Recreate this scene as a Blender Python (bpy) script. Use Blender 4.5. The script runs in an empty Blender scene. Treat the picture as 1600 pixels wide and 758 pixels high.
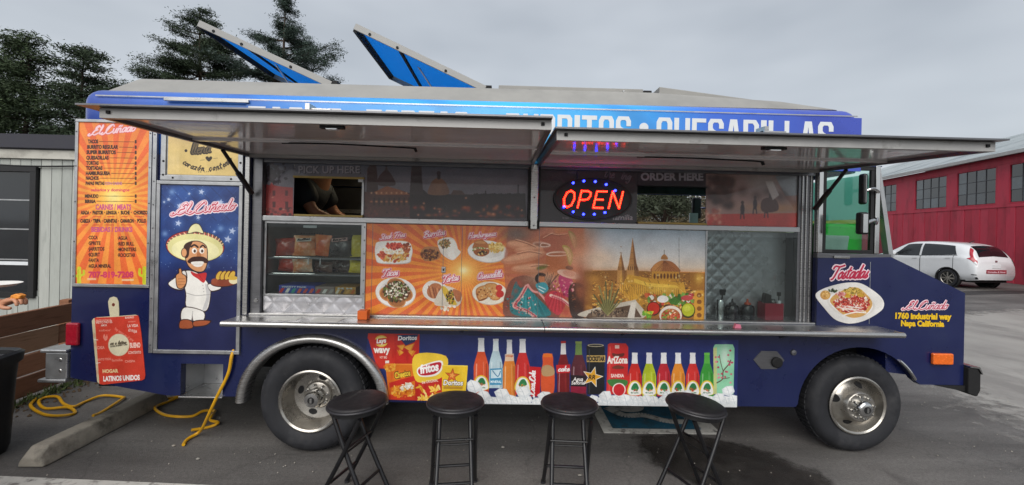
import bpy, bmesh, math, random
import numpy as np
from mathutils import Vector, Matrix

random.seed(7)
RNG = np.random.default_rng(7)
S = bpy.context.scene
COL = S.collection
PI = math.pi

# ------------------------------------------------------------------ camera
cam_d = bpy.data.cameras.new('camera')
cam = bpy.data.objects.new('camera', cam_d)
COL.objects.link(cam)
_yaw, _roll = math.radians(1.15), math.radians(1.25)
_f = Vector((math.sin(_yaw), math.cos(_yaw), 0))
_r = Vector((math.cos(_yaw), -math.sin(_yaw), 0))
_u = Vector((0, 0, 1))
_R = _r * math.cos(_roll) + _u * math.sin(_roll)
_U = _u * math.cos(_roll) - _r * math.sin(_roll)
_m = Matrix((_R, _U, -_f)).transposed().to_4x4()
_m.translation = (0, -3.1, 1.65)
cam.matrix_world = _m
cam_d.sensor_width = 36
cam_d.lens = 36 * 650 / 1600
cam_d.shift_y = -19 / 1600
cam_d.clip_start = 0.05
cam_d.clip_end = 2000
S.camera = cam

# ------------------------------------------------------------------ sky, sun, exposure
SUN_EL, SUN_AZ = math.radians(42), math.radians(194)      # veiled sun behind the photographer
w = bpy.data.worlds.new('World')
S.world = w
w.use_nodes = True
nt = w.node_tree
nt.nodes.clear()
out = nt.nodes.new('ShaderNodeOutputWorld')
bg = nt.nodes.new('ShaderNodeBackground')
sky = nt.nodes.new('ShaderNodeTexSky')
sky.sky_type = 'NISHITA'
sky.sun_disc = False
sky.sun_elevation = SUN_EL
sky.sun_rotation = SUN_AZ
sky.dust_density = 4
tc = nt.nodes.new('ShaderNodeTexCoord')
mp = nt.nodes.new('ShaderNodeMapping')
mp.inputs['Scale'].default_value = (1.2, 1.2, 3.2)
nz = nt.nodes.new('ShaderNodeTexNoise')
nz.inputs['Scale'].default_value = 1.7
nz.inputs['Detail'].default_value = 3
nz.inputs['Roughness'].default_value = 0.5
cr = nt.nodes.new('ShaderNodeValToRGB')               # the cloud layer: pale and darker parts
cr.color_ramp.elements[0].position = 0.3
cr.color_ramp.elements[0].color = (2.55, 2.75, 2.95, 1)
cr.color_ramp.elements[1].position = 0.75
cr.color_ramp.elements[1].color = (3.75, 3.95, 4.12, 1)
sep = nt.nodes.new('ShaderNodeSeparateXYZ')
hr = nt.nodes.new('ShaderNodeValToRGB')               # overcast is paler towards the horizon
hr.color_ramp.elements[0].position = 0.0
hr.color_ramp.elements[0].color = (1.22, 1.21, 1.2, 1)
hr.color_ramp.elements[1].position = 0.55
hr.color_ramp.elements[1].color = (0.8, 0.81, 0.84, 1)
mul = nt.nodes.new('ShaderNodeMixRGB')
mul.blend_type = 'MULTIPLY'
mul.inputs[0].default_value = 1
mix = nt.nodes.new('ShaderNodeMixRGB')
mix.inputs[0].default_value = 0.9
L = nt.links.new
L(tc.outputs['Generated'], mp.inputs[0]); L(mp.outputs[0], nz.inputs['Vector'])
L(nz.outputs[0], cr.inputs[0]); L(tc.outputs['Generated'], sep.inputs[0]); L(sep.outputs[2], hr.inputs[0])
L(cr.outputs[0], mul.inputs[1]); L(hr.outputs[0], mul.inputs[2])
L(sky.outputs[0], mix.inputs[1]); L(mul.outputs[0], mix.inputs[2])
L(mix.outputs[0], bg.inputs[0]); L(bg.outputs[0], out.inputs[0])
bg.inputs[1].default_value = 0.1

sd = bpy.data.lights.new('sun', 'SUN')
sd.energy = 1.5
sd.angle = math.radians(60)
sd.color = (1.0, 0.97, 0.93)
sun = bpy.data.objects.new('sun', sd)
COL.objects.link(sun)
_dir = Vector((math.sin(SUN_AZ) * math.cos(SUN_EL), math.cos(SUN_AZ) * math.cos(SUN_EL), math.sin(SUN_EL)))
sun.rotation_euler = (-_dir).to_track_quat('-Z', 'Y').to_euler()
S.view_settings.view_transform = 'Standard'
S.view_settings.look = 'None'
S.view_settings.exposure = 0.98
S.view_settings.gamma = 1.0
S.cycles.max_bounces = 8
S.cycles.transparent_max_bounces = 12
S.cycles.use_denoising = True
S.cycles.caustics_reflective = False
S.cycles.caustics_refractive = False
S.cycles.sample_clamp_indirect = 4.0

# ------------------------------------------------------------------ materials
def hx(s):
    return np.array([int(s[i:i + 2], 16) / 255 for i in (0, 2, 4)], dtype=np.float32)
def lin(s):
    v = hx(s) if isinstance(s, str) else np.array(s)
    return tuple(float(x / 12.92 if x <= 0.04045 else ((x + 0.055) / 1.055) ** 2.4) for x in v)

def pm(name, col, rough=0.5, metal=0.0, var=0.12, vs=6.0, bump=0.0, bs=60.0, coat=0.0, scale=(1, 1, 1), rvar=0.1, spec=0.5,
       two=None, tpos=(0.45, 0.6), ts=3.0, detail=4):
    """procedural surface: base colour with grain, optional second colour in patches, uneven gloss and fine relief"""
    m = bpy.data.materials.new(name)
    m.use_nodes = True
    n = m.node_tree.nodes
    l = m.node_tree.links.new
    b = n['Principled BSDF']
    b.inputs['Metallic'].default_value = metal
    b.inputs['Coat Weight'].default_value = coat
    b.inputs['Coat Roughness'].default_value = 0.06
    b.inputs['Specular IOR Level'].default_value = spec
    c = lin(col)
    t = n.new('ShaderNodeTexCoord'); mpn = n.new('ShaderNodeMapping')
    mpn.inputs['Scale'].default_value = scale
    l(t.outputs['Object'], mpn.inputs[0])
    no = n.new('ShaderNodeTexNoise')
    no.inputs['Scale'].default_value = vs; no.inputs['Detail'].default_value = detail
    no.inputs['Roughness'].default_value = 0.6
    l(mpn.outputs[0], no.inputs['Vector'])
    r = n.new('ShaderNodeValToRGB')
    r.color_ramp.elements[0].position = 0.3; r.color_ramp.elements[1].position = 0.7
    r.color_ramp.elements[0].color = (*[x * (1 - var) for x in c], 1)
    r.color_ramp.elements[1].color = (*[min(1, x * (1 + var)) for x in c], 1)
    l(no.outputs[0], r.inputs[0])
    colout = r.outputs[0]
    if two is not None:
        n2 = n.new('ShaderNodeTexNoise'); n2.inputs['Scale'].default_value = ts; n2.inputs['Detail'].default_value = 6
        n2.inputs['Roughness'].default_value = 0.65
        l(mpn.outputs[0], n2.inputs['Vector'])
        r2 = n.new('ShaderNodeValToRGB')
        r2.color_ramp.elements[0].position = tpos[0]; r2.color_ramp.elements[1].position = tpos[1]
        r2.color_ramp.elements[0].color = (0, 0, 0, 1); r2.color_ramp.elements[1].color = (1, 1, 1, 1)
        l(n2.outputs[0], r2.inputs[0])
        mx = n.new('ShaderNodeMixRGB'); mx.inputs[2].default_value = (*lin(two), 1)
        l(r2.outputs[0], mx.inputs[0]); l(colout, mx.inputs[1]); colout = mx.outputs[0]
    l(colout, b.inputs['Base Color'])
    if rvar > 0:
        mr = n.new('ShaderNodeMapRange')
        mr.inputs['From Min'].default_value = 0.3; mr.inputs['From Max'].default_value = 0.7
        mr.inputs['To Min'].default_value = max(0.02, rough - rvar); mr.inputs['To Max'].default_value = min(1, rough + rvar)
        l(no.outputs[0], mr.inputs[0]); l(mr.outputs[0], b.inputs['Roughness'])
    else:
        b.inputs['Roughness'].default_value = rough
    if bump > 0:
        nb = n.new('ShaderNodeTexNoise'); nb.inputs['Scale'].default_value = bs; nb.inputs['Detail'].default_value = 3
        l(mpn.outputs[0], nb.inputs['Vector'])
        bp = n.new('ShaderNodeBump'); bp.inputs['Strength'].default_value = bump; bp.inputs['Distance'].default_value = 0.01
        l(nb.outputs[0], bp.inputs['Height']); l(bp.outputs[0], b.inputs['Normal'])
    return m

def emis(name, col, s):
    m = bpy.data.materials.new(name); m.use_nodes = True
    b = m.node_tree.nodes['Principled BSDF']
    b.inputs['Base Color'].default_value = (*lin(col), 1)
    b.inputs['Emission Color'].default_value = (*lin(col), 1)
    b.inputs['Emission Strength'].default_value = s
    return m

def glass(name, tint, ior=1.5, rough=0.01):
    m = bpy.data.materials.new(name); m.use_nodes = True
    n = m.node_tree.nodes; l = m.node_tree.links.new
    n.remove(n['Principled BSDF'])
    o = n['Material Output']
    tr = n.new('ShaderNodeBsdfTransparent'); tr.inputs[0].default_value = (*tint, 1)
    gl = n.new('ShaderNodeBsdfGlossy'); gl.inputs['Roughness'].default_value = rough
    fr = n.new('ShaderNodeFresnel'); fr.inputs[0].default_value = ior
    mx = n.new('ShaderNodeMixShader')
    ge = n.new('ShaderNodeNewGeometry'); mr = n.new('ShaderNodeMapRange')          # same share of reflection from either side of the sheet
    mr.inputs['To Min'].default_value = ior; mr.inputs['To Max'].default_value = 1 / ior
    l(ge.outputs['Backfacing'], mr.inputs[0]); l(mr.outputs[0], fr.inputs[0])
    l(fr.outputs[0], mx.inputs[0]); l(tr.outputs[0], mx.inputs[1]); l(gl.outputs[0], mx.inputs[2]); l(mx.outputs[0], o.inputs[0])
    return m

def print_mat(name, img, rough=0.35, coat=0.25, crough=0.1, tint=1.0):
    """printed vinyl: the flat print, with slight grime and a clear skin"""
    m = bpy.data.materials.new(name); m.use_nodes = True
    n = m.node_tree.nodes; l = m.node_tree.links.new
    b = n['Principled BSDF']
    t = n.new('ShaderNodeTexImage'); t.image = img; t.extension = 'EXTEND'
    tcn = n.new('ShaderNodeTexCoord')
    no = n.new('ShaderNodeTexNoise'); no.inputs['Scale'].default_value = 7; no.inputs['Detail'].default_value = 6
    l(tcn.outputs['Object'], no.inputs['Vector'])
    mr = n.new('ShaderNodeMapRange'); mr.inputs['To Min'].default_value = 0.80 * tint; mr.inputs['To Max'].default_value = 1.02 * tint
    mr.inputs['From Min'].default_value = 0.3; mr.inputs['From Max'].default_value = 0.6
    l(no.outputs[0], mr.inputs[0])
    mx = n.new('ShaderNodeMixRGB'); mx.blend_type = 'MULTIPLY'; mx.inputs[0].default_value = 1
    l(t.outputs[0], mx.inputs[1]); l(mr.outputs[0], mx.inputs[2]); l(mx.outputs[0], b.inputs['Base Color'])
    rr_ = n.new('ShaderNodeMapRange'); rr_.inputs['To Min'].default_value = rough - .1; rr_.inputs['To Max'].default_value = rough + .18; l(no.outputs[0], rr_.inputs[0]); l(rr_.outputs[0], b.inputs['Roughness'])
    nb = n.new('ShaderNodeTexNoise'); nb.inputs['Scale'].default_value = 4; l(tcn.outputs['Object'], nb.inputs['Vector'])
    bp = n.new('ShaderNodeBump'); bp.inputs['Strength'].default_value = .15; bp.inputs['Distance'].default_value = .01; l(nb.outputs[0], bp.inputs['Height']); l(bp.outputs[0], b.inputs['Normal'])
    b.inputs['Coat Weight'].default_value = coat
    b.inputs['Coat Roughness'].default_value = crough
    return m

# ------------------------------------------------------------------ mesh helpers
class MB:
    def __init__(s): s.v, s.f, s.mi = [], [], []
    def add(s, vs, fs, mi=0):
        o = len(s.v)
        s.v += [tuple(p) for p in vs]
        for f in fs:
            s.f.append(tuple(i + o for i in f)); s.mi.append(mi)
    def box(s, x0, x1, y0, y1, z0, z1, mi=0):
        s.add([(x0, y0, z0), (x1, y0, z0), (x1, y1, z0), (x0, y1, z0), (x0, y0, z1), (x1, y0, z1), (x1, y1, z1), (x0, y1, z1)],
              [(0, 3, 2, 1), (4, 5, 6, 7), (0, 1, 5, 4), (1, 2, 6, 5), (2, 3, 7, 6), (3, 0, 4, 7)], mi)
        return s
    def tube(s, pts, r, n=8, closed=False, caps=True, mi=0):
        P = [Vector(p) for p in pts]; k = len(P)
        rs = r if isinstance(r, (list, tuple)) else [r] * k
        rings = []; up = None
        for i in range(k):
            if closed: t = P[(i + 1) % k] - P[i - 1]
            else: t = P[min(i + 1, k - 1)] - P[max(i - 1, 0)]
            t.normalize()
            if up is None:
                up = Vector((0, 0, 1)) if abs(t.z) < 0.9 else Vector((1, 0, 0))
            a = t.cross(up)
            if a.length < 1e-4: a = t.orthogonal()
            a.normalize(); up = a.cross(t).normalized()
            rings.append([P[i] + (a * math.cos(2 * PI * j / n) + up * math.sin(2 * PI * j / n)) * rs[i] for j in range(n)])
        vs = [p for ring in rings for p in ring]; fs = []
        for i in range(k if closed else k - 1):
            i2 = (i + 1) % k
            for j in range(n):
                j2 = (j + 1) % n
                fs.append((i * n + j, i * n + j2, i2 * n + j2, i2 * n + j))
        if caps and not closed:
            fs.append(tuple(range(n - 1, -1, -1))); fs.append(tuple((k - 1) * n + j for j in range(n)))
        s.add(vs, fs, mi); return s
    def lathe(s, prof, o=(0, 0, 0), axis='y', n=32, mi=0, caps=False):
        """prof: list of (radius, height along axis)"""
        vs, fs = [], []
        for r, h in prof:
            for j in range(n):
                a = 2 * PI * j / n; c, d = r * math.cos(a), r * math.sin(a)
                p = {'y': (c, h, d), 'z': (c, d, h), 'x': (h, c, d)}[axis]
                vs.append((p[0] + o[0], p[1] + o[1], p[2] + o[2]))
        k = len(prof)
        for i in range(k - 1):
            for j in range(n):
                j2 = (j + 1) % n
                fs.append((i * n + j, i * n + j2, (i + 1) * n + j2, (i + 1) * n + j))
        if caps:
            fs.append(tuple(range(n))); fs.append(tuple((k - 1) * n + j for j in range(n)))
        s.add(vs, fs, mi); return s
    def prism(s, poly, y0, y1, mi=0, plane='xz'):
        """closed outline extruded; concave outlines are triangulated on build"""
        n = len(poly)
        def P(a, b, h): return {'xz': (a, h, b), 'xy': (a, b, h), 'yz': (h, a, b)}[plane]
        s.add([P(a, b, y0) for a, b in poly] + [P(a, b, y1) for a, b in poly],
              [tuple(range(n)), tuple(range(2 * n - 1, n - 1, -1))] + [(i, i + n, (i + 1) % n + n, (i + 1) % n) for i in range(n)], mi)
        return s
    def build(s, name, mats, parent=None, smooth=False, bevel=0.0, seg=2, angle=35, loc=None):
        me = bpy.data.meshes.new(name)
        me.from_pydata(s.v, [], s.f)
        mats = mats if isinstance(mats, (list, tuple)) else [mats]
        for m in mats: me.materials.append(m)
        if len(mats) > 1: me.polygons.foreach_set('material_index', s.mi)
        bm = bmesh.new(); bm.from_mesh(me)
        ng = [f for f in bm.faces if len(f.verts) > 6]
        if ng: bmesh.ops.triangulate(bm, faces=ng, ngon_method='EAR_CLIP')
        bmesh.ops.recalc_face_normals(bm, faces=bm.faces)
        if smooth:
            ca = math.radians(angle)
            for e in bm.edges:
                e.smooth = not (len(e.link_faces) == 2 and e.calc_face_angle(0) > ca)
        bm.to_mesh(me); bm.free()
        if smooth: me.polygons.foreach_set('use_smooth', [True] * len(me.polygons))
        o = bpy.data.objects.new(name, me); COL.objects.link(o)
        if parent is not None: o.parent = parent
        if loc: o.location = loc
        if bevel > 0:
            b = o.modifiers.new('bevel', 'BEVEL'); b.width = bevel; b.segments = seg; b.limit_method = 'ANGLE'; b.angle_limit = math.radians(40)
            if not smooth: me.polygons.foreach_set('use_smooth', [True] * len(me.polygons)); b.harden_normals = True
        return o

def box(name, b, m, parent=None, bevel=0.0):
    return MB().box(*b).build(name, m, parent, bevel=bevel)

def tag(o, label=None, cat=None, group=None, kind=None):
    for k, v in (('label', label), ('category', cat), ('group', group), ('kind', kind)):
        if v: o[k] = v
    return o

def empty(name, loc=(0, 0, 0), rz=0.0):
    o = bpy.data.objects.new(name, None); o.empty_display_size = 0.1
    o.location = loc; o.rotation_euler = (0, 0, rz); COL.objects.link(o)
    return o

def copy_tree(o, parent=None):
    c = o.copy(); COL.objects.link(c)
    if parent is not None: c.parent = parent
    for ch in list(o.children): copy_tree(ch, c)
    return c

def spline(pts, n=6, closed=False):
    P = [Vector(p) for p in pts]; k = len(P); r = []
    for i in range(k if closed else k - 1):
        a = P[(i - 1) % k] if closed or i > 0 else P[0]
        b, c = P[i], P[(i + 1) % k]
        d = P[(i + 2) % k] if closed or i + 2 < k else P[-1]
        for j in range(n):
            t = j / n
            r.append(0.5 * ((2 * b) + (c - a) * t + (2 * a - 5 * b + 4 * c - d) * t * t + (3 * b - a - 3 * c + d) * t ** 3))
    if not closed: r.append(P[-1])
    return r

def skin_mesh(vs, es, rs, root=0, sub=2):
    me = bpy.data.meshes.new('tmp'); me.from_pydata(vs, es, [])
    o = bpy.data.objects.new('tmp', me); COL.objects.link(o)
    sk = o.modifiers.new('skin', 'SKIN'); sk.use_smooth_shade = True
    for i, r in enumerate(rs):
        d = me.skin_vertices[0].data[i]
        d.radius = (r, r) if not isinstance(r, tuple) else r
        d.use_root = (i == root)
    sb = o.modifiers.new('sub', 'SUBSURF'); sb.levels = sub; sb.render_levels = sub
    dg = bpy.context.evaluated_depsgraph_get(); dg.update()
    res = bpy.data.meshes.new_from_object(o.evaluated_get(dg))
    bpy.data.objects.remove(o)
    res.polygons.foreach_set('use_smooth', [True] * len(res.polygons))
    return res

def mesh_obj(name, me, m, parent=None):
    me.materials.clear(); me.materials.append(m); me.name = name
    o = bpy.data.objects.new(name, me); COL.objects.link(o)
    if parent is not None: o.parent = parent
    return o

# ------------------------------------------------------------------ lettering
_tri_cache = {}
def text_tris(s, bold=0.0, shear=0.0):
    """triangles of a line of type, cap height about 1, plus its width"""
    key = (s, bold, shear)
    if key in _tri_cache: return _tri_cache[key]
    cu = bpy.data.curves.new('t', 'FONT'); cu.body = s; cu.size = 1; cu.offset = bold; cu.shear = shear; cu.resolution_u = 3
    o = bpy.data.objects.new('t', cu); COL.objects.link(o)
    dg = bpy.context.evaluated_depsgraph_get(); dg.update()
    me = bpy.data.meshes.new_from_object(o.evaluated_get(dg))
    me.calc_loop_triangles()
    v = np.array([x.co[:2] for x in me.vertices], dtype=np.float64).reshape(-1, 2) / 0.72
    t = np.array([x.vertices[:] for x in me.loop_triangles], dtype=int).reshape(-1, 3)
    bpy.data.objects.remove(o); bpy.data.meshes.remove(me); bpy.data.curves.remove(cu)
    x0 = v[:, 0].min() if len(v) else 0
    if len(v): v[:, 0] -= x0
    wd = v[:, 0].max() if len(v) else 0
    _tri_cache[key] = (v, t, wd)
    return _tri_cache[key]

def text_mesh(name, s, x, z, h, width, y, m, parent, bold=0.04, shear=0.0, th=0.0015):
    """cut vinyl lettering standing th proud of a wall that faces -y"""
    v, t, wd = text_tris(s, bold, shear)
    k = width / wd
    mb = MB(); n = len(v)
    mb.add([(x + a * k, y, z + b * h) for a, b in v], [tuple(q) for q in t])
    me = bpy.data.meshes.new(name); me.from_pydata(mb.v, [], mb.f); me.materials.append(m)
    o = bpy.data.objects.new(name, me); COL.objects.link(o); o.parent = parent
    so = o.modifiers.new('thick', 'SOLIDIFY'); so.thickness = th; so.offset = 0
    return o
# ------------------------------------------------------------------ flat prints (drawn here, point by point, onto the panels that carry them)
AFF = {'food': (-3.8699, 0.00487398, 0.000106354, 3.32535, 9.66948e-05, -0.0048674),
       'snack': (-3.76012, 0.00472825, 0.000103171, 3.29763, 7.17537e-05, -0.00474883),
       'drink': (-3.82673, 0.00481341, 0.000105031, 3.32196, 7.21541e-05, -0.00479142),
       'menu': (-3.70204, 0.00459198, 0.000100198, 3.25205, 0.000106203, -0.00467912),
       'door': (-3.71164, 0.00462997, 0.000101027, 3.26261, 9.26394e-05, -0.00469874),
       'yellow': (-3.71178, 0.00463027, 0.000101033, 3.25439, 0.000118387, -0.00469833),
       'board': (-3.70286, 0.00459563, 0.000100277, 3.25865, 7.6128e-05, -0.00468164),
       'plate': (-3.964, 0.00493072, 0.000107589, 3.32843, 9.27194e-05, -0.00484901),
       'filmL': (-3.84089, 0.00483057, 0.000105406, 3.30833, 0.000114706, -0.00485676),
       'filmR': (-3.95214, 0.00496227, 0.000108279, 3.32648, 0.000116684, -0.00492251)}

GLYPH = {  # single-stroke brush script
 'E': (1.35, [[(-.5, .35), (-.75, .1), (-.5, -.1), (0, .2), (.6, 1.3), (1.1, 1.95)], [(1.3, 1.6), (1.05, 2), (.55, 1.75), (.5, 1.25), (.95, 1.08), (.35, .85), (.1, .35), (.55, 0), (1.25, .35)]]),
 'C': (1.45, [[(-.5, .35), (-.8, .1), (-.5, -.1), (0, .2), (.6, 1.3), (1.0, 1.9)], [(1.45, 1.55), (1.15, 2), (.5, 1.7), (.12, .9), (.35, .1), (.95, 0), (1.5, .4)]]),
 'T': (1.2, [[(-.2, 1.5), (0, 1.9), (.9, 1.8), (1.7, 2.0)], [(.85, 1.8), (.65, .9), (.45, .1), (.1, -.1)]]),
 'B': (1.35, [[(.45, 1.9), (.3, 0)], [(0, 1.6), (.7, 2), (1.2, 1.6), (.5, 1.05), (1.25, .85), (1.1, .15), (.4, 0), (.1, .25)]]),
 'H': (1.5, [[(.1, 1.6), (.35, 1.9), (.2, 0)], [(1.25, 2), (1.05, .1), (1.4, .15)], [(0, .9), (1.25, 1.1)]]),
 'Q': (1.5, [[(1, 1.9), (.35, 1.75), (.1, .8), (.5, 0), (1.1, .3), (1.3, 1.2), (1, 1.9)], [(.6, .45), (1.0, .1), (1.6, -.15)]]),
 'S': (1.1, [[(1.15, 1.65), (.8, 2), (.4, 1.65), (.9, 1.0), (.95, .35), (.5, 0), (0, .35)]]),
 'F': (1.2, [[(-.1, 1.6), (.2, 1.95), (1.5, 1.95)], [(.75, 1.9), (.5, .5), (.2, 0)], [(.3, 1.0), (1.0, 1.05)]]),
 'a': (.95, [[(.8, .85), (.45, 1), (.1, .5), (.3, 0), (.65, .3), (.85, 1), (.75, .15), (1.05, .1)]]),
 'b': (.9, [[(.3, 2), (.15, .2), (.5, 0), (.8, .5), (.5, .95), (.2, .6)]]),
 'c': (.8, [[(.75, .8), (.45, 1), (.12, .5), (.35, 0), (.9, .3)]]),
 'd': (1., [[(.75, .85), (.4, 1), (.1, .5), (.3, 0), (.65, .3), (1.0, 2), (.8, .15), (1.1, .1)]]),
 'e': (.8, [[(.15, .5), (.7, .7), (.45, 1), (.12, .5), (.35, 0), (.85, .25)]]),
 'g': (.9, [[(.75, .85), (.4, 1), (.1, .5), (.4, .1), (.8, .9), (.7, -.6), (.3, -.8), (.1, -.5)]]),
 'h': (.95, [[(.35, 2), (.1, 0)], [(.15, .5), (.5, 1), (.7, .8), (.65, .1), (1, .1)]]),
 'i': (.5, [[(.25, 1), (.2, .15), (.5, .1)], [(.33, 1.45), (.36, 1.5)]]),
 'k': (.9, [[(.35, 2), (.1, 0)], [(.75, 1), (.2, .5), (.8, .05)]]),
 'l': (.5, [[(.1, .4), (.5, 1.6), (.35, 2), (.15, .3), (.5, .1)]]),
 'm': (1.3, [[(.15, 1), (.1, 0)], [(.12, .5), (.45, 1), (.55, .1)], [(.6, .5), (.95, 1), (1, .1), (1.3, .1)]]),
 'n': (.95, [[(.15, 1), (.1, 0)], [(.12, .5), (.5, 1), (.68, .8), (.65, .1), (1, .1)]]),
 'o': (.85, [[(.5, 1), (.12, .6), (.3, 0), (.7, .3), (.65, .9), (.5, 1), (.9, .8)]]),
 'p': (.9, [[(.2, 1), (.05, -.8)], [(.15, .5), (.5, 1), (.8, .6), (.5, 0), (.2, .2)]]),
 'r': (.7, [[(.15, 1), (.15, 0)], [(.15, .5), (.4, .95), (.7, .9)]]),
 's': (.7, [[(.1, .1), (.5, 1), (.35, .6), (.65, .25), (.35, 0), (.05, .15)]]),
 't': (.65, [[(.4, 1.7), (.2, .2), (.6, .1)], [(.0, 1.1), (.7, 1.2)]]),
 'u': (.95, [[(.15, 1), (.15, .2), (.45, 0), (.75, .9)], [(.78, 1), (.72, .15), (1, .1)]]),
 'z': (.8, [[(.1, .9), (.4, 1), (.75, .9), (.15, .05), (.5, .15), (.8, 0)]]),
 '~': (0, []), ' ': (.8, [])}
GLYPH['ñ'] = (.95, GLYPH['n'][1] + [[(.15, 1.35), (.35, 1.55), (.55, 1.35), (.75, 1.55)]])
GLYPH['ó'] = (.85, GLYPH['o'][1] + [[(.45, 1.3), (.65, 1.65)]])

class Cv:
    SS = 2
    def __init__(s, key, rect, bg, ppm=420):
        s.k = np.array(AFF[key]); s.rect = rect; x0, x1, z0, z1 = rect
        s.ppm = ppm * s.SS
        s.w = int((x1 - x0) * ppm) * s.SS; s.h = int((z1 - z0) * ppm) * s.SS
        s.a = np.empty((s.h, s.w, 3), np.float32); s.a[:] = hx(bg) if isinstance(bg, str) else bg
        s.view(0, 0, 1)
        s.rng = np.random.default_rng(len(key) * 77)
        s.clip = None
    def view(s, ox, oy, sc): s.ox, s.oy, s.sc = ox, oy, sc; s.unit = 1 / sc * abs(s.k[5]) * s.ppm; return s
    def T(s, pts):
        p = np.asarray(pts, dtype=np.float64).reshape(-1, 2)
        px = s.ox + p[:, 0] / s.sc; py = s.oy + p[:, 1] / s.sc
        X = s.k[0] + s.k[1] * px + s.k[2] * py; Z = s.k[3] + s.k[4] * px + s.k[5] * py
        return np.stack([(X - s.rect[0]) * s.ppm, (s.rect[3] - Z) * s.ppm], 1)
    def mask(s, q):
        x0 = max(0, int(q[:, 0].min())); x1 = min(s.w, int(q[:, 0].max()) + 2)
        y0 = max(0, int(q[:, 1].min())); y1 = min(s.h, int(q[:, 1].max()) + 2)
        if x1 <= x0 or y1 <= y0: return None
        X = np.arange(x0, x1) + 0.5; Y = np.arange(y0, y1) + 0.5
        m = np.zeros((y1 - y0, x1 - x0), bool)
        n = len(q)
        for i in range(n):
            ax, ay = q[i]; bx, by = q[(i + 1) % n]
            if ay == by: continue
            c = (ay > Y) != (by > Y)
            if not c.any(): continue
            xi = ax + (Y[c] - ay) * (bx - ax) / (by - ay)
            m[c] ^= X[None, :] < xi[:, None]
        return x0, x1, y0, y1, m
    def raw(s, q, col, al=1.0):
        r = s.mask(q)
        if r is None: return
        x0, x1, y0, y1, m = r
        v = s.a[y0:y1, x0:x1]
        c = hx(col) if isinstance(col, str) else np.asarray(col, np.float32)
        v[m] = v[m] * (1 - al) + c * al
    def poly(s, pts, col, al=1.0): s.raw(s.T(pts), col, al)
    def curve(s, pts, col, al=1.0, n=5):
        s.poly([(p.x, p.y) for p in spline([(a, b, 0) for a, b in pts], n, True)], col, al)
    def ell(s, cx, cy, rx, ry, col, rot=0.0, al=1.0, n=28):
        t = np.linspace(0, 2 * PI, n, endpoint=False); c, d = math.cos(rot), math.sin(rot)
        x, y = rx * np.cos(t), ry * np.sin(t)
        s.poly(np.stack([cx + x * c - y * d, cy + x * d + y * c], 1), col, al)
    def line(s, pts, wd, col, al=1.0, sm=0, w2=None):
        if sm: pts = [(p.x, p.y) for p in spline([(a, b, 0) for a, b in pts], sm)]
        q = s.T(pts); r = wd * s.unit / 2
        t = np.linspace(0, 2 * PI, 8, endpoint=False)
        n = len(q)
        for i in range(n - 1):
            d = q[i + 1] - q[i]; l = np.hypot(*d)
            if l < 1e-6: continue
            a = math.atan2(d[1], d[0]); h = np.linspace(-PI / 2, PI / 2, 5)
            ra = r if w2 is None else r + (w2 * s.unit / 2 - r) * i / max(1, n - 1)
            e = np.stack([q[i + 1][0] + ra * np.cos(a + h), q[i + 1][1] + ra * np.sin(a + h)], 1)
            b = np.stack([q[i][0] + ra * np.cos(a + PI + h), q[i][1] + ra * np.sin(a + PI + h)], 1)
            s.raw(np.concatenate([e, b]), col, al)
    def soft(s, cx, cy, rx, ry, col, al=1.0):
        q = s.T([(cx - 2.2 * rx, cy - 2.2 * ry), (cx + 2.2 * rx, cy + 2.2 * ry)]); c0 = s.T([(cx, cy)])[0]
        x0, x1 = max(0, int(q[:, 0].min())), min(s.w, int(q[:, 0].max())); y0, y1 = max(0, int(q[:, 1].min())), min(s.h, int(q[:, 1].max()))
        if x1 <= x0 or y1 <= y0: return
        X = (np.arange(x0, x1) - c0[0]) / (rx * s.unit); Y = (np.arange(y0, y1) - c0[1]) / (ry * s.unit)
        g = (np.exp(-1.2 * (X[None, :] ** 2 + Y[:, None] ** 2)) * al)[..., None].astype(np.float32)
        v = s.a[y0:y1, x0:x1]; v[:] = v * (1 - g) + (hx(col) if isinstance(col, str) else col) * g
    def rays(s, cx, cy, n, ca, cb, tw=0.0):
        c = s.T([(cx, cy)])[0]
        X = np.arange(s.w) - c[0]; Y = np.arange(s.h) - c[1]
        an = np.arctan2(Y[:, None], X[None, :]); m = (np.floor((an + PI) / (2 * PI) * 2 * n + tw).astype(int) % 2).astype(bool)
        s.a[m] = hx(ca); s.a[~m] = hx(cb)
    def splat(s, cx, cy, rx, ry, n, cols, sz, jit=0.08, al=1.0):
        for _ in range(n):
            a, r = s.rng.uniform(0, 2 * PI), math.sqrt(s.rng.uniform(0, 1))
            c = hx(cols[s.rng.integers(len(cols))]) + s.rng.uniform(-jit, jit)
            k = s.rng.uniform(.5, 1.2) * sz
            s.ell(cx + rx * r * math.cos(a), cy + ry * r * math.sin(a), k, k * s.rng.uniform(.35, .9), np.clip(c, 0, 1), s.rng.uniform(0, PI), al, 9)
    def text(s, t, x, y, h, col, width=None, bold=.03, shear=0.0, rot=0.0, al=1.0, center=False, dy=None):
        v, tr, wd = text_tris(t, bold, shear)
        if not len(tr): return
        k = (width / wd) if width else h * .8
        W = wd * k
        p = np.stack([v[:, 0] * k - (W / 2 if center else 0), -v[:, 1] * h], 1)
        c, d = math.cos(rot), math.sin(rot)
        p = np.stack([x + p[:, 0] * c - p[:, 1] * d, y + p[:, 0] * d + p[:, 1] * c], 1)
        if dy is not None: p[:, 1] += dy(p[:, 0])
        q = s.T(p)
        for a in tr: s.raw(q[a], col, al)
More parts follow.
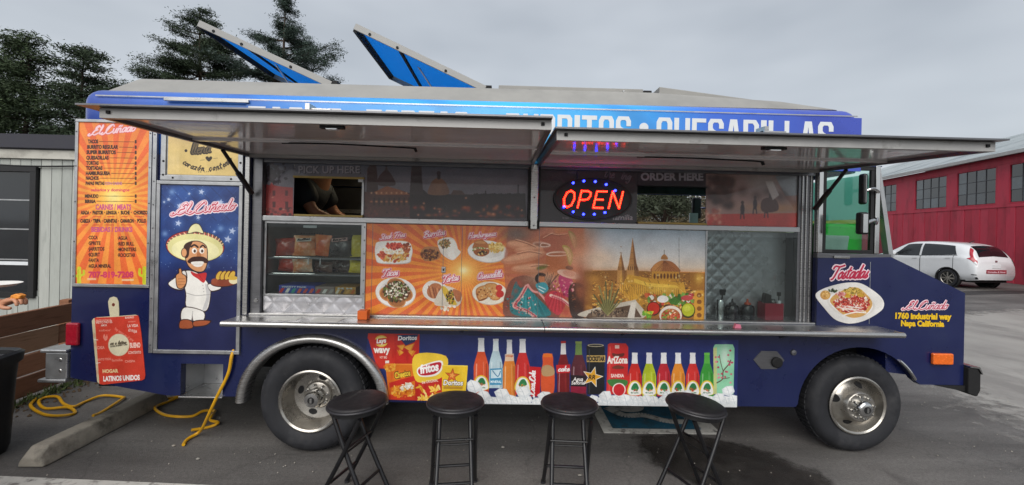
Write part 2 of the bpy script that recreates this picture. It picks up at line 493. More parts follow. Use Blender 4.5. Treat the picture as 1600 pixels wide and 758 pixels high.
    def script(s, t, x, y, xh, layers, rot=0.0, slant=.45, width=None):
        """brush script; layers = [(pen width in x-heights, colour, dx, dy)]"""
        adv = 0; st = []
        for ch in t:
            wd, ss = GLYPH.get(ch, (.8, []))
            for k in ss: st.append([(adv + a, b) for a, b in k])
            adv += wd
        kx = (width / adv) if width else xh
        c, d = math.cos(rot), math.sin(rot)
        for pw, col, dx, dyy in layers:
            for k in st:
                pts = []
                for a, b in k:
                    X = a * kx + b * slant * xh + dx; Y = -b * xh + dyy
                    pts.append((x + X * c - Y * d, y + X * d + Y * c))
                s.line(pts, pw * xh, col, 1.0, 4)
    def noise(s, amp, step=6):
        h, w_ = s.h // step + 2, s.w // step + 2
        g = s.rng.normal(0, amp, (h, w_, 1)).astype(np.float32)
        g = np.repeat(np.repeat(g, step, 0), step, 1)[:s.h, :s.w]
        s.a += g
    def blur(s, box=None, r=4):
        x0, x1, y0, y1 = 0, s.w, 0, s.h
        if box:
            q = s.T([(box[0], box[1]), (box[2], box[3])])
            x0, x1 = max(0, int(q[:, 0].min())), min(s.w, int(q[:, 0].max())); y0, y1 = max(0, int(q[:, 1].min())), min(s.h, int(q[:, 1].max()))
        v = s.a[y0:y1, x0:x1]
        for ax in (0, 1):
            for _ in range(2):
                p = np.pad(v, [(r + 1, r) if i == ax else (0, 0) for i in range(3)], mode='edge').cumsum(ax)
                n = v.shape[ax]
                v = (np.take(p, range(2 * r + 1, 2 * r + 1 + n), ax) - np.take(p, range(0, n), ax)) / (2 * r + 1)
        s.a[y0:y1, x0:x1] = v
    def vgrad(s, y0, y1, stops, x0=None, x1=None, al=1.0):
        """vertical blend of stops [(t, colour)] between view rows y0, y1"""
        q = s.T([(x0 if x0 is not None else 0, y0), (x1 if x1 is not None else 0, y1)])
        r0, r1 = max(0, int(q[0, 1])), min(s.h, int(q[1, 1]))
        c0, c1 = (max(0, int(q[0, 0])), min(s.w, int(q[1, 0]))) if x0 is not None else (0, s.w)
        t = (np.arange(r0, r1) - q[0, 1]) / (q[1, 1] - q[0, 1])
        C = np.stack([np.interp(t, [a for a, _ in stops], [hx(b)[i] for _, b in stops]) for i in range(3)], 1).astype(np.float32)
        s.a[r0:r1, c0:c1] = s.a[r0:r1, c0:c1] * (1 - al) + C[:, None] * al
    def image(s, name):
        a = np.clip(s.a.reshape(s.h // 2, 2, s.w // 2, 2, 3).mean((1, 3)), 0, 1)[::-1]
        h, w_ = a.shape[:2]
        im = bpy.data.images.new(name, w_, h)
        px = np.ones((h, w_, 4), np.float32); px[..., :3] = a
        im.pixels.foreach_set(px.ravel()); im.update(); im.pack()
        return im

def decal(name, cv_rect, m, parent, y, rect=None, poly=None, th=0.003):
    """a thin printed panel facing -y; UVs by its place in the print"""
    x0, x1, z0, z1 = cv_rect
    if poly is None:
        a, b, c, d = rect or cv_rect
        poly = [(a, c), (b, c), (b, d), (a, d)]
    mb = MB().prism(poly, y, y + th)
    o = mb.build(name, m, parent)
    me = o.data
    uv = me.uv_layers.new(name='print')
    co = np.empty(len(me.vertices) * 3); me.vertices.foreach_get('co', co); co = co.reshape(-1, 3)
    li = np.empty(len(me.loops), int); me.loops.foreach_get('vertex_index', li)
    p = co[li]
    uv.data.foreach_set('uv', np.stack([(p[:, 0] - x0) / (x1 - x0), (p[:, 2] - z0) / (z1 - z0)], 1).ravel().astype(np.float32))
    return o

SCR = lambda o, i, a=.62, b=.3: [(a, o, 0, 0), (b, i, 0, 0)]

# ---- menu board
def draw_menu():
    c = Cv('menu', (-3.105, -2.60, 1.195, 2.372), 'ee7f3a', 520)
    c.rays(179, 308, 34, 'e8692f', 'f2953c', .3)
    c.soft(179, 308, 42, 42, 'ffc648', .95); c.soft(179, 308, 16, 14, 'ffee9a', .9)
    c.soft(179, 200, 90, 45, 'dc5f38', .35)
    c.view(118, 185, 5.613)
    c.script('El Cuñado', 150, 150, 38, [(.5, 'd4586a', 0, 0), (.3, 'f3cdd0', 0, 0)], -.1, width=380)
    yy = [(220, 'TACOS', 118, 90), (268, 'BURRITO REGULAR', 112, 270), (314, 'SUPER BURRITOS', 106, 256), (362, 'QUESADILLAS', 104, 195), (408, 'TORTAS', 104, 108),
          (452, 'TOSTADAS', 102, 143), (498, 'HAMBURGUESA', 100, 213), (540, 'NACHOS', 100, 112), (584, 'PAPAS FRITAS', 98, 165), (696, 'MENUDO', 92, 118), (742, 'BIRRIA', 92, 95)]
    for y, t, x, wd in yy:
        c.text(t, x, y, 31 if y < 560 else 28, '2a1510', wd, .055)
        c.line([(x + wd + 8, y - 14), (522, y - 12)], 4, '40200f', .85)
        c.text('8', 526, y, 28, '2a1510', 18, .055)
    c.text('CON CARNE', 266, 584, 26, 'b06a9a', 150, .03)
    c.text('sabados y domingos', 145, 640, 26, 'd3405a', 335, .03)
    c.view(114, 310, 5.413)
    c.text('CARNES / MEATS', 200, 95, 44, 'c64a86', 300, .04)
    for y, row in ((135, [('ASADA', 75, 72), ('PASTOR', 175, 90), ('LENGUA', 288, 92), ('BUCHE', 412, 76), ('CHORIZO', 520, 118)]),
                   (205, [('CABEZA', 72, 84), ('TRIPA', 178, 66), ('CARNITAS', 268, 112), ('CAMARON', 408, 114), ('POLLO', 550, 76)])):
        for t, x, wd in row:
            c.text(t, x, y, 30, '2a1510', wd, .055); c.text('·', x + wd + 8, y, 30, '2a1510', 6, .06)
            c.text('meat', x + 8, y + 24, 13, 'c9442e', wd * .7, .02)
    c.text('BEBIDAS / DRINKS', 165, 282, 40, 'c64a86', 345, .04)
    for i, t in enumerate(['COCA', 'SPRITE', 'JARRITOS', 'SQUIRT', 'FANTA', 'AGUA MINERAL']):
        c.text('·' + t, 138, 345 + i * 48, 30, '2a1510', [80, 104, 136, 98, 90, 192][i], .035)
    for i, t in enumerate(['AGUA', 'RED BULL', 'MONSTERS', 'ROCKSTAR']):
        c.text('·' + t, 385, 350 + i * 48, 30, '2a1510', [84, 140, 158, 150][i], .035)
    c.text('707-819-7208', 140, 668, 50, 'cf3560', 380, .05)
    c.poly([(130, 672), (205, 672), (205, 690), (130, 690)], 'f0c9a0', .8); c.poly([(420, 682), (520, 682), (520, 698), (420, 698)], 'f0d9b0', .8)
    for cx in (62, 612):
        g = 'c9c92c'
        c.line([(cx, 590), (cx, 720)], 34, g); c.line([(cx - 40, 600), (cx - 40, 645), (cx, 660)], 22, g, 1, 4); c.line([(cx + 38, 610), (cx + 38, 640), (cx, 655)], 20, g, 1, 4)
        c.line([(cx - 6, 600), (cx - 6, 715)], 4, 'a3a81c', .7); c.line([(cx + 8, 600), (cx + 8, 715)], 3, 'e3df55', .7)
    c.noise(.012)
    return c

# ---- side door: night sky with stars, lettering and a plain cook in a straw hat
def star(c, x, y, r, col, al=1, rot=.2):
    p = [(x + (r if i % 2 == 0 else r * .42) * math.sin(rot + i * PI / 5), y - (r if i % 2 == 0 else r * .42) * math.cos(rot + i * PI / 5)) for i in range(10)]
    c.poly(p, col, al)

def draw_door():
    c = Cv('door', (-2.508, -1.94, .722, 1.932), '16204f', 520)
    c.vgrad(285, 552, [(0, '1b3674'), (.35, '1c3c7e'), (.55, '171f52'), (1, '121846')])
    for _ in range(30): c.soft(c.rng.uniform(250, 380), c.rng.uniform(285, 420), c.rng.uniform(6, 20), c.rng.uniform(6, 20), '2c5ba6' if c.rng.random() < .6 else '122058', .35)
    for i in range(10):
        x = 235 + i * 22
        c.line([(x, 285), (x + 60, 345)], 1.2, '10183f', .35); c.line([(x + 60, 285), (x, 345)], 1.2, '3c62a8', .25)
    for _ in range(90): c.ell(c.rng.uniform(246, 384), c.rng.uniform(285, 440), .6, .6, 'b9cdec', 0, .7, 6)
    for x, y, r in [(316, 300, 5), (265, 312, 3.5), (346, 316, 5), (282, 322, 5), (280, 349, 5.5), (364, 361, 6), (357, 374, 6.5), (375, 357, 3.5), (336, 362, 2.5), (345, 398, 4), (311, 340, 4), (258, 316, 2.5), (297, 303, 2.5)]:
        c.soft(x, y, r * 1.5, r * 1.5, '7fa4de', .4); star(c, x, y, r, 'c2cde8', .9)
    for x, y in [(346, 357), (323, 415), (259, 365), (270, 300), (352, 330)]: c.soft(x, y, 5, 5, '9fc0ee', .6)
    c.view(240, 300, 3.293)
    c.script('El Cuñado', 120, 118, 27, [(.8, 'f2dfe6', 0, 0), (.42, 'c2314c', -1, -1), (.16, 'f6e4e8', -2, -3)], -.09, width=300)
    K = '2a1512'
    # hat
    c.ell(218, 280, 152, 82, K, .06); c.ell(218, 280, 149, 79, 'b8343c', .06)
    for i in range(34):
        a = PI + .1 + i * (PI - .2) / 33
        c.line([(218 + 146 * math.cos(a), 280 + 76 * math.sin(a)), (218 + 134 * math.cos(a + .045), 282 + 66 * math.sin(a + .045))], 4.5, '2f6b4f' if i % 2 else 'efe0b0')
    c.ell(219, 287, 143, 72, 'e4dd9a', .06); c.ell(219, 299, 122, 56, 'efe8b2', .06)
    c.curve([(180, 215), (192, 178), (215, 162), (240, 166), (255, 190), (262, 215), (222, 208)], K)
    c.curve([(183, 212), (195, 180), (216, 165), (238, 169), (252, 192), (258, 212), (222, 204)], 'efe8b2')
    # head
    c.curve([(165, 270), (225, 250), (275, 275), (283, 330), (278, 385), (255, 412), (215, 408), (180, 380), (165, 330)], K)
    c.curve([(168, 275), (225, 254), (272, 278), (279, 330), (274, 382), (253, 408), (217, 404), (184, 378), (168, 330)], 'dc9c6c')
    c.curve([(255, 270), (274, 282), (279, 335), (272, 385), (255, 405), (262, 340)], 'e6ae80')
    c.curve([(164, 272), (205, 252), (190, 292), (184, 330), (166, 340), (160, 300)], '3a1f17')
    c.ell(162, 312, 16, 24, K); c.ell(162, 312, 13, 21, 'dc9c6c')
    for ex in (214, 252):
        c.ell(ex, 302, 13, 15, 'f4f0e6'); c.ell(ex + 2, 304, 6, 8, '5a3320'); c.ell(ex + 2, 304, 3, 4, '15100c')
    c.line([(198, 282), (214, 272), (232, 284)], 9, K, 1, 4); c.line([(245, 284), (258, 274), (270, 286)], 8, K, 1, 4)
    c.curve([(232, 305), (246, 318), (250, 336), (236, 342), (226, 332)], 'b97445')
    c.curve([(178, 358), (200, 336), (230, 332), (262, 334), (286, 352), (276, 366), (236, 356), (200, 368)], '3a1a12')
    c.curve([(196, 362), (236, 356), (262, 360), (250, 382), (220, 384)], 'f6f2ea'); c.line([(198, 371), (260, 371)], 1.5, 'c9b8a8')
    # jacket
    W, G = 'ece9e2', 'c9c7c6'
    c.curve([(170, 400), (235, 415), (288, 470), (300, 520), (282, 608), (230, 612), (170, 590), (168, 520), (150, 440)], K)
    c.curve([(172, 405), (235, 420), (285, 472), (296, 520), (279, 604), (230, 608), (174, 588), (172, 520), (154, 442)], W)
    c.curve([(270, 470), (292, 500), (292, 540), (276, 602), (255, 606), (276, 540)], G)
    c.line([(172, 518), (225, 532), (292, 526)], 3, 'a9a6a4', 1, 4)
    for i in range(4): c.ell(258 + i * 2, 480 + i * 16, 3, 3, 'b8b4b0')
    c.curve([(78, 470), (110, 440), (160, 400), (178, 430), (172, 480), (150, 506), (105, 498)], K); c.curve([(82, 470), (112, 444), (160, 405), (173, 432), (167, 478), (148, 500), (107, 493)], W)
    c.curve([(282, 472), (330, 470), (352, 480), (348, 502), (300, 512)], K); c.curve([(284, 476), (330, 474), (348, 483), (344, 498), (300, 507)], W)
    # neckerchief
    c.curve([(196, 408), (230, 420), (272, 414), (276, 432), (262, 466), (232, 446), (205, 428)], 'c22a2c'); c.line([(236, 424), (256, 450)], 2, '8c1a1e')
    # raised hand
    c.curve([(118, 430), (132, 415), (132, 395), (146, 392), (154, 418), (172, 432), (174, 470), (150, 498), (124, 488)], K)
    c.curve([(121, 432), (136, 417), (136, 398), (145, 396), (151, 420), (169, 434), (170, 468), (149, 494), (127, 485)], 'd2905c')
    for i in range(3): c.line([(130, 446 + i * 15), (166, 446 + i * 15)], 2, '8f5530')
    # board of bread
    c.ell(372, 462, 76, 26, K, -.1); c.ell(372, 461, 73, 23, '8c3f26', -.1)
    for i in range(4): c.ell(340 + i * 22, 430 - i * 1, 16, 27, '5e2f12', .5); c.ell(341 + i * 22, 429, 13, 24, 'e0b445', .5)
    c.ell(415, 456, 24, 17, 'efe2b6'); c.ell(410, 442, 26, 11, 'dcb23f'); c.ell(318, 458, 18, 14, '96492c')
    # trousers and boots
    c.curve([(160, 590), (262, 612), (262, 664), (210, 668), (202, 640), (196, 668), (144, 660)], K); c.curve([(163, 594), (258, 614), (258, 660), (212, 664), (204, 625), (194, 664), (148, 656)], W)
    c.line([(206, 612), (202, 660)], 2.5, 'a9a6a4')
    c.curve([(140, 660), (172, 652), (204, 664), (206, 700), (150, 704), (134, 694)], K); c.curve([(143, 663), (172, 656), (201, 667), (202, 697), (150, 700), (138, 692)], 'a5532f')
    c.curve([(208, 664), (250, 656), (302, 660), (280, 684), (240, 692), (208, 690)], K); c.curve([(211, 667), (250, 660), (294, 664), (276, 681), (240, 688), (211, 687)], 'a5532f')
    c.noise(.008)
    return c

def draw_yellow():
    c = Cv('yellow', (-2.465, -1.955, 2.005, 2.33), 'd9bd78', 520)
    c.view(245, 190, 7.58)
    c.vgrad(150, 660, [(0, 'cdb27c'), (.4, 'd6ba74'), (1, 'dcc079')])
    for x in (170, 210, 260): c.soft(x, 480, 26, 160, 'e7cf97', .5)
    K = '2b2118'
    c.script('llena', 410, 392, 62, [(.55, K, 0, 0), (.16, '6b5a3c', 6, -4)], -.1, .25)
    c.ell(356, 348, 17, 17, K)
    c.script('barriga', 380, 190, 62, [(.4, K, 0, 0)], 0, .25, 420)
    c.curve([(627, 476), (588, 440), (596, 418), (618, 418), (627, 430), (638, 418), (658, 418), (664, 440)], K)
    c.line([(525, 462), (575, 456)], 3, K); c.line([(680, 440), (730, 435)], 3, K)
    n = 'corazón contento'
    for i, ch in enumerate(n):                            # along an arc
        t = i / (len(n) - 1); a = math.radians(152 - 128 * t)
        x, y = 610 + 315 * math.cos(a) - 18, 400 + 170 * math.sin(a) + 16
        c.script(ch, x, y, 36, [(.34, K, 0, 0)], -math.radians(-34 + 62 * t) * -1 * -1 if False else math.radians(38 - 76 * t), .15)
    for i in range(14):
        t = i / 13; c.text('MASA PANADERIA Y REPOSTERIA'[i * 2], 500 + 300 * t, 606 - 40 * t * t, 14, '5b4a2c', 14, .02)
    c.noise(.01)
    return c

def draw_board():
    c = Cv('board', (-3.0, -2.58, .45, 1.1), 'd9432f', 620)
    c.view(135, 460, 5.228)
    c.poly([(40, 0), (500, 0), (500, 178), (40, 190)], 'd8cfae'); c.ell(224, 84, 12, 14, '6e2c20')
    c.poly([(30, 170), (72, 190), (110, 730), (60, 730)], 'cfc3a0'); c.poly([(72, 195), (430, 170), (480, 700), (110, 730)], 'd2402d')
    for _ in range(40): c.soft(c.rng.uniform(60, 470), c.rng.uniform(190, 720), 40, 20, 'e2573f' if c.rng.random() < .5 else 'c23a2a', .2)
    L_ = 'f2e6dc'
    for t, x, y, h, wd, r, col in [('SANTO QUE NO ES', 82, 220, 14, 125, -.05, 'efbfb2'), ('VISTO NO ES', 80, 240, 20, 135, -.06, L_), ('AMOR', 122, 262, 18, 50, -.06, L_), ('BARRIO', 320, 198, 16, 72, -.06, L_), ('corazon', 345, 228, 14, 60, -.06, 'efa090'),
                                   ('hay amor en el aire', 232, 285, 24, 180, .6, 'ea8a78'), ('LA VIDA', 340, 268, 24, 86, -.05, L_), ('ES ROJA', 345, 300, 22, 72, .2, L_), ('CASA', 92, 446, 24, 60, -.03, 'f0b6a6'), ('BUENO', 360, 435, 40, 84, -.04, 'f4d4c8'), ('CONTENTO', 345, 486, 22, 104, -.04, L_),
                                   ('JUNTO TODO', 95, 540, 18, 110, -.05, 'efb0a0'), ('familia', 210, 548, 22, 90, -.05, 'e8907e'), ('CHISPA', 318, 556, 20, 84, -.03, 'eca898'), ('sabor', 105, 302, 18, 100, -.03, 'e8907e'), ('HOGAR', 136, 640, 28, 128, -.03, 'f2d8a0'), ('LATINOS UNIDOS', 142, 708, 40, 298, -.04, 'fbf7f2')]:
        c.text(t, x, y, h, col, wd, .05 if h > 24 else .02, 0, r)
    c.curve([(140, 350), (150, 322), (160, 345), (172, 325), (176, 360), (158, 378)], 'ea8a78')
    for i in range(14): c.line([(90 + c.rng.uniform(0, 340), 600 - c.rng.uniform(0, 300)), (130 + c.rng.uniform(0, 300), 590 - c.rng.uniform(0, 300))], 2, 'e06a56', .25)
    c.ell(268, 412, 88, 92, 'c9a68a'); c.ell(268, 412, 84, 88, 'ddd3b4')
    c.script('cafe latino', 196, 412, 13, [(.5, '5a5040', 0, 0)], -.08, .4, 130)
    c.text('COCINA DE BARRIO Y CASA', 198, 432, 13, '2d261c', 142, .04, 0, -.13)
    c.line([(62, 366), (98, 372)], 5, 'f0eae0'); c.line([(82, 562), (116, 556)], 5, 'f0eae0')
    c.noise(.012)
    return c

def food_pile(c, x, y, rx, ry, cols, n, sz):
    c.splat(x, y, rx, ry, n, cols, sz)
    c.splat(x, y - ry * .2, rx * .75, ry * .6, n // 2, cols, sz * .7)

def label_script(c, t, x, y, xh, wd, rot):
    c.script(t, x, y, xh, [(1.0, 'f0d2dc', 0, 0), (.72, 'c8354f', 0, 0), (.3, 'f5e3e6', -1.5, -2)], rot, .4, wd)

def draw_food():
    c = Cv('food', (-1.03, 1.545, 1.0, 1.678), 'e07238', 420)
    c.view(560, 340, 4.2125)
    c.rays(690, 350, 44, 'dd6432', 'eb9038', .5)
    c.soft(690, 350, 260, 180, 'f2a545', .75); c.soft(690, 350, 90, 70, 'f8cf70', .9); c.soft(690, 345, 30, 26, 'fff0bc', .9)
    c.soft(150, 80, 330, 130, 'd56a48', .45); c.soft(900, 90, 260, 160, 'd0714f', .5)
    P, PS = 'efece6', 'c9bfb6'
    # loaded fries
    c.curve([(120, 190), (150, 160), (320, 160), (358, 205), (352, 262), (325, 302), (150, 302), (122, 265)], PS); c.curve([(118, 188), (150, 158), (320, 158), (356, 203), (350, 258), (322, 296), (152, 298), (120, 262)], P)
    food_pile(c, 238, 245, 100, 42, ['d8a24a', 'e8c06a', 'c98a3a', 'b5452e', 'e9d9a8'], 160, 13)
    food_pile(c, 235, 215, 88, 26, ['f4ecdc', 'efe4cf', 'f7f2e8', 'dccaa6'], 70, 14); food_pile(c, 240, 188, 55, 20, ['c63a2e', 'd9523e', 'a82c24', 'e06a50'], 70, 10)
    food_pile(c, 160, 248, 24, 24, ['b5452e', 'c9583c'], 25, 9); food_pile(c, 320, 200, 26, 32, ['a8522e', 'c46a3a', '8a3c22'], 40, 9)
    label_script(c, 'Steak Fries', 148, 150, 17, 165, -.13)
    # burritos
    c.curve([(412, 240), (430, 200), (480, 190), (530, 200), (545, 240), (520, 275), (440, 285)], 'b77a4c'); food_pile(c, 470, 245, 55, 34, ['5a3020', '7a4428', '9c5a34', '40241a', 'b8843c', '6b3a22'], 130, 9)
    c.curve([(525, 150), (600, 130), (640, 160), (655, 240), (620, 280), (560, 250), (530, 205)], 'e5ddd2'); c.curve([(600, 150), (640, 165), (650, 240), (622, 272), (585, 240)], 'f0ebe2')
    food_pile(c, 568, 172, 36, 28, ['8a5a34', '6b6a34', 'b98a4c', '5a3a20', 'c9a86a'], 90, 8); c.curve([(630, 200), (672, 225), (640, 262)], 'e8e2d8')
    label_script(c, 'Burritos', 432, 135, 19, 140, -.15)
    # hamburger
    c.ell(848, 225, 132, 72, 'd2c6ba', .08); c.ell(848, 221, 130, 70, P, .08); c.ell(850, 216, 96, 48, 'e4dfd8', .08)
    food_pile(c, 905, 198, 52, 32, ['e2b85a', 'eccb78', 'cf9c40', 'f0d890'], 80, 12)
    c.curve([(750, 190), (770, 155), (815, 150), (848, 172), (850, 198), (800, 208), (755, 206)], 'b9713c'); c.curve([(765, 165), (800, 153), (838, 168), (800, 172)], 'd8995c')
    food_pile(c, 800, 212, 52, 14, ['7a9a3a', 'c8402e', 'e8d8b8', '56762c'], 60, 9); c.curve([(760, 215), (850, 208), (855, 235), (815, 255), (770, 245)], 'a85f30'); food_pile(c, 810, 232, 36, 12, ['3c2416', '5a3620', 'e0c070'], 40, 8)
    label_script(c, 'Hamburguesa', 722, 140, 17, 178, -.1)
    # tacos
    c.ell(250, 492, 132, 98, 'cfc2b4', .1); c.ell(250, 488, 129, 95, P, .1); c.ell(250, 488, 106, 76, 'ddd8d2', .1)
    for x, y in ((205, 500), (255, 445), (300, 500), (255, 540)): c.ell(x, y, 62, 48, 'c8854a', .3); c.ell(x, y, 54, 40, 'a5683a', .3)
    food_pile(c, 255, 485, 84, 66, ['4a2a1c', '6b3c24', '35401c', '5a6b2a', 'e6ddc8', '7a4a2c', '2a1c14'], 330, 10); c.splat(250, 475, 66, 50, 60, ['efe8da', 'e0d6c2', '6b8a3a'], 7)
    label_script(c, 'Tacos', 165, 388, 22, 100, -.1)
    # tortas
    c.curve([(425, 460), (470, 415), (540, 425), (600, 470), (590, 540), (520, 560), (440, 520)], 'e6ded4'); c.curve([(455, 470), (490, 432), (540, 440), (560, 500), (500, 530), (460, 510)], 'b5714a')
    for i in range(6): c.line([(462 + i * 14, 448 + i * 4), (480 + i * 13, 520 + i * 2)], 6, ['8a4a30', 'd89a6a', '6b3424'][i % 3], .8)
    c.curve([(500, 560), (560, 450), (660, 480), (680, 530), (650, 580), (560, 580)], 'd9cdbb'); c.curve([(548, 452), (580, 462), (640, 550), (640, 572), (600, 560), (560, 500)], 'd8b23c')
    food_pile(c, 605, 520, 26, 48, ['3c2416', '6b7a2a', 'c8a23a', '8a4a2c'], 70, 8); c.curve([(620, 470), (675, 490), (672, 540), (645, 545)], 'b06a44'); c.splat(585, 590, 60, 14, 20, ['e8e0d0', 'd0b890'], 10)
    label_script(c, 'Tortas', 555, 428, 22, 105, -.16)
    # quesadilla
    c.ell(862, 497, 116, 76, 'd0c2b0', .05); c.ell(862, 493, 114, 74, 'ece4d2', .05)
    for p in ([(772, 470), (840, 445), (850, 520), (790, 545)], [(830, 440), (905, 435), (915, 500), (850, 520)], [(850, 490), (920, 470), (930, 530), (880, 540)]): c.curve(p, 'b9743c'); c.curve([(x * .9 + 86, y * .9 + 48) for x, y in p], 'd49a5c')
    c.splat(850, 495, 75, 40, 60, ['c9844a', 'e0b070', '8a4a24', 'e8cfa0'], 7); c.ell(922, 460, 22, 20, 'c83a30'); c.ell(928, 500, 26, 24, 'bf3028'); c.line([(790, 545), (845, 525)], 5, '5a2a18')
    label_script(c, 'Quesadilla', 780, 405, 20, 162, -.1)
    # clinking glasses, hands, dancers (soft photographic area)
    c.view(800, 340, 4.2125)
    c.poly([(-20, 20), (240, 20), (330, 200), (520, 330), (480, 660), (-30, 660), (-60, 300)], 'a8604a', .75)
    c.soft(30, 110, 110, 60, '5f5f5c', .75); c.soft(330, 170, 180, 120, 'c97a5c', .8); c.soft(240, 80, 120, 60, 'cf8468', .7)
    for cx, cy, rx, ry, r in ((40, 180, 80, 30, .1), (120, 205, 110, 26, -.1), (70, 260, 150, 36, -.2), (120, 330, 130, 30, -.05), (430, 290, 80, 36, .3)): c.ell(cx, cy, rx, ry, 'c98562', r); c.ell(cx, cy - 6, rx * .9, ry * .5, 'dba07c', r)
    c.curve([(180, 130), (240, 105), (380, 130), (390, 230), (230, 230), (195, 180)], 'a85a42', .8); c.curve([(225, 235), (365, 235), (350, 355), (245, 370)], 'b5663a'); c.ell(295, 238, 76, 15, 'e2c8b4', -.03); c.ell(295, 240, 66, 10, 'a8603e', -.03)
    c.ell(190, 178, 60, 18, 'd8b09c', .12); c.ell(190, 180, 50, 12, '9a6248', .12)
    c.curve([(330, 185), (370, 195), (396, 250), (375, 312), (355, 240)], 'b7bf4a'); c.curve([(335, 192), (365, 202), (384, 250), (374, 295), (358, 235)], 'dcd98a')
    c.curve([(370, 90), (405, 110), (424, 165), (408, 202), (385, 150)], 'a3ad45'); c.curve([(376, 97), (402, 118), (415, 165), (406, 190), (390, 145)], 'cfd07c')
    c.ell(195, 325, 40, 14, '6b6a2a', -.3)
    c.blur((-60, 20, 540, 380), 4)
    c.line([(180, 182), (195, 168), (240, 176), (240, 186), (200, 192), (182, 186)], 5, 'e9d2c4', .9, 4); c.line([(222, 240), (260, 228), (330, 226), (366, 238), (330, 248), (250, 250), (222, 240)], 5, 'efdccc', .9, 4)
    c.curve([(326, 185), (372, 195), (398, 250), (376, 314), (354, 240)], 'a9b23c'); c.curve([(334, 194), (366, 204), (385, 250), (374, 296), (357, 236)], 'e4e29a'); c.line([(345, 205), (380, 260)], 2, 'b7bf5a'); c.line([(372, 215), (374, 290)], 2, 'b7bf5a')
    c.curve([(366, 88), (406, 110), (426, 165), (409, 204), (384, 150)], '99a43a'); c.curve([(374, 98), (403, 118), (416, 165), (406, 192), (388, 145)], 'd8d98c')
    for a in ([(20, 150), (90, 170), (150, 195)], [(30, 240), (110, 225), (190, 240)], [(120, 320), (180, 316), (240, 322)], [(390, 270), (430, 285), (470, 310)], [(250, 110), (300, 120), (360, 112)], [(200, 140), (236, 120), (262, 108)]): c.line(a, 5, '8f5138', .7, 4); c.line([(x_, y_ - 8) for x_, y_ in a], 6, 'e8b898', .6, 4)
    c.curve([(-30, 440), (60, 380), (160, 400), (260, 420), (300, 660), (-40, 660)], '7a4434'); c.soft(200, 400, 120, 50, 'c4a488', .8)
    for i in range(9): c.line([(250 - i * 4, 470), (200 + i * 14, 380 - (i % 3) * 10)], 3, '3f2a20', .8)
    c.curve([(20, 420), (50, 460), (90, 455), (160, 520), (250, 640), (20, 640), (-20, 560)], '1f6f74'); c.curve([(60, 500), (110, 480), (150, 560), (170, 640), (60, 600)], '2d868a')
    c.line([(90, 450), (50, 520), (10, 580), (90, 610), (150, 650)], 24, 'd9a49a', 1, 5); c.line([(92, 452), (52, 522), (14, 580), (90, 606), (150, 645)], 9, 'b5404a', 1, 5); c.line([(100, 440), (130, 480), (180, 500), (250, 590)], 14, 'd8928c', 1, 5)
    c.ell(180, 400, 34, 34, '2a1c18'); c.ell(190, 402, 22, 28, 'b9764e'); c.curve([(150, 440), (210, 425), (235, 470), (190, 500)], '3a8f9a'); c.line([(170, 450), (215, 470)], 6, 'd8e0dc'); c.line([(165, 465), (205, 488)], 6, 'd8e0dc')
    c.curve([(210, 520), (260, 480), (330, 500), (350, 560), (300, 640), (230, 580)], 'b8303c'); c.curve([(300, 400), (345, 360), (400, 430), (380, 520), (330, 500)], 'b03064'); c.ell(372, 372, 82, 26, 'e0b8a4', .25); c.ell(368, 366, 40, 20, 'd49c88', .25)
    c.line([(250, 510), (330, 540), (400, 600)], 20, 'e6c8b8', 1, 5); c.line([(255, 515), (330, 545), (395, 600)], 6, 'c0405a', 1, 5)
    c.curve([(380, 440), (440, 430), (480, 480), (470, 650), (390, 650), (365, 520)], '2e1b16'); c.ell(443, 488, 24, 42, '8a4a2a'); c.soft(440, 470, 40, 40, '8a4a2c', .5)
    for x, y in ((20, 480), (36, 430), (-6, 520), (320, 580), (350, 620)): c.soft(x, y, 22, 22, 'b0443a', .6)
    for k in range(12): c.line([(30 + k * 17, 640), (60 + k * 9, 500 + (k % 3) * 14)], 4, ['185a60', '3a98a0'][k % 2], .6)
    for k in range(9): c.line([(225 + k * 13, 630 - abs(k - 4) * 8), (270 + k * 6, 500)], 4, ['8c1f2e', 'd8505c'][k % 2], .6)
    c.splat(60, 560, 110, 70, 60, ['d9a49a', 'b5404a', '1f6f74', 'e8d2c4', '3a2420'], 7); c.splat(330, 460, 80, 60, 50, ['d8788c', 'e8c8b8', '8c2844', 'b03064'], 8); c.splat(430, 560, 50, 80, 40, ['3a241c', '5a3a2c', '8a4a2a', '201412'], 8)
    for x_, y_ in ((190, 395), (372, 352), (443, 470)): c.ell(x_, y_ - 22, 26, 12, '2a1a16', .2, .7)
    c.blur((-60, 380, 490, 660), 1)
    # skyline at dusk with a twin-towered church and a dome
    X0, X1 = 470, 1275
    c.vgrad(40, 360, [(0, '9aaebd'), (.3, 'c3ced5'), (.65, 'dedcd8'), (.9, 'e2cfba'), (1, 'dcae84')], X0, X1, 1)
    c.soft(440, 200, 120, 230, 'd08a68', .95); c.soft(560, 270, 130, 70, 'f2d4b6', .8); c.soft(800, 40, 220, 50, '7d96aa', .6)
    c.poly([(470, 350), (700, 345), (900, 352), (1275, 365), (1275, 690), (470, 690)], '9a662c')
    for _ in range(900):
        x, y = c.rng.uniform(475, 1270), c.rng.uniform(352, 640); k = 2.5 + (y - 350) * .03
        c.poly([(x, y), (x + k * c.rng.uniform(1, 3.5), y), (x + k * 2, y + k * c.rng.uniform(.8, 2)), (x, y + k)], ['c4862e', 'e8b048', '7a4c22', '5a3a20', 'd99a40', '432a18', 'f6d070'][c.rng.integers(7)], .85)
    c.soft(520, 400, 60, 30, 'e8a848', .6); c.soft(600, 480, 110, 60, 'c48a3c', .5)
    ST, SH = 'c28a4e', '6e4426'
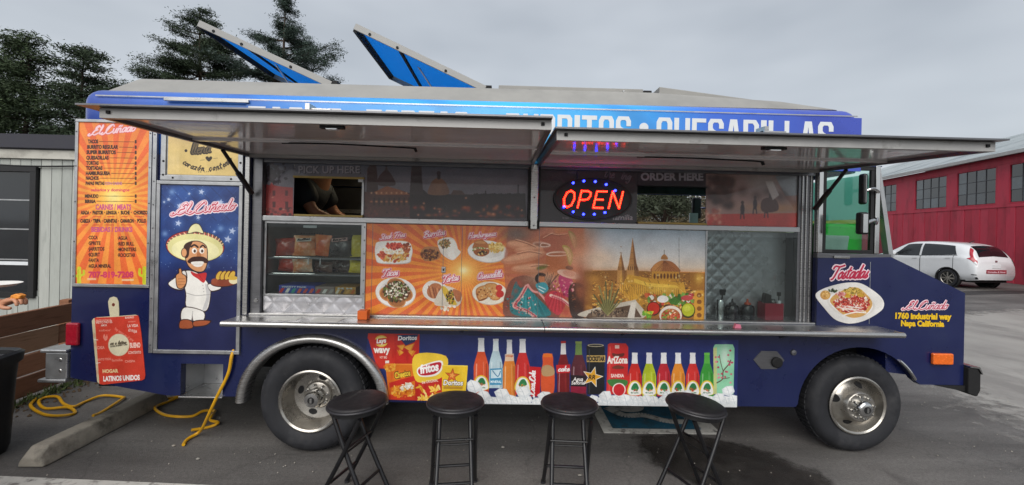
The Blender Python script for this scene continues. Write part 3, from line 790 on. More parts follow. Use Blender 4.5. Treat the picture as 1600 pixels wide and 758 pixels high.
    for cx, base, top, hw in ((713, 500, 228, 26), (790, 560, 130, 42)):
        c.poly([(cx - hw, base), (cx - hw * .95, 345), (cx - hw * .6, 300), (cx, top), (cx + hw * .6, 300), (cx + hw * .95, 345), (cx + hw, base)], ST)
        c.poly([(cx + hw * .25, base), (cx + hw * .25, 345), (cx, top), (cx + hw * .6, 300), (cx + hw * .95, 345), (cx + hw, base)], SH, .7)
        for k in range(5): c.poly([(cx - hw * .7 + k * hw * .3, 320), (cx - hw * .6 + k * hw * .3, 320), (cx - hw * .6 + k * hw * .3, 345), (cx - hw * .7 + k * hw * .3, 345)], '4c2f1c')
        for k in range(4): c.line([(cx - hw * .5 + k * hw * .12, 310 - k * 40), (cx + hw * .5 - k * hw * .12, 312 - k * 40)], 4, '8d6238', .8)
        c.soft(cx, 420, hw * .8, 60, 'f0b848', .6)
    c.curve([(920, 355), (925, 318), (960, 290), (1000, 280), (1050, 290), (1090, 325), (1096, 358)], 'a8683a'); c.curve([(920, 350), (930, 315), (965, 290), (990, 284), (980, 350)], 'c58648')
    for k in range(9): c.line([(1003, 284), (935 + k * 19, 355)], 2.5, '74452a', .7)
    c.curve([(978, 272), (985, 250), (1000, 240), (1016, 252), (1022, 274)], 'b27a44'); c.line([(999, 240), (999, 212)], 3, '54402e')
    c.poly([(918, 352), (1098, 355), (1104, 420), (912, 412)], 'c99038')
    for k in range(8): c.ell(935 + k * 22, 384, 7, 18, '6b3f1e')
    c.poly([(760, 372), (900, 400), (1130, 430), (1150, 520), (860, 500), (790, 560), (700, 480)], 'd19b38')
    c.poly([(800, 400), (900, 430), (1080, 445), (1100, 460), (900, 455), (800, 425)], 'f0c44e')
    for k in range(22): c.line([(800 + k * 14, 440 + k * 1.5), (800 + k * 14, 500 + k)], 4, '8a5a24', .7)
    for k in range(7): c.line([(700 + k * 14, 400 + k * 10), (705 + k * 14, 520 + k * 6)], 4, '9a6826', .8)
    c.soft(980, 470, 120, 30, 'ffd860', .6); c.soft(830, 560, 60, 60, 'e8b040', .6)
    c.poly([(1170, 360), (1240, 360), (1275, 370), (1275, 480), (1180, 470)], 'a8702c'); c.soft(1230, 400, 30, 40, 'ffcf60', .7); c.poly([(1200, 480), (1262, 478), (1268, 690), (1195, 690)], 'd79b3a')
    for k in range(4): c.ell(1232, 510 + k * 44, 16, 15, '8a5522')
    c.line([(1097, 130), (1099, 420)], 2.5, '5b5b5a', .8)
    for k in range(60):
        x_, y_ = c.rng.uniform(690, 1140), c.rng.uniform(400, 520); c.line([(x_, y_), (x_ + c.rng.uniform(2, 12), y_ + c.rng.uniform(4, 24))], 3, ['6b431c', 'ffdf7a', '50321a', 'e8b440'][k % 4], .7)
    for k in range(30): c.soft(c.rng.uniform(480, 1270), c.rng.uniform(365, 560), 7, 6, ['ffd873', 'fff0b0'][k % 2], .7)
    c.soft(470, 470, 40, 160, '8a4f34', .7); c.soft(440, 420, 30, 120, '7a4030', .4)
    c.blur((425, 20, 520, 640), 9)
    # planter with agave
    c.curve([(460, 650), (480, 610), (780, 545), (815, 550), (860, 660)], 'c9bfae'); c.poly([(480, 655), (500, 628), (770, 575), (800, 575), (850, 655)], '5c4636'); c.splat(640, 625, 140, 26, 160, ['4a382c', '6e5844', '8f7a62', '2f241c'], 8)
    c.poly([(780, 560), (815, 548), (800, 670), (752, 670)], 'd8d0c2')
    for k in range(17):
        a = math.radians(-150 + k * 7.6); r_ = 140 + 60 * math.sin(k * 2.1)
        c.line([(625, 640), (625 + r_ * .6 * math.cos(a), 640 + r_ * 1.15 * math.sin(a))], 9, '5c5a34' if k % 2 else '8b8450', 1, 0, 2)
    # salsa bowls
    for _ in range(70): c.ell(c.rng.uniform(880, 1190), c.rng.uniform(500, 575), c.rng.uniform(8, 18), c.rng.uniform(6, 14), ['5c8a34', '7ba94a', 'efe8e0', 'c8452e', 'e7e2d4', '3c6a28', 'b52f34', 'd86a3a'][c.rng.integers(8)], c.rng.uniform(0, 3), .95, 10)
    c.ell(990, 535, 38, 24, 'f0ece6'); c.ell(1150, 528, 40, 18, 'c04a4a'); c.curve([(1030, 540), (1080, 525), (1100, 555), (1050, 572)], '4a7a30')
    c.ell(928, 598, 45, 46, '3a1c14'); c.ell(928, 596, 40, 40, 'c3301f'); c.ell(1158, 610, 47, 50, '2b2a12'); c.ell(1158, 606, 42, 44, 'b9bd2c'); c.ell(1150, 596, 24, 22, 'cdd04a')
    c.ell(1042, 645, 80, 68, '8b3a24'); c.ell(1042, 642, 76, 64, 'eadfcf'); c.ell(1042, 650, 64, 52, 'b5653a'); c.splat(1042, 650, 60, 46, 130, ['c8402e', 'e4d8c0', '6b9a3a', 'a8572e', 'd98a4a'], 8)
    for _ in range(26): c.ell(c.rng.uniform(860, 920), c.rng.uniform(620, 660), 12, 7, ['6ba02c', '8cbf3c', 'd8c93a'][c.rng.integers(3)], c.rng.uniform(0, 3))
    c.noise(.02, 4)
    return c

def bag(c, pts, col, hi, lo):
    c.poly(pts, col)
    (x0, y0), (x1, y1), (x2, y2), (x3, y3) = pts[:4]
    c.poly([(x0, y0), (x1, y1), (x1, y1 + 9), (x0, y0 + 9)], hi, .8); c.poly([(x3, y3 - 9), (x2, y2 - 9), (x2, y2), (x3, y3)], lo, .7)
    for k in range(7):
        t = c.rng.uniform(.1, .9); c.soft(x0 + (x1 - x0) * t, (y0 + y3) / 2 + c.rng.uniform(-.3, .3) * (y3 - y0), 12, 36, hi if k % 2 else lo, .35)

def draw_snack():
    c = Cv('snack', (-.985, -.245, .365, .865), '1d2a66', 620)
    c.view(560, 510, 5.0)
    R_, O_, Y_ = 'c8281e', 'e2761f', 'f0c62c'
    bag(c, [(60, 40), (300, 40), (290, 330), (150, 330)], 'cf2f22', 'e0523c', 'a81c16')
    c.ell(180, 115, 52, 46, 'e9c04a'); c.ell(180, 115, 42, 38, 'f2d680'); c.curve([(130, 104), (230, 92), (228, 130), (134, 140)], 'c8281e'); c.text('Lays', 142, 132, 34, 'fdfaf4', 78, .05, .2, -.1)
    c.text('wavy', 118, 205, 52, 'fbf6ee', 130, .05); c.text('HOT BBQ', 168, 250, 18, 'f6ddd0', 56, .03); c.poly([(210, 268), (240, 266), (240, 286), (210, 288)], 'f4ece2')
    bag(c, [(280, 45), (478, 45), (470, 330), (285, 330)], 'c4261e', 'dd4b34', '9b1812')
    c.poly([(300, 68), (468, 62), (440, 120), (370, 150)], '20305e'); c.text('Doritos', 308, 108, 34, 'f6f4f0', 150, .04, .15, -.03)
    for p in ([(300, 150), (360, 140), (335, 190)], [(350, 160), (440, 130), (410, 200)], [(390, 200), (450, 190), (420, 235)], [(300, 180), (350, 210), (320, 230)]): c.poly(p, 'd98022'); c.poly([(x * .8 + 75, y * .8 + 34) for x, y in p], 'e9a13a')
    bag(c, [(210, 290), (450, 292), (455, 590), (240, 590)], O_, 'f2993a', 'c8281e')
    for k in range(20): c.ell(c.rng.uniform(205, 290), c.rng.uniform(300, 345), 15, 9, ['e8962a', 'f0b040', 'd07018'][k % 3], c.rng.uniform(0, 3))
    c.poly([(240, 440), (450, 380), (455, 420), (245, 480)], R_); c.poly([(240, 530), (455, 540), (455, 590), (240, 590)], 'd23a20')
    c.text('Cheetos', 284, 408, 50, '3a2410', 130, .09, .15, -.2); c.text('Cheetos', 287, 406, 46, 'f4cc3c', 124, .04, .15, -.2); c.splat(350, 505, 95, 50, 110, ['e88a1e', 'f2a83a', 'c8641a', 'f6c25a'], 13); c.splat(370, 470, 58, 30, 26, ['f2ead8', 'fbf6ea', 'e6dcc4'], 12)
    bag(c, [(435, 215), (685, 228), (650, 590), (445, 590)], R_, 'e2503a', 'a01812')
    c.curve([(440, 222), (684, 232), (668, 380), (560, 425), (445, 420)], 'f0c93a'); c.curve([(468, 320), (640, 265), (655, 330), (600, 385), (480, 390)], 'f6f2ea'); c.curve([(478, 326), (630, 278), (642, 326), (590, 372), (486, 380)], 'c01f30')
    c.text('fritos', 484, 368, 66, 'fdfbf6', 150, .05, .2, -.18); c.text('the ORIGINAL', 495, 448, 22, 'f6e4d4', 130, .03, 0, -.14)
    for k in range(46): c.ell(c.rng.uniform(465, 640), c.rng.uniform(470, 575), 24, 8, ['eeb636', 'f6cb58', 'd8901c', 'f8dc84'][k % 4], c.rng.uniform(0, 3))
    bag(c, [(655, 300), (855, 305), (838, 520), (650, 515)], Y_, 'f8dc60', 'd8a418')
    star(c, 732, 385, 62, '9c3a18', 1, .1); star(c, 732, 385, 52, 'd96a28', 1, .1); star(c, 732, 382, 26, 'f0a850', 1, .3)
    c.text('Doritos', 658, 458, 42, '2a1a10', 162, .07, .15, .02); c.text('Doritos', 661, 457, 40, 'fbf8f2', 156, .035, .15, .02); c.poly([(665, 466), (815, 470), (813, 492), (664, 488)], 'b9862a', .8)
    c.noise(.012, 4)
    return c

def bottle(c, x, top, bot, hw, col, lab=None, neck='e8e8ea', capc='dcdde0', hi=None):
    nw = hw * .36; sh = top + (bot - top) * .42
    pts = [(x - nw, top), (x - nw, top + (sh - top) * .45), (x - hw * .85, sh), (x - hw, sh + 40), (x - hw, bot), (x + hw, bot), (x + hw, sh + 40), (x + hw * .85, sh), (x + nw, top + (sh - top) * .45), (x + nw, top)]
    c.poly(pts, col)
    c.poly([(x - nw, top), (x - nw * 1.25, top + (sh - top) * .58), (x + nw * 1.25, top + (sh - top) * .58), (x + nw, top)], neck)
    c.poly([(x - nw * 1.15, top - 4), (x + nw * 1.15, top - 4), (x + nw * 1.15, top + 14), (x - nw * 1.15, top + 14)], capc)
    c.line([(x - hw * .6, sh + 20), (x - hw * .72, bot - 10)], hw * .16, 'ffffff', .4); c.line([(x + hw * .7, sh + 20), (x + hw * .78, bot - 10)], hw * .2, '000000', .2); c.line([(x + hw * .3, sh + 5), (x + hw * .4, bot)], hw * .14, hi or 'ffffff', .2)
    if lab:
        y = bot - (bot - sh) * .32
        c.curve([(x - hw, y + 46), (x - hw * .8, y - 34), (x, y - 62), (x + hw * .8, y - 34), (x + hw, y + 46)], 'e9c23a'); c.curve([(x - hw * .85, y + 46), (x - hw * .65, y - 28), (x, y - 52), (x + hw * .65, y - 28), (x + hw * .85, y + 46)], 'f2f0ea')
        c.curve([(x - hw * .5, y + 10), (x - hw * .2, y - 34), (x + hw * .3, y - 36), (x + hw * .55, y + 6)], '2f7a48'); c.splat(x, y + 10, hw * .5, 14, 14, ['e07a2a', 'c83a2a', '3f8f4e'], 7); c.text('fruit', x - hw * .55, y + 40, 12, '2c6a44', hw * 1.1, .02)

def draw_drink():
    c = Cv('drink', (-.245, 1.785, .355, .86), '1d2a68', 520)
    c.view(560, 510, 5.0)
    bottle(c, 962, 95, 520, 58, 'd8532c', True); bottle(c, 1075, 102, 480, 52, 'b9d0d8', False, 'dfe9ec'); bottle(c, 1180, 108, 550, 50, 'e0822e', False); bottle(c, 1282, 102, 530, 58, 'cc2c2a', True)
    c.poly([(1030, 330), (1122, 325), (1122, 455), (1028, 455)], '3d8fb8'); c.poly([(1036, 340), (1116, 336), (1116, 400), (1036, 405)], 'cfe4ec'); c.line([(1050, 345), (1090, 390), (1110, 350)], 6, '2a6f9a', 1, 4); c.text('MINERAL', 1034, 440, 20, 'eef6f8', 84, .03)
    c.poly([(1145, 215), (1215, 212), (1215, 270), (1145, 272)], 'e8d6c4', .8); c.text('orange', 1150, 236, 14, 'c8502a', 60, .03)
    c.poly([(1338, 312), (1425, 318), (1415, 545), (1345, 545)], 'c81c24'); c.script('Coca Cola', 1372, 535, 22, [(.42, 'fbf8f6', 0, 0)], -PI / 2 + .05, .2, 185)
    c.curve([(1438, 225), (1475, 208), (1515, 228), (1520, 300), (1530, 360), (1520, 520), (1432, 520), (1425, 360), (1438, 290)], 'd9572e'); c.curve([(1432, 320), (1480, 300), (1525, 330), (1520, 380), (1440, 385)], 'b8956a'); c.poly([(1442, 212), (1512, 212), (1514, 240), (1440, 240)], 'e8742c')
    c.view(860, 510, 5.0)
    bottle(c, 98, 118, 530, 48, '7a1c20', False, 'e6e2e0', 'c02a2a', 'd85a4a'); c.poly([(42, 300), (152, 296), (150, 362), (46, 366)], 'c8242a'); c.script('coke', 55, 350, 20, [(.42, 'f8f4f2', 0, 0)], -.02, .3, 88)
    bottle(c, 217, 120, 540, 62, '5a2630', False, '6f8a4a', '8a9a52', 'b0606a'); c.poly([(155, 378), (278, 385), (272, 522), (155, 522)], '24181c'); c.poly([(155, 465), (276, 470), (272, 522), (155, 522)], '8c1836'); c.text('Agua', 172, 425, 30, 'f0ece8', 80, .03, .2); c.text('Señorial', 160, 452, 28, 'f0ece8', 108, .03, .2)
    c.poly([(278, 150), (300, 136), (405, 140), (420, 165), (418, 530), (285, 530)], '17171b'); c.ell(350, 148, 64, 12, 'c9bda0'); c.ell(350, 148, 54, 7, '3a3630'); c.poly([(280, 225), (425, 225), (425, 278), (280, 278)], 'c2a05c'); c.text('ROCKSTAR', 284, 268, 34, '1c1814', 136, .05); c.line([(300, 180), (300, 520)], 8, '4a4a52', .7)
    star(c, 325, 395, 86, 'f0eee6', 1, .25); star(c, 325, 395, 74, 'e0a22c', 1, .25); c.text('RR', 292, 412, 34, '3a2a14', 56, .03, .2)
    c.poly([(445, 140), (462, 130), (585, 132), (604, 160), (600, 530), (432, 530)], 'cc2c2c'); c.line([(462, 160), (455, 520)], 14, 'e8604e', .6); c.poly([(500, 146), (534, 146), (534, 172), (500, 172)], 'e8c0b4')
    c.curve([(480, 208), (520, 215), (572, 208), (560, 236), (490, 236)], '6b2c24'); c.text('AriZona', 438, 286, 54, 'f8efe6', 162, .05); c.curve([(480, 318), (520, 302), (570, 316), (560, 330), (490, 330)], '7a3a2c'); c.text('SANDIA', 468, 396, 26, 'f6dcd2', 104, .05); c.curve([(440, 420), (520, 410), (600, 425), (575, 470), (480, 470)], '3f7a3a'); c.ell(532, 492, 52, 52, 'f2e6e0'); c.ell(532, 494, 44, 46, 'c8242c')
    for x, col, cap in ((655, 'cf2e28', 'e8e8ea'), (768, 'b6c42a', 'e8e8ea'), (882, 'b82430', 'e8e8ea'), (995, 'e08a2a', 'e8e8ea'), (1110, 'd0302c', 'e8e8ea'), (1222, '3c9a38', '6cc04a')):
        bottle(c, x, 208, 545, 54, col, True, cap if x < 1200 else '58b046', cap)
    c.poly([(1272, 165), (1285, 138), (1425, 138), (1440, 170), (1432, 530), (1275, 530)], '8fcfa8'); c.poly([(1272, 170), (1300, 160), (1300, 530), (1276, 530)], 'd8c87a', .7); c.soft(1360, 230, 40, 90, 'dff2e2', .8)
    c.line([(1300, 440), (1345, 410), (1350, 350), (1390, 300), (1410, 262)], 8, '5a3a34', 1, 4); c.line([(1350, 350), (1330, 280), (1320, 220)], 5, '5a3a34', 1, 4); c.line([(1345, 410), (1400, 400)], 5, '5a3a34')
    for _ in range(22): c.ell(c.rng.uniform(1290, 1425), c.rng.uniform(170, 440), 9, 8, ['c86a7a', 'd88a94', 'b84a60'][c.rng.integers(3)])
    # ice
    c.view(560, 510, 5.0)
    def ice(x, y, r):
        p = [(x + r * math.cos(a) * c.rng.uniform(.75, 1.1), y + r * .8 * math.sin(a) * c.rng.uniform(.75, 1.1)) for a in np.linspace(.3, 6.4, 7)]
        c.poly(p, 'dfe4e6'); c.poly([(a * .7 + x * .3, b * .7 + y * .3 - r * .1) for a, b in p], 'f0f2f2'); c.line([p[4], (x, y), p[1]], 5, 'b5bec4', .6); c.line([(x, y), p[3]], 4, 'c4ccd0', .6)
    c.poly([(840, 590), (2968, 600), (2968, 640), (840, 640)], 'dfe3e4')
    for k in range(46):
        x = 860 + k * 47; ice(x + c.rng.uniform(-15, 15), 575 + c.rng.uniform(-8, 12), 48)
    for x, y, r in ((905, 470, 70), (980, 540, 60), (1120, 520, 62), (1285, 510, 66), (1460, 545, 66), (1640, 560, 60), (1930, 545, 62), (2080, 560, 55), (2250, 570, 52), (2420, 545, 60), (2560, 530, 52), (2700, 560, 52), (2820, 560, 58), (2890, 500, 56), (2930, 570, 50)): ice(x, y, r)
    c.noise(.012, 4)
    return c

def draw_plate():
    c = Cv('plate', (2.372, 2.898, 1.0, 1.33), 'e6e3de', 520)
    c.view(1265, 405, 6.889)
    c.ell(440, 470, 260, 150, 'd9d4cc', .2, .8); c.ell(440, 470, 240, 130, 'efece7', .2)
    c.ell(165, 385, 55, 50, 'c9954c'); c.splat(165, 385, 50, 40, 40, ['d8a85c', 'b9803c', 'e0b870'], 10); c.splat(245, 335, 48, 20, 30, ['3a4a2c', '55663a', '2a3420'], 11)
    c.curve([(215, 440), (300, 360), (480, 300), (600, 370), (670, 480), (600, 590), (470, 630), (350, 590), (260, 510)], 'd3a25c')
    food_pile(c, 450, 470, 190, 105, ['c0392e', 'a82c28', 'd9614e', 'efe2d6', 'b5322c', 'e6c8b8', '8a2420'], 420, 15); food_pile(c, 460, 350, 100, 42, ['c9a044', 'b08a34', 'd9b85c', '8a7a34'], 130, 14); c.splat(390, 395, 40, 18, 26, ['d9b030', 'c89a20'], 13); c.splat(540, 385, 36, 22, 20, ['d0a838', 'b88a28'], 13)
    c.splat(330, 380, 50, 28, 30, ['e6d0c8', 'd88a84', 'c06060'], 14)
    for k in range(9): c.line([(290 + k * 18, 500 + (k % 3) * 16), (420 + k * 22, 560 - (k % 4) * 14)], 9, 'efe4dc', .8, 0)
    c.line([(350, 605), (480, 570), (600, 575)], 14, 'efe8e0', 1, 4)
    c.noise(.015, 4)
    return c

def draw_filmL():
    c = Cv('filmL', (-1.85, .21, 1.72, 2.13), '47434e', 420)
    c.vgrad(240, 350, [(0, '5a6070'), (.25, '827d86'), (.5, '787480'), (1, '2e262c')])
    c.view(400, 240, 6.667)
    # left: tree and red building
    for _ in range(90): c.ell(170 + c.rng.normal(0, 55), 200 + c.rng.normal(0, 50), 20, 14, ['2c232a', '352a32', '40303a'][c.rng.integers(3)], c.rng.uniform(0, 3), .8, 9)
    for x in (115, 190, 240): c.line([(x, 320), (x + 10, 220)], 9, '30252a')
    c.poly([(55, 310), (150, 330), (170, 300), (190, 330), (270, 345), (390, 355), (390, 645), (60, 645)], 'b04240')
    for x in (180, 310): c.poly([(x, 385), (x + 28, 385), (x + 28, 440), (x, 440)], '5f2224'); c.poly([(x, 500), (x + 30, 500), (x + 30, 560), (x, 560)], '55201f')
    for _ in range(40): c.ell(c.rng.uniform(70, 385), c.rng.uniform(570, 640), 18, 14, ['5a2024', '7a3030', 'a85048', '3a181c'][c.rng.integers(4)], 0, .8, 9)
    for x, y in ((180, 455), (110, 575), (290, 580)): c.soft(x, y, 14, 8, 'd8a08a', .8)
    c.text('PICK UP HERE', 450, 208, 78, '2f2c33', 640, .035); c.text('PICK UP HERE', 446, 205, 76, 'aaa6ae', 636, .03)
    # cathedral by night
    c.poly([(1130, 400), (1250, 390), (1370, 345), (1500, 380), (1620, 420), (1620, 660), (1130, 660)], '5e3a34')
    c.poly([(1150, 400), (1160, 160), (1185, 120), (1200, 90), (1235, 90), (1250, 120), (1262, 230), (1270, 400)], '45302f')
    c.curve([(1270, 330), (1280, 240), (1340, 170), (1355, 110), (1370, 170), (1420, 240), (1445, 330)], '4a3436')
    c.line([(1355, 170), (1355, 100)], 10, '3a2a2c')
    c.poly([(1230, 400), (1360, 340), (1500, 380), (1600, 430), (1250, 430)], 'a8623e')
    for x in range(1200, 1590, 52): c.soft(x, 410, 10, 10, 'ffd0a0', .95); c.soft(x, 500, 16, 11, 'ffb878' if x % 3 else 'd88858', .95); c.poly([(x + 20, 460), (x + 40, 460), (x + 40, 540), (x + 20, 540)], '301f22', .7)
    for _ in range(70): c.soft(c.rng.uniform(1130, 2800), c.rng.uniform(560, 650), c.rng.uniform(8, 24), c.rng.uniform(8, 18), ['6a2c34', '8a4438', '3a2228', '7a5038', '562634'][c.rng.integers(5)], .7)
    c.view(640, 240, 6.891)
    c.poly([(0, 390), (140, 385), (200, 440), (430, 440), (560, 440), (750, 445), (1250, 430), (1260, 700), (0, 700)], '2e2227')
    c.poly([(20, 110), (125, 110), (130, 265), (145, 440), (0, 440), (10, 265)], '3a2c30')
    c.curve([(205, 440), (215, 350), (250, 290), (310, 262), (365, 290), (405, 350), (412, 440)], '8a6450'); c.soft(320, 370, 40, 60, 'a8785a', .6); c.line([(312, 265), (312, 205)], 34, '3a3036'); c.ell(312, 212, 22, 22, '4a4046')
    c.poly([(440, 445), (470, 395), (560, 400), (600, 445)], '5c4038'); c.line([(815, 445), (818, 405)], 12, '2b2228'); c.line([(1170, 440), (1172, 340)], 12, '2b2228')
    for _ in range(60): c.soft(c.rng.uniform(20, 1240), c.rng.uniform(560, 680), c.rng.uniform(10, 34), c.rng.uniform(10, 26), ['a04434', 'b8563c', '3c2024', '7a3838', 'd88048'][c.rng.integers(5)], .7)
    for x, y in ((150, 535), (605, 478), (320, 625), (90, 660), (265, 590), (1210, 610), (900, 650)): c.soft(x, y, 13, 12, 'f0a880', .95)
    for x in range(700, 1250, 24): c.ell(x, 445, 15, 10 + (x * 7 % 11), '281f24')
    c.blur(None, 1); c.noise(.015, 4)
    return c

def draw_filmR():
    c = Cv('filmR', (.24, 2.275, 1.725, 2.14), '1e1419', 420)
    c.view(820, 170, 3.99)
    c.vgrad(340, 720, [(0, '2a2228'), (1, '1c1318')])
    c.text('ORDER HERE', 722, 448, 46, '2c282d', 392, .05); c.text('ORDER HERE', 719, 446, 46, '8a868c', 390, .045)
    c.script('the King', 490, 425, 26, [(.3, '5f565c', 0, 0)], .12, .25, 165); c.script('taco', 265, 400, 22, [(.28, '453c42', 0, 0)], .1, .25, 60)
    c.text('familia', 545, 692, 34, '8f878c', 125, .02, .1); c.text('la casa', 235, 684, 14, '6b6068', 40, .02)
    for _ in range(20): c.line([(c.rng.uniform(110, 250), c.rng.uniform(370, 500)), (c.rng.uniform(110, 260), c.rng.uniform(370, 500))], 2, '3c3238', .6)
    # riders on a red square
    c.view(1080, 220, 2.527)
    c.poly([(55, 100), (455, 100), (455, 350), (55, 350)], '8a706a'); c.poly([(60, 290), (455, 285), (455, 350), (60, 350)], 'a03c36')
    for _ in range(60): c.soft(c.rng.uniform(58, 160), c.rng.uniform(140, 260), 16, 14, ['2f2424', '3c2a28', '4a342e'][c.rng.integers(3)], .7)
    c.soft(280, 160, 90, 50, '8f8a88', .8); c.poly([(330, 140), (440, 120), (440, 215), (370, 218)], '7c8084'); c.soft(320, 265, 110, 22, 'a0744a', .7)
    for x, y in ((200, 200), (255, 215), (300, 200), (350, 220)): c.soft(x, y, 26, 24, '4a3632', .8)
    for x, y in ((200, 270), (295, 265), (310, 240), (250, 250)): c.ell(x, y, 8, 22, '33262a'); c.ell(x, y - 26, 6, 7, '3c2c2a'); c.line([(x - 6, y + 15), (x - 8, y + 38)], 4, '33262a'); c.line([(x + 4, y + 15), (x + 6, y + 38)], 4, '33262a')
    c.curve([(275, 240), (300, 225), (335, 235), (340, 275), (280, 280)], '4a3430'); c.poly([(290, 160), (320, 160), (345, 215), (320, 235)], 'b0aaa6', .8)
    for _ in range(30): c.soft(c.rng.uniform(50, 110), c.rng.uniform(270, 330), 8, 8, ['c8a894', 'a86a54', '8a4038'][c.rng.integers(3)], .6)
    c.blur((50, 95, 460, 355), 2); c.a *= 1.3; c.noise(.015, 4)
    return c
# ------------------------------------------------------------------ shared materials
M = {}
M['navy'] = pm('navy_vinyl', '101a48', .32, 0, .1, 4, .12, 2.5, .35, (1, 1, 1), .1, .5, '18234a', (.48, .7), 2.2, 7)
M['steel'] = pm('brushed_steel', 'b9b8b6', .3, .92, .1, 9, .05, 40, 0, (1, 1, 30), .1)
M['steel_dark'] = pm('dull_steel', '77777a', .38, .85, .15, 8, .04, 30, 0, (1, 1, 20), .1)
M['steel_wall'] = pm('interior_steel', '55565a', .4, .7, .2, 5)
M['chrome'] = pm('chrome', 'c9c9c8', .14, 1, .06, 6, .02, 20, 0, (1, 1, 1), .06)
M['alu'] = pm('aluminium_trim', 'b4b5b6', .34, .8, .1, 10, .03, 50)
M['alu_paint'] = pm('awning_edge_paint', 'adacaa', .45, .2, .14, 6, .05, 40, 0, (1, 1, 1), .1, .5, '7c7a77', (.6, .75), 9)
M['awn_under'] = pm('awning_lining', 'f0eef0', .1, .2, .06, 3, .1, 7, 0, (1, 2.5, 1), .04)
M['roof'] = pm('roof_grey', '94938f', .6, 0, .06, 3, .05, 30, 0, (1, 1, 1), .1, .5, '82817e', (.45, .75), 2)
def translucent(name, col, f=.5):
    m = pm(name, col, .5, 0, .06, 4, .1, 10); n = m.node_tree.nodes; l = m.node_tree.links.new
    b = n['Principled BSDF']; t = n.new('ShaderNodeBsdfTranslucent'); t.inputs[0].default_value = (*lin(col), 1)
    x = n.new('ShaderNodeMixShader'); x.inputs[0].default_value = f
    l(b.outputs[0], x.inputs[1]); l(t.outputs[0], x.inputs[2]); l(x.outputs[0], n['Material Output'].inputs[0])
    return m
M['tarp'] = translucent('blue_lining', '62ccff', .8)
M['hatch_rail'] = pm('hatch_rail_grey', '8f8f8d', .5, .2, .12, 6)
M['hatch_skin'] = translucent('hatch_fibreglass', 'd4e8f4', .8)
M['black'] = pm('black_plastic', '141416', .42, 0, .2, 20, .1, 80)
M['rubber'] = pm('tyre_rubber', '232428', .7, 0, .2, 14, .1, 60, 0, (1, 1, 1), .1, .4, '3a3a3c', (.5, .75), 6)
M['wheel'] = pm('wheel_steel', 'aaa69f', .28, .85, .12, 8, .03, 40, 0, (1, 1, 1), .08, .5, '7d766c', (.55, .8), 7)
M['under'] = pm('underbody_black', '0e0e10', .8, 0, .3, 10)
M['amber'] = pm('amber_lens', 'e0671c', .2, 0, .15, 60, .1, 150, .5)
M['redlens'] = pm('red_lens', 'a3142a', .2, 0, .15, 60, .1, 150, .5)
M['white_vinyl'] = pm('white_vinyl', 'd9dde0', .35, 0, .04, 6)
M['yellow_vinyl'] = pm('yellow_vinyl', 'e3b91f', .35, 0, .05, 6)
M['pink_vinyl'] = pm('pink_vinyl', 'ecd3dc', .35, 0, .05, 6)
M['crimson_vinyl'] = pm('crimson_vinyl', 'b82a48', .35, 0, .05, 6)
M['gasket'] = pm('rubber_gasket', '121214', .55, 0, .2, 20)
M['glass'] = glass('clear_glass', (.8, .84, .83))
M['tint'] = glass('tinted_cab_glass', (.84, .97, .93), 1.5)
M['greenplastic'] = pm('green_plastic', '18a52c', .35, 0, .1, 6)
M['skin'] = pm('skin', 'b98264', .5, 0, .1, 20, .05, 120)

# header: one wide print that runs from deep blue through bright blue and back
def header_material():
    m = pm('header_print', '2f6fd0', .3, 0, 0, 5, 0, 5, .35)
    n = m.node_tree.nodes; l = m.node_tree.links.new; b = n['Principled BSDF']
    t = n.new('ShaderNodeTexCoord'); s = n.new('ShaderNodeSeparateXYZ'); mr = n.new('ShaderNodeMapRange')
    mr.inputs['From Min'].default_value = -3.14; mr.inputs['From Max'].default_value = 2.72
    r = n.new('ShaderNodeValToRGB'); e = r.color_ramp.elements
    stops = [(0, '2c4496'), (.1, '2f60bc'), (.25, '3382da'), (.4, '32a2ec'), (.55, '3cb8f8'), (.7, '34a2ec'), (.8, '3a6ad2'), (.95, '3a4db0')]
    e[0].position, e[1].position = 0, .95
    e[0].color = (*lin(stops[0][1]), 1); e[1].color = (*lin(stops[-1][1]), 1)
    for p, c in stops[1:-1]: e.new(p).color = (*lin(c), 1)
    wv = n.new('ShaderNodeTexWave'); wv.inputs['Scale'].default_value = .45; wv.inputs['Distortion'].default_value = 1.5; wv.bands_direction = 'DIAGONAL'
    wr = n.new('ShaderNodeValToRGB'); wr.color_ramp.elements[0].position = .9; wr.color_ramp.elements[0].color = (0, 0, 0, 1); wr.color_ramp.elements[1].color = (.25, .25, .25, 1)
    mx = n.new('ShaderNodeMixRGB'); mx.inputs[2].default_value = (*lin('20308a'), 1)
    l(t.outputs['Object'], s.inputs[0]); l(s.outputs[0], mr.inputs[0]); l(mr.outputs[0], r.inputs[0])
    l(t.outputs['Object'], wv.inputs['Vector']); l(wv.outputs[0], wr.inputs[0]); l(wr.outputs[0], mx.inputs[0])
    l(r.outputs[0], mx.inputs[1]); l(mx.outputs[0], b.inputs['Base Color'])
    return m
M['header'] = header_material()

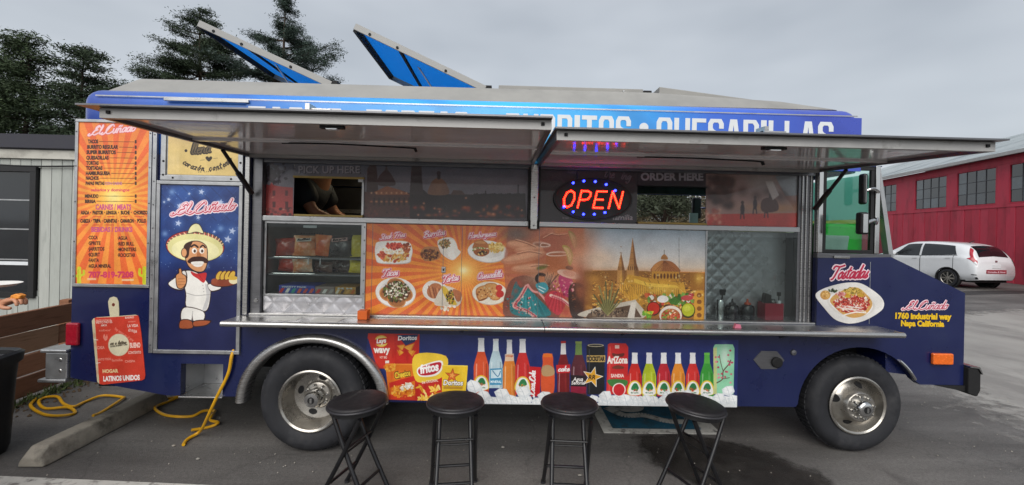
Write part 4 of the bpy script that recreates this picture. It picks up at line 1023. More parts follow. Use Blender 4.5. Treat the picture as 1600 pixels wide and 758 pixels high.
# ------------------------------------------------------------------ ground
def ground_material():
    m = bpy.data.materials.new('asphalt'); m.use_nodes = True
    n = m.node_tree.nodes; l = m.node_tree.links.new; b = n['Principled BSDF']
    t = n.new('ShaderNodeTexCoord')
    def noise(sc, det=6, rough=.6, scale=(1, 1, 1)):
        mpn = n.new('ShaderNodeMapping'); mpn.inputs['Scale'].default_value = scale
        q = n.new('ShaderNodeTexNoise'); q.inputs['Scale'].default_value = sc; q.inputs['Detail'].default_value = det; q.inputs['Roughness'].default_value = rough
        l(t.outputs['Object'], mpn.inputs[0]); l(mpn.outputs[0], q.inputs['Vector']); return q
    def ramp(src, p0, c0, p1, c1):
        r = n.new('ShaderNodeValToRGB'); e = r.color_ramp.elements
        e[0].position, e[1].position = p0, p1; e[0].color = (*lin(c0), 1); e[1].color = (*lin(c1), 1)
        l(src.outputs[0], r.inputs[0]); return r
    def mixn(kind, fac, a, c):
        x = n.new('ShaderNodeMixRGB'); x.blend_type = kind
        if isinstance(fac, float): x.inputs[0].default_value = fac
        else: l(fac, x.inputs[0])
        l(a, x.inputs[1]); l(c, x.inputs[2]); return x.outputs[0]
    base = ramp(noise(.55, 8, .62), .35, '757270', .66, '918e8b')
    pale = ramp(noise(.16, 5, .5, (1, .45, 1)), .5, '000000', .62, 'ffffff')
    palec = n.new('ShaderNodeRGB'); palec.outputs[0].default_value = (*lin('9b9690'), 1)
    c = mixn('MIX', pale.outputs[0], base.outputs[0], palec.outputs[0])
    grit = ramp(noise(210, 2, .7), .35, '6a6a6a', .7, 'ffffff')
    c = mixn('MULTIPLY', .55, c, grit.outputs[0])
    mott = ramp(noise(48, 3, .75), .3, '7a7876', .62, 'ffffff')
    c = mixn('MULTIPLY', .42, c, mott.outputs[0])
    streak = ramp(noise(1.1, 6, .65, (.22, 1.6, 1)), .38, '8c8986', .6, 'ffffff')
    c = mixn('MULTIPLY', .55, c, streak.outputs[0])
    stain = ramp(noise(1.7, 7, .7), .28, '5a5652', .42, 'ffffff')
    c = mixn('MULTIPLY', .55, c, stain.outputs[0])
    vo = n.new('ShaderNodeTexVoronoi'); vo.feature = 'DISTANCE_TO_EDGE'; vo.inputs['Scale'].default_value = .42
    wob = n.new('ShaderNodeVectorMath'); wob.operation = 'ADD'
    q = noise(2.2, 4); sc = n.new('ShaderNodeVectorMath'); sc.operation = 'SCALE'; sc.inputs['Scale'].default_value = .7
    l(q.outputs[1], sc.inputs[0]); l(t.outputs['Object'], wob.inputs[0]); l(sc.outputs[0], wob.inputs[1]); l(wob.outputs[0], vo.inputs['Vector'])
    cr_ = ramp(vo, .0, '3a3836', .006, 'ffffff')
    c = mixn('MULTIPLY', .22, c, cr_.outputs[0])
    l(c, b.inputs['Base Color'])
    rr = n.new('ShaderNodeMapRange'); rr.inputs['To Min'].default_value = .38; rr.inputs['To Max'].default_value = .68
    l(stain.outputs[0], rr.inputs[0]); l(rr.outputs[0], b.inputs['Roughness'])
    bp = n.new('ShaderNodeBump'); bp.inputs['Strength'].default_value = .8; bp.inputs['Distance'].default_value = .009
    l(noise(170, 3, .7).outputs[0], bp.inputs['Height']); l(bp.outputs[0], b.inputs['Normal'])
    return m
g = MB(); g.add([(-500, -500, 0), (500, -500, 0), (500, 500, 0), (-500, 500, 0)], [(0, 1, 2, 3)])
tag(g.build('ground', ground_material()), kind='structure', label='grey asphalt of the parking lot')

def blob_sheet(name, pts, z, m, label):
    P = spline([(x, y, 0) for x, y in pts], 7, True)
    mb = MB(); n_ = len(P); cx = sum(p.x for p in P) / n_; cy = sum(p.y for p in P) / n_
    mb.add([(cx, cy, z)] + [(p.x + random.uniform(-.012, .012), p.y + random.uniform(-.012, .012), z) for p in P], [(0, i + 1, (i + 1) % n_ + 1) for i in range(n_)])
    o = mb.build(name, m)
    at_ = o.data.attributes.new('rim', 'FLOAT', 'POINT'); at_.data.foreach_set('value', [0.0 if abs(v.co.x - cx) + abs(v.co.y - cy) < 1e-5 else 1.0 for v in o.data.vertices])
    return tag(o, label, None, None, 'structure')
def soaked(m):
    n = m.node_tree.nodes; l = m.node_tree.links.new; b = n['Principled BSDF']
    a = n.new('ShaderNodeAttribute'); a.attribute_name = 'rim'; t = n.new('ShaderNodeTexCoord')
    no = n.new('ShaderNodeTexNoise'); no.inputs['Scale'].default_value = 5; no.inputs['Detail'].default_value = 8; no.inputs['Roughness'].default_value = .7
    l(t.outputs['Object'], no.inputs['Vector'])
    ad = n.new('ShaderNodeMath'); ad.operation = 'MULTIPLY_ADD'; ad.inputs[1].default_value = .5; l(no.outputs[0], ad.inputs[0]); l(a.outputs['Fac'], ad.inputs[2])
    r = n.new('ShaderNodeValToRGB'); r.color_ramp.elements[0].position = .88; r.color_ramp.elements[0].color = (.78, .78, .78, 1); r.color_ramp.elements[1].position = 1.34; r.color_ramp.elements[1].color = (0, 0, 0, 1)
    l(ad.outputs[0], r.inputs[0]); l(r.outputs[0], b.inputs['Alpha']); return m
blob_sheet('ground_stain', [(1.65 + (a_ - 1.65) * 1.2, -.18 + (b_ + .18) * 1.2) for a_, b_ in [(1.02, .28), (1.0, .05), (1.05, -.2), (1.2, -.4), (1.45, -.62), (1.9, -.75), (2.25, -.55), (2.35, -.3), (2.2, -.05), (1.95, .18), (1.6, .36), (1.3, .34)]], .004,
           soaked(pm('oil_stain', '2a2725', .45, 0, .3, 9, .35, 170, 0, (1, 1, 1), .1, .5, '423e3b', (.5, .7), 4)), 'dark oily stain on the asphalt under the last stool')
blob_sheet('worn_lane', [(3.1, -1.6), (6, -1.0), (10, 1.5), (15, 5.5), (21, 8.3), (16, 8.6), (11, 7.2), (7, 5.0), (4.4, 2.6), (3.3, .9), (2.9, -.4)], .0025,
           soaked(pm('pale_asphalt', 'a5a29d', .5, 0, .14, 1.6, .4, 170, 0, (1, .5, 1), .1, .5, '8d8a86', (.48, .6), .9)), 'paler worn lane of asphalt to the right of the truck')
paint = pm('worn_white_paint', 'b9b8b2', .7, 0, .1, 8, .2, 120, 0, (1, 1, 1), .05, .5, '6a6663', (.52, .66), 14)
mb = MB(); mb.add([(-6, -.22, .005), (-1.75, -.445, .005), (-1.75, -.56, .005), (-6, -.335, .005)], [(0, 3, 2, 1)])
tag(mb.build('parking_line', paint), 'worn white parking line painted on the asphalt', None, None, 'structure')
# accessible parking symbol under the truck
tealp = pm('worn_blue_paint', '1c566f', .65, 0, .15, 8, .2, 120, 0, (1, 1, 1), .05, .5, '26444f', (.5, .64), 9)
mb = MB(); mb.box(.86, 1.84, .30, 1.25, .002, .006)
sym = tag(mb.build('pavement_symbol', paint), 'blue and white accessible parking symbol painted on the asphalt', None, None, 'structure')
mb = MB(); mb.add([(.95, .37, .009), (1.70, .37, .009), (1.76, 1.2, .009), (.95, 1.2, .009)], [(0, 1, 2, 3)]); mb.build('blue_field', tealp, sym)
mb = MB()
P = spline([(1.0, .78, .012), (1.12, .62, .012), (1.3, .62, .012), (1.45, .52, .012), (1.62, .5, .012)], 8)
for i in range(len(P) - 1):
    a, b = P[i], P[i + 1]; d = (b - a).normalized(); q = Vector((-d.y, d.x, 0)) * .045
    mb.add([a - q, b - q, b + q, a + q], [(0, 1, 2, 3)])
mb.add([(1.0 + .16 * math.cos(t) + .2, .82 + .14 * math.sin(t), .0125) for t in np.linspace(0, 2 * PI, 24, endpoint=False)], [tuple(range(24))])
mb.build('wheelchair_figure', paint, sym)

# ------------------------------------------------------------------ the truck
T = tag(empty('food_truck'), 'navy step van food truck with raised awnings and an open service counter', 'food truck')
def arch(cx, cz, a, b, t0, t1, n=24): return [(cx + a * math.cos(t), cz + b * math.sin(t)) for t in np.linspace(t0, t1, n)]
side = [(-3.14, 2.15), (-3.14, .505), (-2.445, .385), (-2.345, .385), (-2.345, .62), (-2.04, .62), (-2.04, .383), (-1.90, .383)]
side += arch(-1.375, .352, .5, .455, PI - .05, .05)
side += [(-.84, .358), (2.235, .362)] + arch(2.725, .36, .475, .462, PI - .05, .5, 20)
side += [(3.19, .545), (3.526, .545), (3.526, 1.247), (2.948, 1.509), (2.38, 1.49), (2.38, .985), (-1.87, .985), (-1.87, 2.15)]
MB().prism(side, 0, .05).build('side_panel', M['navy'], T)
hb = MB().box(-3.14, 2.72, 0, 2.25, 2.15, 2.64)
me = bpy.data.meshes.new('roof_edge'); me.from_pydata(hb.v, [], hb.f); bm = bmesh.new(); bm.from_mesh(me)
bmesh.ops.delete(bm, geom=[f for f in bm.faces if f.normal.z < -.5], context='FACES_ONLY')
ed = [e for e in bm.edges if (min(v.co.z for v in e.verts) > 2.5) or (abs(e.verts[0].co.z - e.verts[1].co.z) > .3)]
bmesh.ops.bevel(bm, geom=ed, offset=.12, segments=7, profile=.5, affect='EDGES')
bmesh.ops.recalc_face_normals(bm, faces=bm.faces); bm.to_mesh(me); bm.free()
me.polygons.foreach_set('use_smooth', [True] * len(me.polygons)); me.materials.append(M['header'])
o = bpy.data.objects.new('roof_edge', me); COL.objects.link(o); o.parent = T
so = o.modifiers.new('thick', 'SOLIDIFY'); so.thickness = .02; so.offset = -1
_O = [(.15, 0), (0, .15), (0, .85), (.15, 1), (.85, 1), (1, .85), (1, .15), (.85, 0)]
_I = [(.38, .12), (.3, .2), (.3, .8), (.38, .88), (.62, .88), (.7, .8), (.7, .2), (.62, .12)]
BLOCK = {'T': [[(0, 1), (1, 1), (1, .86), (.66, .86), (.66, 0), (.34, 0), (.34, .86), (0, .86)]],
         'A': [[(0, 0), (.28, 1), (.72, 1), (1, 0), (.71, 0), (.66, .2), (.34, .2), (.29, 0)], [(.5, .82), (.4, .33), (.6, .33)]],
         'C': [[(1, .62), (1, .85), (.85, 1), (.15, 1), (0, .85), (0, .15), (.15, 0), (.85, 0), (1, .15), (1, .4), (.7, .4), (.7, .2), (.62, .12), (.38, .12), (.3, .2), (.3, .8), (.38, .88), (.62, .88), (.7, .8), (.7, .62)]],
         'O': [_O, _I], 'Q': [[(.15, 0), (0, .15), (0, .85), (.15, 1), (.85, 1), (1, .85), (1, .15), (.95, .07), (1.03, -.04), (.82, -.1), (.7, 0)], _I],
         'S': [[(1, .68), (1, .85), (.85, 1), (.15, 1), (0, .85), (0, .62), (.12, .5), (.62, .38), (.7, .32), (.7, .17), (.62, .12), (.38, .12), (.3, .18), (.3, .34), (0, .34), (0, .15), (.15, 0), (.85, 0), (1, .15), (1, .4), (.88, .52), (.38, .64), (.3, .7), (.3, .83), (.38, .88), (.62, .88), (.7, .83), (.7, .68)]],
         'R': [[(0, 0), (0, 1), (.82, 1), (.98, .88), (.98, .6), (.85, .5), (.98, .4), (1, 0), (.7, 0), (.68, .34), (.6, .42), (.3, .42), (.3, 0)], [(.3, .54), (.3, .88), (.6, .88), (.68, .82), (.68, .6), (.6, .54)]],
         'B': [[(0, 0), (0, 1), (.82, 1), (.98, .88), (.98, .62), (.86, .52), (1, .42), (1, .13), (.85, 0)], [(.3, .58), (.3, .88), (.6, .88), (.68, .82), (.68, .64), (.6, .58)], [(.3, .12), (.3, .46), (.6, .46), (.7, .4), (.7, .18), (.62, .12)]],
         'U': [[(0, 1), (0, .15), (.15, 0), (.85, 0), (1, .15), (1, 1), (.7, 1), (.7, .2), (.62, .12), (.38, .12), (.3, .2), (.3, 1)]],
         'I': [[(0, 0), (0, 1), (1, 1), (1, 0)]], 'E': [[(0, 0), (0, 1), (.9, 1), (.9, .87), (.3, .87), (.3, .58), (.8, .58), (.8, .45), (.3, .45), (.3, .13), (.92, .13), (.92, 0)]],
         'D': [[(0, 0), (0, 1), (.8, 1), (1, .84), (1, .16), (.8, 0)], [(.3, .12), (.3, .88), (.6, .88), (.7, .8), (.7, .2), (.6, .12)]], 'L': [[(0, 0), (0, 1), (.3, 1), (.3, .13), (.85, .13), (.85, 0)]]}
def block_word(t, x0, x1, z0, h, y, m, parent):
    """heavy condensed capitals cut from vinyl, one object per letter"""
    wl = [.36 if ch == 'I' else (.9 if ch in 'EL' else 1) for ch in t]; k = (x1 - x0) / (sum(wl) + .13 * (len(t) - 1)); x = x0
    for ch, w_ in zip(t, wl):
        cu = bpy.data.curves.new('letter', 'CURVE'); cu.dimensions = '2D'; cu.fill_mode = 'BOTH'; cu.extrude = .0008
        for lp in BLOCK[ch]:
            sp = cu.splines.new('POLY'); sp.points.add(len(lp) - 1); sp.use_cyclic_u = True
            for p, (a, b) in zip(sp.points, lp): p.co = (a * k * (.36 if ch == 'I' else 1), b * h, 0, 1)
        tmp = bpy.data.objects.new('tmp', cu); COL.objects.link(tmp); dg = bpy.context.evaluated_depsgraph_get(); dg.update()
        me = bpy.data.meshes.new_from_object(tmp.evaluated_get(dg)); bpy.data.objects.remove(tmp); bpy.data.curves.remove(cu)
        o = mesh_obj('letter', me, m, parent); o.location = (x, y, z0); o.rotation_euler = (PI / 2, 0, 0); x += (w_ + .13) * k
sb = MB().box(-1.905, 2.685, -.012, -.001, 2.152, 2.555).build('sign_board', M['header'], T)
for s_, xa, xb in (('TACOS', -1.89, -1.20), ('TORTAS', -1.03, -.275), ('BURRITOS', .0, .932), ('QUESADILLAS', 1.125, 2.468)):
    block_word(s_, xa, xb, 2.292, .226, -.0135, M['white_vinyl'], sb)
for x in (-1.115, -.14, 1.03):
    MB().lathe([(.001, -.015), (.034, -.015), (.034, -.0125)], (x, 0, 2.44), 'y', 20).build('dot', M['white_vinyl'], sb)
MB().box(-3.0, 2.66, -.004, 0, 2.566, 2.574).build('drip_rail', M['alu'], T)

# roof: raised centre with sloping sides
mb = MB()
secs = [(-3.09, .02, 2.60), (-3.02, .12, 2.70), (-2.93, .24, 2.795), (1.15, .24, 2.805), (2.0, .24, 2.77), (2.62, .10, 2.66)]
mb.add([(-3.06, .08, 2.61), (-2.93, .28, 2.80), (1.2, .28, 2.805), (2.25, .28, 2.76), (2.6, .08, 2.64),
        (2.6, 2.17, 2.64), (2.25, 1.97, 2.76), (1.2, 1.97, 2.805), (-2.93, 1.97, 2.80), (-3.06, 2.17, 2.61)],
       [(0, 4, 3, 2, 1), (1, 2, 7, 8), (2, 3, 6, 7), (3, 4, 5, 6), (0, 1, 8, 9), (9, 8, 7, 6, 5), (0, 9, 5, 4)])
rc = mb.build('roof_cover', M['roof'], T, bevel=.02, seg=3)
for x in (-1.6, .9): MB().box(x, x + .012, .1, .32, 2.655, 2.812).build('seam', M['alu'], rc) if False else None
MB().box(.95, .962, .28, 1.97, 2.803, 2.812).build('seam', M['alu'], rc)

def lid(x0, z0, x1, z1):
    """a roof hatch hinged at x1, its free end x0 raised"""
    d = Vector((x1 - x0, 0, z1 - z0)); L_ = d.length; d.normalize(); nrm = Vector((-d.z, 0, d.x)) * 1.0
    if nrm.z < 0: nrm = -nrm
    def slab(a0, a1, y0, y1, h0, h1):
        p = []
        for h in (h0, h1):
            for a, y in ((a0, y0), (a1, y0), (a1, y1), (a0, y1)):
                q = Vector((x0, y, z0)) + d * a + nrm * h; p.append(tuple(q))
        return p
    F6 = [(0, 3, 2, 1), (4, 5, 6, 7), (0, 1, 5, 4), (1, 2, 6, 5), (2, 3, 7, 6), (3, 0, 4, 7)]
    Y0, Y1 = .5, 1.62
    top = MB(); top.add(slab(0, L_, Y0, Y1, .0, .012), F6)
    r = top.build('roof_hatch', M['hatch_skin'], T)
    m_ = MB(); m_.add(slab(.05, L_ - .03, Y0 + .035, Y1 - .03, -.012, -.002), F6); m_.build('lining', M['tarp'], r)
    e = MB()
    e.add(slab(0, L_, Y0 - .012, Y0, -.04, .016), F6); e.build('edge_rail', M['hatch_rail'], r, bevel=.004)
    e = MB(); e.add(slab(0, .035, Y0, Y1, -.055, -.003), F6); e.add(slab(L_ * .33, L_ * .33 + .03, Y0, Y1, -.03, -.013), F6); e.build('crossbar', M['under'], r)
    e = MB(); e.add(slab(0, L_, Y1, Y1 + .012, -.055, .016), F6); e.build('edge_rail', M['hatch_rail'], r)
    p = Vector((x0, Y0 + .3, z0)) + d * (L_ * .42)
    MB().tube([p, (p.x + .25, Y0 + .3, 2.8)], .009, 6).build('gas_strut', M['alu'], r)
    MB().tube([(p.x - .08, Y1 - .1, p.z + .1), (p.x - .1, Y1 - .1, 2.8)], .007, 6).build('gas_strut', M['steel_dark'], r)
    b_ = MB()
    for a in (.12, .33, .7): q = Vector((x0, Y0 - .013, z0)) + d * (L_ * a) - nrm * .02; b_.lathe([(.0005, -.006), (.012, -.005), (.012, 0)], tuple(q), 'y', 8)
    b_.build('bolts', M['under'], r)
    MB().box(x1 - .02, x1 + .05, Y0 - .01, Y0 + .06, z1 - .02, z1 + .02).build('hinge', M['under'], r)
lid(-2.63, 3.365, -1.50, 2.875)
lid(-1.31, 3.38, -.18, 2.875)
cl = MB().box(-.07, 1.19, .5, 1.62, 2.80, 2.905).build('closed_hatch', M['roof'], T, bevel=.006)
MB().box(1.2, 1.27, .52, .6, 2.80, 2.90).build('hinge', M['under'], cl)
MB().lathe([(.0005, -.006), (.014, -.005), (.014, 0)], (.2, .498, 2.86), 'y', 8).build('bolt', M['under'], cl)
mb = MB(); mb.add([(1.33, .5, 2.80), (2.55, .5, 2.64), (2.55, 1.62, 2.64), (1.33, 1.62, 2.80), (1.33, .5, 2.93), (2.55, .5, 2.80), (2.55, 1.62, 2.80), (1.33, 1.62, 2.93)],
                  [(0, 3, 2, 1), (4, 5, 6, 7), (0, 1, 5, 4), (1, 2, 6, 5), (2, 3, 7, 6), (3, 0, 4, 7)])
mb.build('sloped_hatch', M['roof'], T, bevel=.006)

# the rest of the shell
def part(name, b, m, bevel=0.0, p=None): return MB().box(*b).build(name, m, p or T, bevel=bevel)
part('wall_liner', (-3.05, 2.66, 2.12, 2.14, 2.152, 2.585), M['steel_wall']); part('wall_liner', (-3.05, 2.66, .09, .10, 2.152, 2.585), M['steel_wall']); part('ceiling_liner', (-3.05, 2.66, .09, 2.14, 2.587, 2.60), M['steel_wall'])
part('rear_wall', (-3.14, -3.09, .052, 2.248, .5, 2.148), M['navy'])
part('far_wall', (-3.088, 1.55, 2.2, 2.25, .38, 2.148), M['steel_wall'])
part('far_wall_panel', (1.552, 3.52, 2.2, 2.25, .40, 1.62), M['navy'])
part('floor', (-3.088, 2.9, .052, 2.198, .90, .95), M['steel_dark'])
part('engine_block', (2.3, 3.3, .75, 1.55, .42, .898), M['under'])
part('chassis_rail', (-3.0, 3.3, .55, .63, .42, .60), M['under']); part('chassis_rail', (-3.0, 3.3, 1.6, 1.68, .42, .60), M['under'])
part('fuel_tank', (-.6, .7, .25, .53, .34, .62), M['under'], .04)
part('inner_skirt', (-.82, 2.1, .052, .072, .37, .895), M['under'])
part('inner_skirt', (-3.0, -2.36, .07, .09, .42, .895), M['under'])
for x, y0 in ((-1.375, .2), (2.70, .2)): MB().tube([(x, y0, .36), (x, 2.0, .36)], .06, 10).build('axle', M['under'], T)
part('wheel_well', (-1.95, -.8, .5, .54, .5, .897), M['under']); part('wheel_well', (2.15, 3.25, .32, .36, .5, .897), M['under'])
MB().tube([(-.5, 1.1, .35), (-2.9, 1.25, .33)], .045, 8).build('exhaust_pipe', M['under'], T)
mb = MB(); mb.prism([(2.97, .62), (3.524, .56), (3.524, 1.244), (2.95, 1.505)], .052, 2.198); mb.build('hood', M['navy'], T)
# side door, yellow panel, menu frame: aluminium frames, printed panels set in them
def frame(name, x0, x1, z0, z1, wd, y0, y1, m, parent=None):
    mb = MB(); mb.box(x0, x1, y0, y1, z0, z0 + wd); mb.box(x0, x1, y0, y1, z1 - wd, z1)
    mb.box(x0, x0 + wd, y0 + .001, y1, z0 + wd, z1 - wd); mb.box(x1 - wd, x1, y0 + .001, y1, z0 + wd, z1 - wd)
    return mb.build(name, m, parent or T, bevel=.003)
def rivets(parent, pts, m=None, r=.006):
    mb = MB()
    for x, y, z in pts: mb.lathe([(.0004, -.004), (r * .7, -.003), (r, 0)], (x, y, z), 'y', 8)
    return mb.build('rivets', m or M['steel_dark'], parent)

c = draw_menu(); im = c.image('menu_print')
mp_ = tag(decal('menu_board', c.rect, print_mat('menu_vinyl', im), T, -.008), 'orange menu board with sunburst and black lettering')
f_ = frame('menu_frame', -3.128, -2.578, 1.172, 2.392, .022, -.016, -.0005, M['alu'])
rivets(f_, [(x, -.0155, z) for x in (-3.117, -2.589) for z in (1.25, 1.5, 1.79, 2.05, 2.3)])
c = draw_door(); im = c.image('door_print')
dr = MB().box(-2.535, -1.915, -.006, -.0008, .698, 1.958).build('side_door', M['alu'], T)
decal('door_print', c.rect, print_mat('door_vinyl', im), dr, -.009)
frame('door_frame', -2.535, -1.915, .698, 1.958, .026, -.02, -.0065, M['alu'], dr)
part('hinge_rail', (-2.566, -2.537, -.022, -.0008, .70, 2.37), M['alu'], .003, dr)
rivets(dr, [(-2.552, -.0225, .76 + i * .17) for i in range(10)])
c = draw_yellow(); im = c.image('yellow_print')
yp = MB().box(-2.512, -1.918, -.006, -.0008, 1.962, 2.37).build('upper_panel', M['alu'], T)
decal('upper_print', c.rect, print_mat('upper_vinyl', im), yp, -.009)
frame('panel_frame', -2.512, -1.918, 1.962, 2.375, .036, -.018, -.0065, M['alu'], yp)
rivets(yp, [(-2.49, -.019, 2.1), (-2.49, -.019, 2.0), (-2.42, -.019, 1.98), (-2.0, -.019, 1.98), (-1.935, -.019, 2.1)], M['under'], .008)

# cutting-board sticker, plate sticker, murals
c = draw_board(); im = c.image('board_print')
def toW(key, pts, ox, oy, sc):
    k = AFF[key]; r = []
    for zx, zy in pts:
        px, py = ox + zx / sc, oy + zy / sc
        r.append((k[0] + k[1] * px + k[2] * py, k[3] + k[4] * px + k[5] * py))
    return r
sh = [(48, 215), (62, 196), (90, 186), (196, 180), (186, 110), (180, 60), (194, 28), (224, 18), (252, 28), (266, 60), (270, 120), (270, 176), (400, 166), (424, 172), (432, 190), (452, 320), (484, 660), (478, 690), (455, 702), (140, 736), (112, 730), (92, 712)]
decal('cutting_board_sticker', c.rect, print_mat('board_vinyl', im), T, -.0035, None, toW('board', sh, 135, 460, 5.228))
c = draw_plate(); im = c.image('plate_print')
sh = [(p.x, p.y) for p in spline([(62, 395, 0), (130, 325, 0), (300, 270, 0), (440, 250, 0), (560, 265, 0), (700, 350, 0), (782, 430, 0), (795, 510, 0), (740, 575, 0), (600, 655, 0), (470, 690, 0), (370, 685, 0), (260, 640, 0), (150, 520, 0)], 5, True)]
decal('plate_sticker', c.rect, print_mat('plate_vinyl', im), T, -.0035, None, toW('plate', sh, 1265, 405, 6.889))
c = draw_snack(); im = c.image('snack_print')
decal('snack_mural', c.rect, print_mat('snack_vinyl', im), T, -.0025, (-.86, -.245, .368, .865), [(-.245, .368), (-.245, .865), (-.985, .865)] + [(q[0], q[1]) for q in arch(-1.375, .352, .55, .50, .82, .05, 10)])
c = draw_drink(); im = c.image('drink_print')
decal('drink_mural', c.rect, print_mat('drink_vinyl', im), T, -.0025)

def brush_text(name, t, x, z, xh, width, rot, y, parent, layers):
    """script lettering cut from vinyl: each stroke a flat band"""
    adv = sum(GLYPH.get(ch, (.8, []))[0] for ch in t); kx = width / adv; c_, s_ = math.cos(rot), math.sin(rot)
    for j, (pw, m) in enumerate(layers):
        mb = MB(); a0 = 0; k_ = 0
        for ch in t:
            wd, ss = GLYPH.get(ch, (.8, []))
            for st in ss:
                P = []
                for a, b in st:
                    X = (a0 + a) * kx + b * .45 * xh; Z = b * xh
                    P.append((x + X * c_ - Z * s_, y - j * .0022, z + X * s_ + Z * c_))
                P = spline(P, 4); r = pw * xh / 2; k_ += 1
                for i in range(len(P) - 1):
                    d = (P[i + 1] - P[i]); d.y = 0
                    if d.length < 1e-6: continue
                    d.normalize(); q = Vector((-d.z, 0, d.x)) * r; e = d * r * .6
                    dy_ = Vector((0, -.00004 * ((k_ * 3 + i) % 40), 0)); mb.add([v_ + dy_ for v_ in (P[i] - q - e * .5, P[i + 1] - q + e * .5, P[i + 1] + e, P[i + 1] + q + e * .5, P[i] + q - e * .5, P[i] - e)], [(0, 1, 2, 3, 4, 5)])
            a0 += wd
        mb.build(name, m, parent)
brush_text('lettering', 'Tostadas', 2.478, 1.335, .05, .28, .05, -.0035, T, [(.62, M['pink_vinyl']), (.25, M['crimson_vinyl'])])
brush_text('lettering', 'El Cuñado', 3.06, 1.115, .032, .32, .03, -.0035, T, [(.56, M['pink_vinyl']), (.15, M['crimson_vinyl'])])
text_mesh('lettering', '1760 industrial way', 2.985, 1.045, .044, .435, -.0022, M['yellow_vinyl'], T, .05)
text_mesh('lettering', 'Napa California', 3.03, .99, .042, .335, -.0022, M['yellow_vinyl'], T, .05)
part('door_seam', (2.783, 2.787, -.002, -.0003, 1.0, 1.47), M['alu'])
MB().box(3.262, 3.42, -.03, -.0005, .705, .79).build('marker_light', M['amber'], T, bevel=.01)
MB().box(-3.155, -3.065, -.03, -.0005, .745, .91).build('tail_light', M['redlens'], T, bevel=.012)
# bumpers
mb = MB(); mb.box(-3.33, -3.145, -.03, 2.28, .69, .715); mb.box(-3.345, -3.145, -.03, 2.28, .475, .50); mb.box(-3.30, -3.145, -.02, 2.27, .50, .69)
bp_ = mb.build('rear_bumper', M['alu'], T, bevel=.008)
rivets(bp_, [(-3.19, -.0205, .56), (-3.19, -.0205, .64)], M['steel'], .014)
mb = MB(); mb.prism([(3.53, .49), (3.60, .47), (3.625, .52), (3.625, .64), (3.60, .68), (3.53, .69)], -.035, 2.28)
mb.build('front_bumper', M['under'], T, bevel=.01)
MB().prism([(3.535, .692), (3.602, .684), (3.628, .64), (3.634, .645), (3.61, .695), (3.535, .702)], -.04, 2.285).build('bumper_cap', M['chrome'], T)
MB().prism([(3.30, .543), (3.53, .543), (3.53, .50)], -.01, .04).build('bumper_bracket', M['under'], T)
# step recess
sw = part('step_well', (-2.343, -2.042, .24, .26, .387, .62), M['alu'])
part('step_tread', (-2.345, -2.03, -.02, .238, .375, .386), M['steel'], .003); part('step_side', (-2.043, -2.031, .051, .24, .388, .62), M['alu'], 0, sw); part('step_side', (-2.356, -2.344, .051, .24, .388, .62), M['alu'], 0, sw); part('step_roof', (-2.343, -2.043, .051, .24, .621, .63), M['alu'], 0, sw)
# rear wheel arch trim
mb = MB(); n_ = 40
oa, ia = arch(-1.375, .352, .555, .505, PI, 0, n_), arch(-1.375, .352, .485, .44, PI, 0, n_)
pr = [(oa, -.004), (oa, -.03), ([(x * .6 + u * .4, z * .6 + v * .4) for (x, z), (u, v) in zip(oa, ia)], -.052), ([(x * .25 + u * .75, z * .25 + v * .75) for (x, z), (u, v) in zip(oa, ia)], -.05), (ia, -.03), (ia, .05)]
mb.add([(x, y, z) for ring, y in pr for x, z in ring], [(j * n_ + i, j * n_ + i + 1, (j + 1) * n_ + i + 1, (j + 1) * n_ + i) for j in range(len(pr) - 1) for i in range(n_ - 1)])
mb.build('wheel_arch_trim', M['steel'], T, smooth=True, angle=60)
MB().tube([(x, -.006, z) for x, z in arch(2.725, .36, .478, .465, .9, .5, 10)], .012, 8).build('arch_lip', M['chrome'], T)

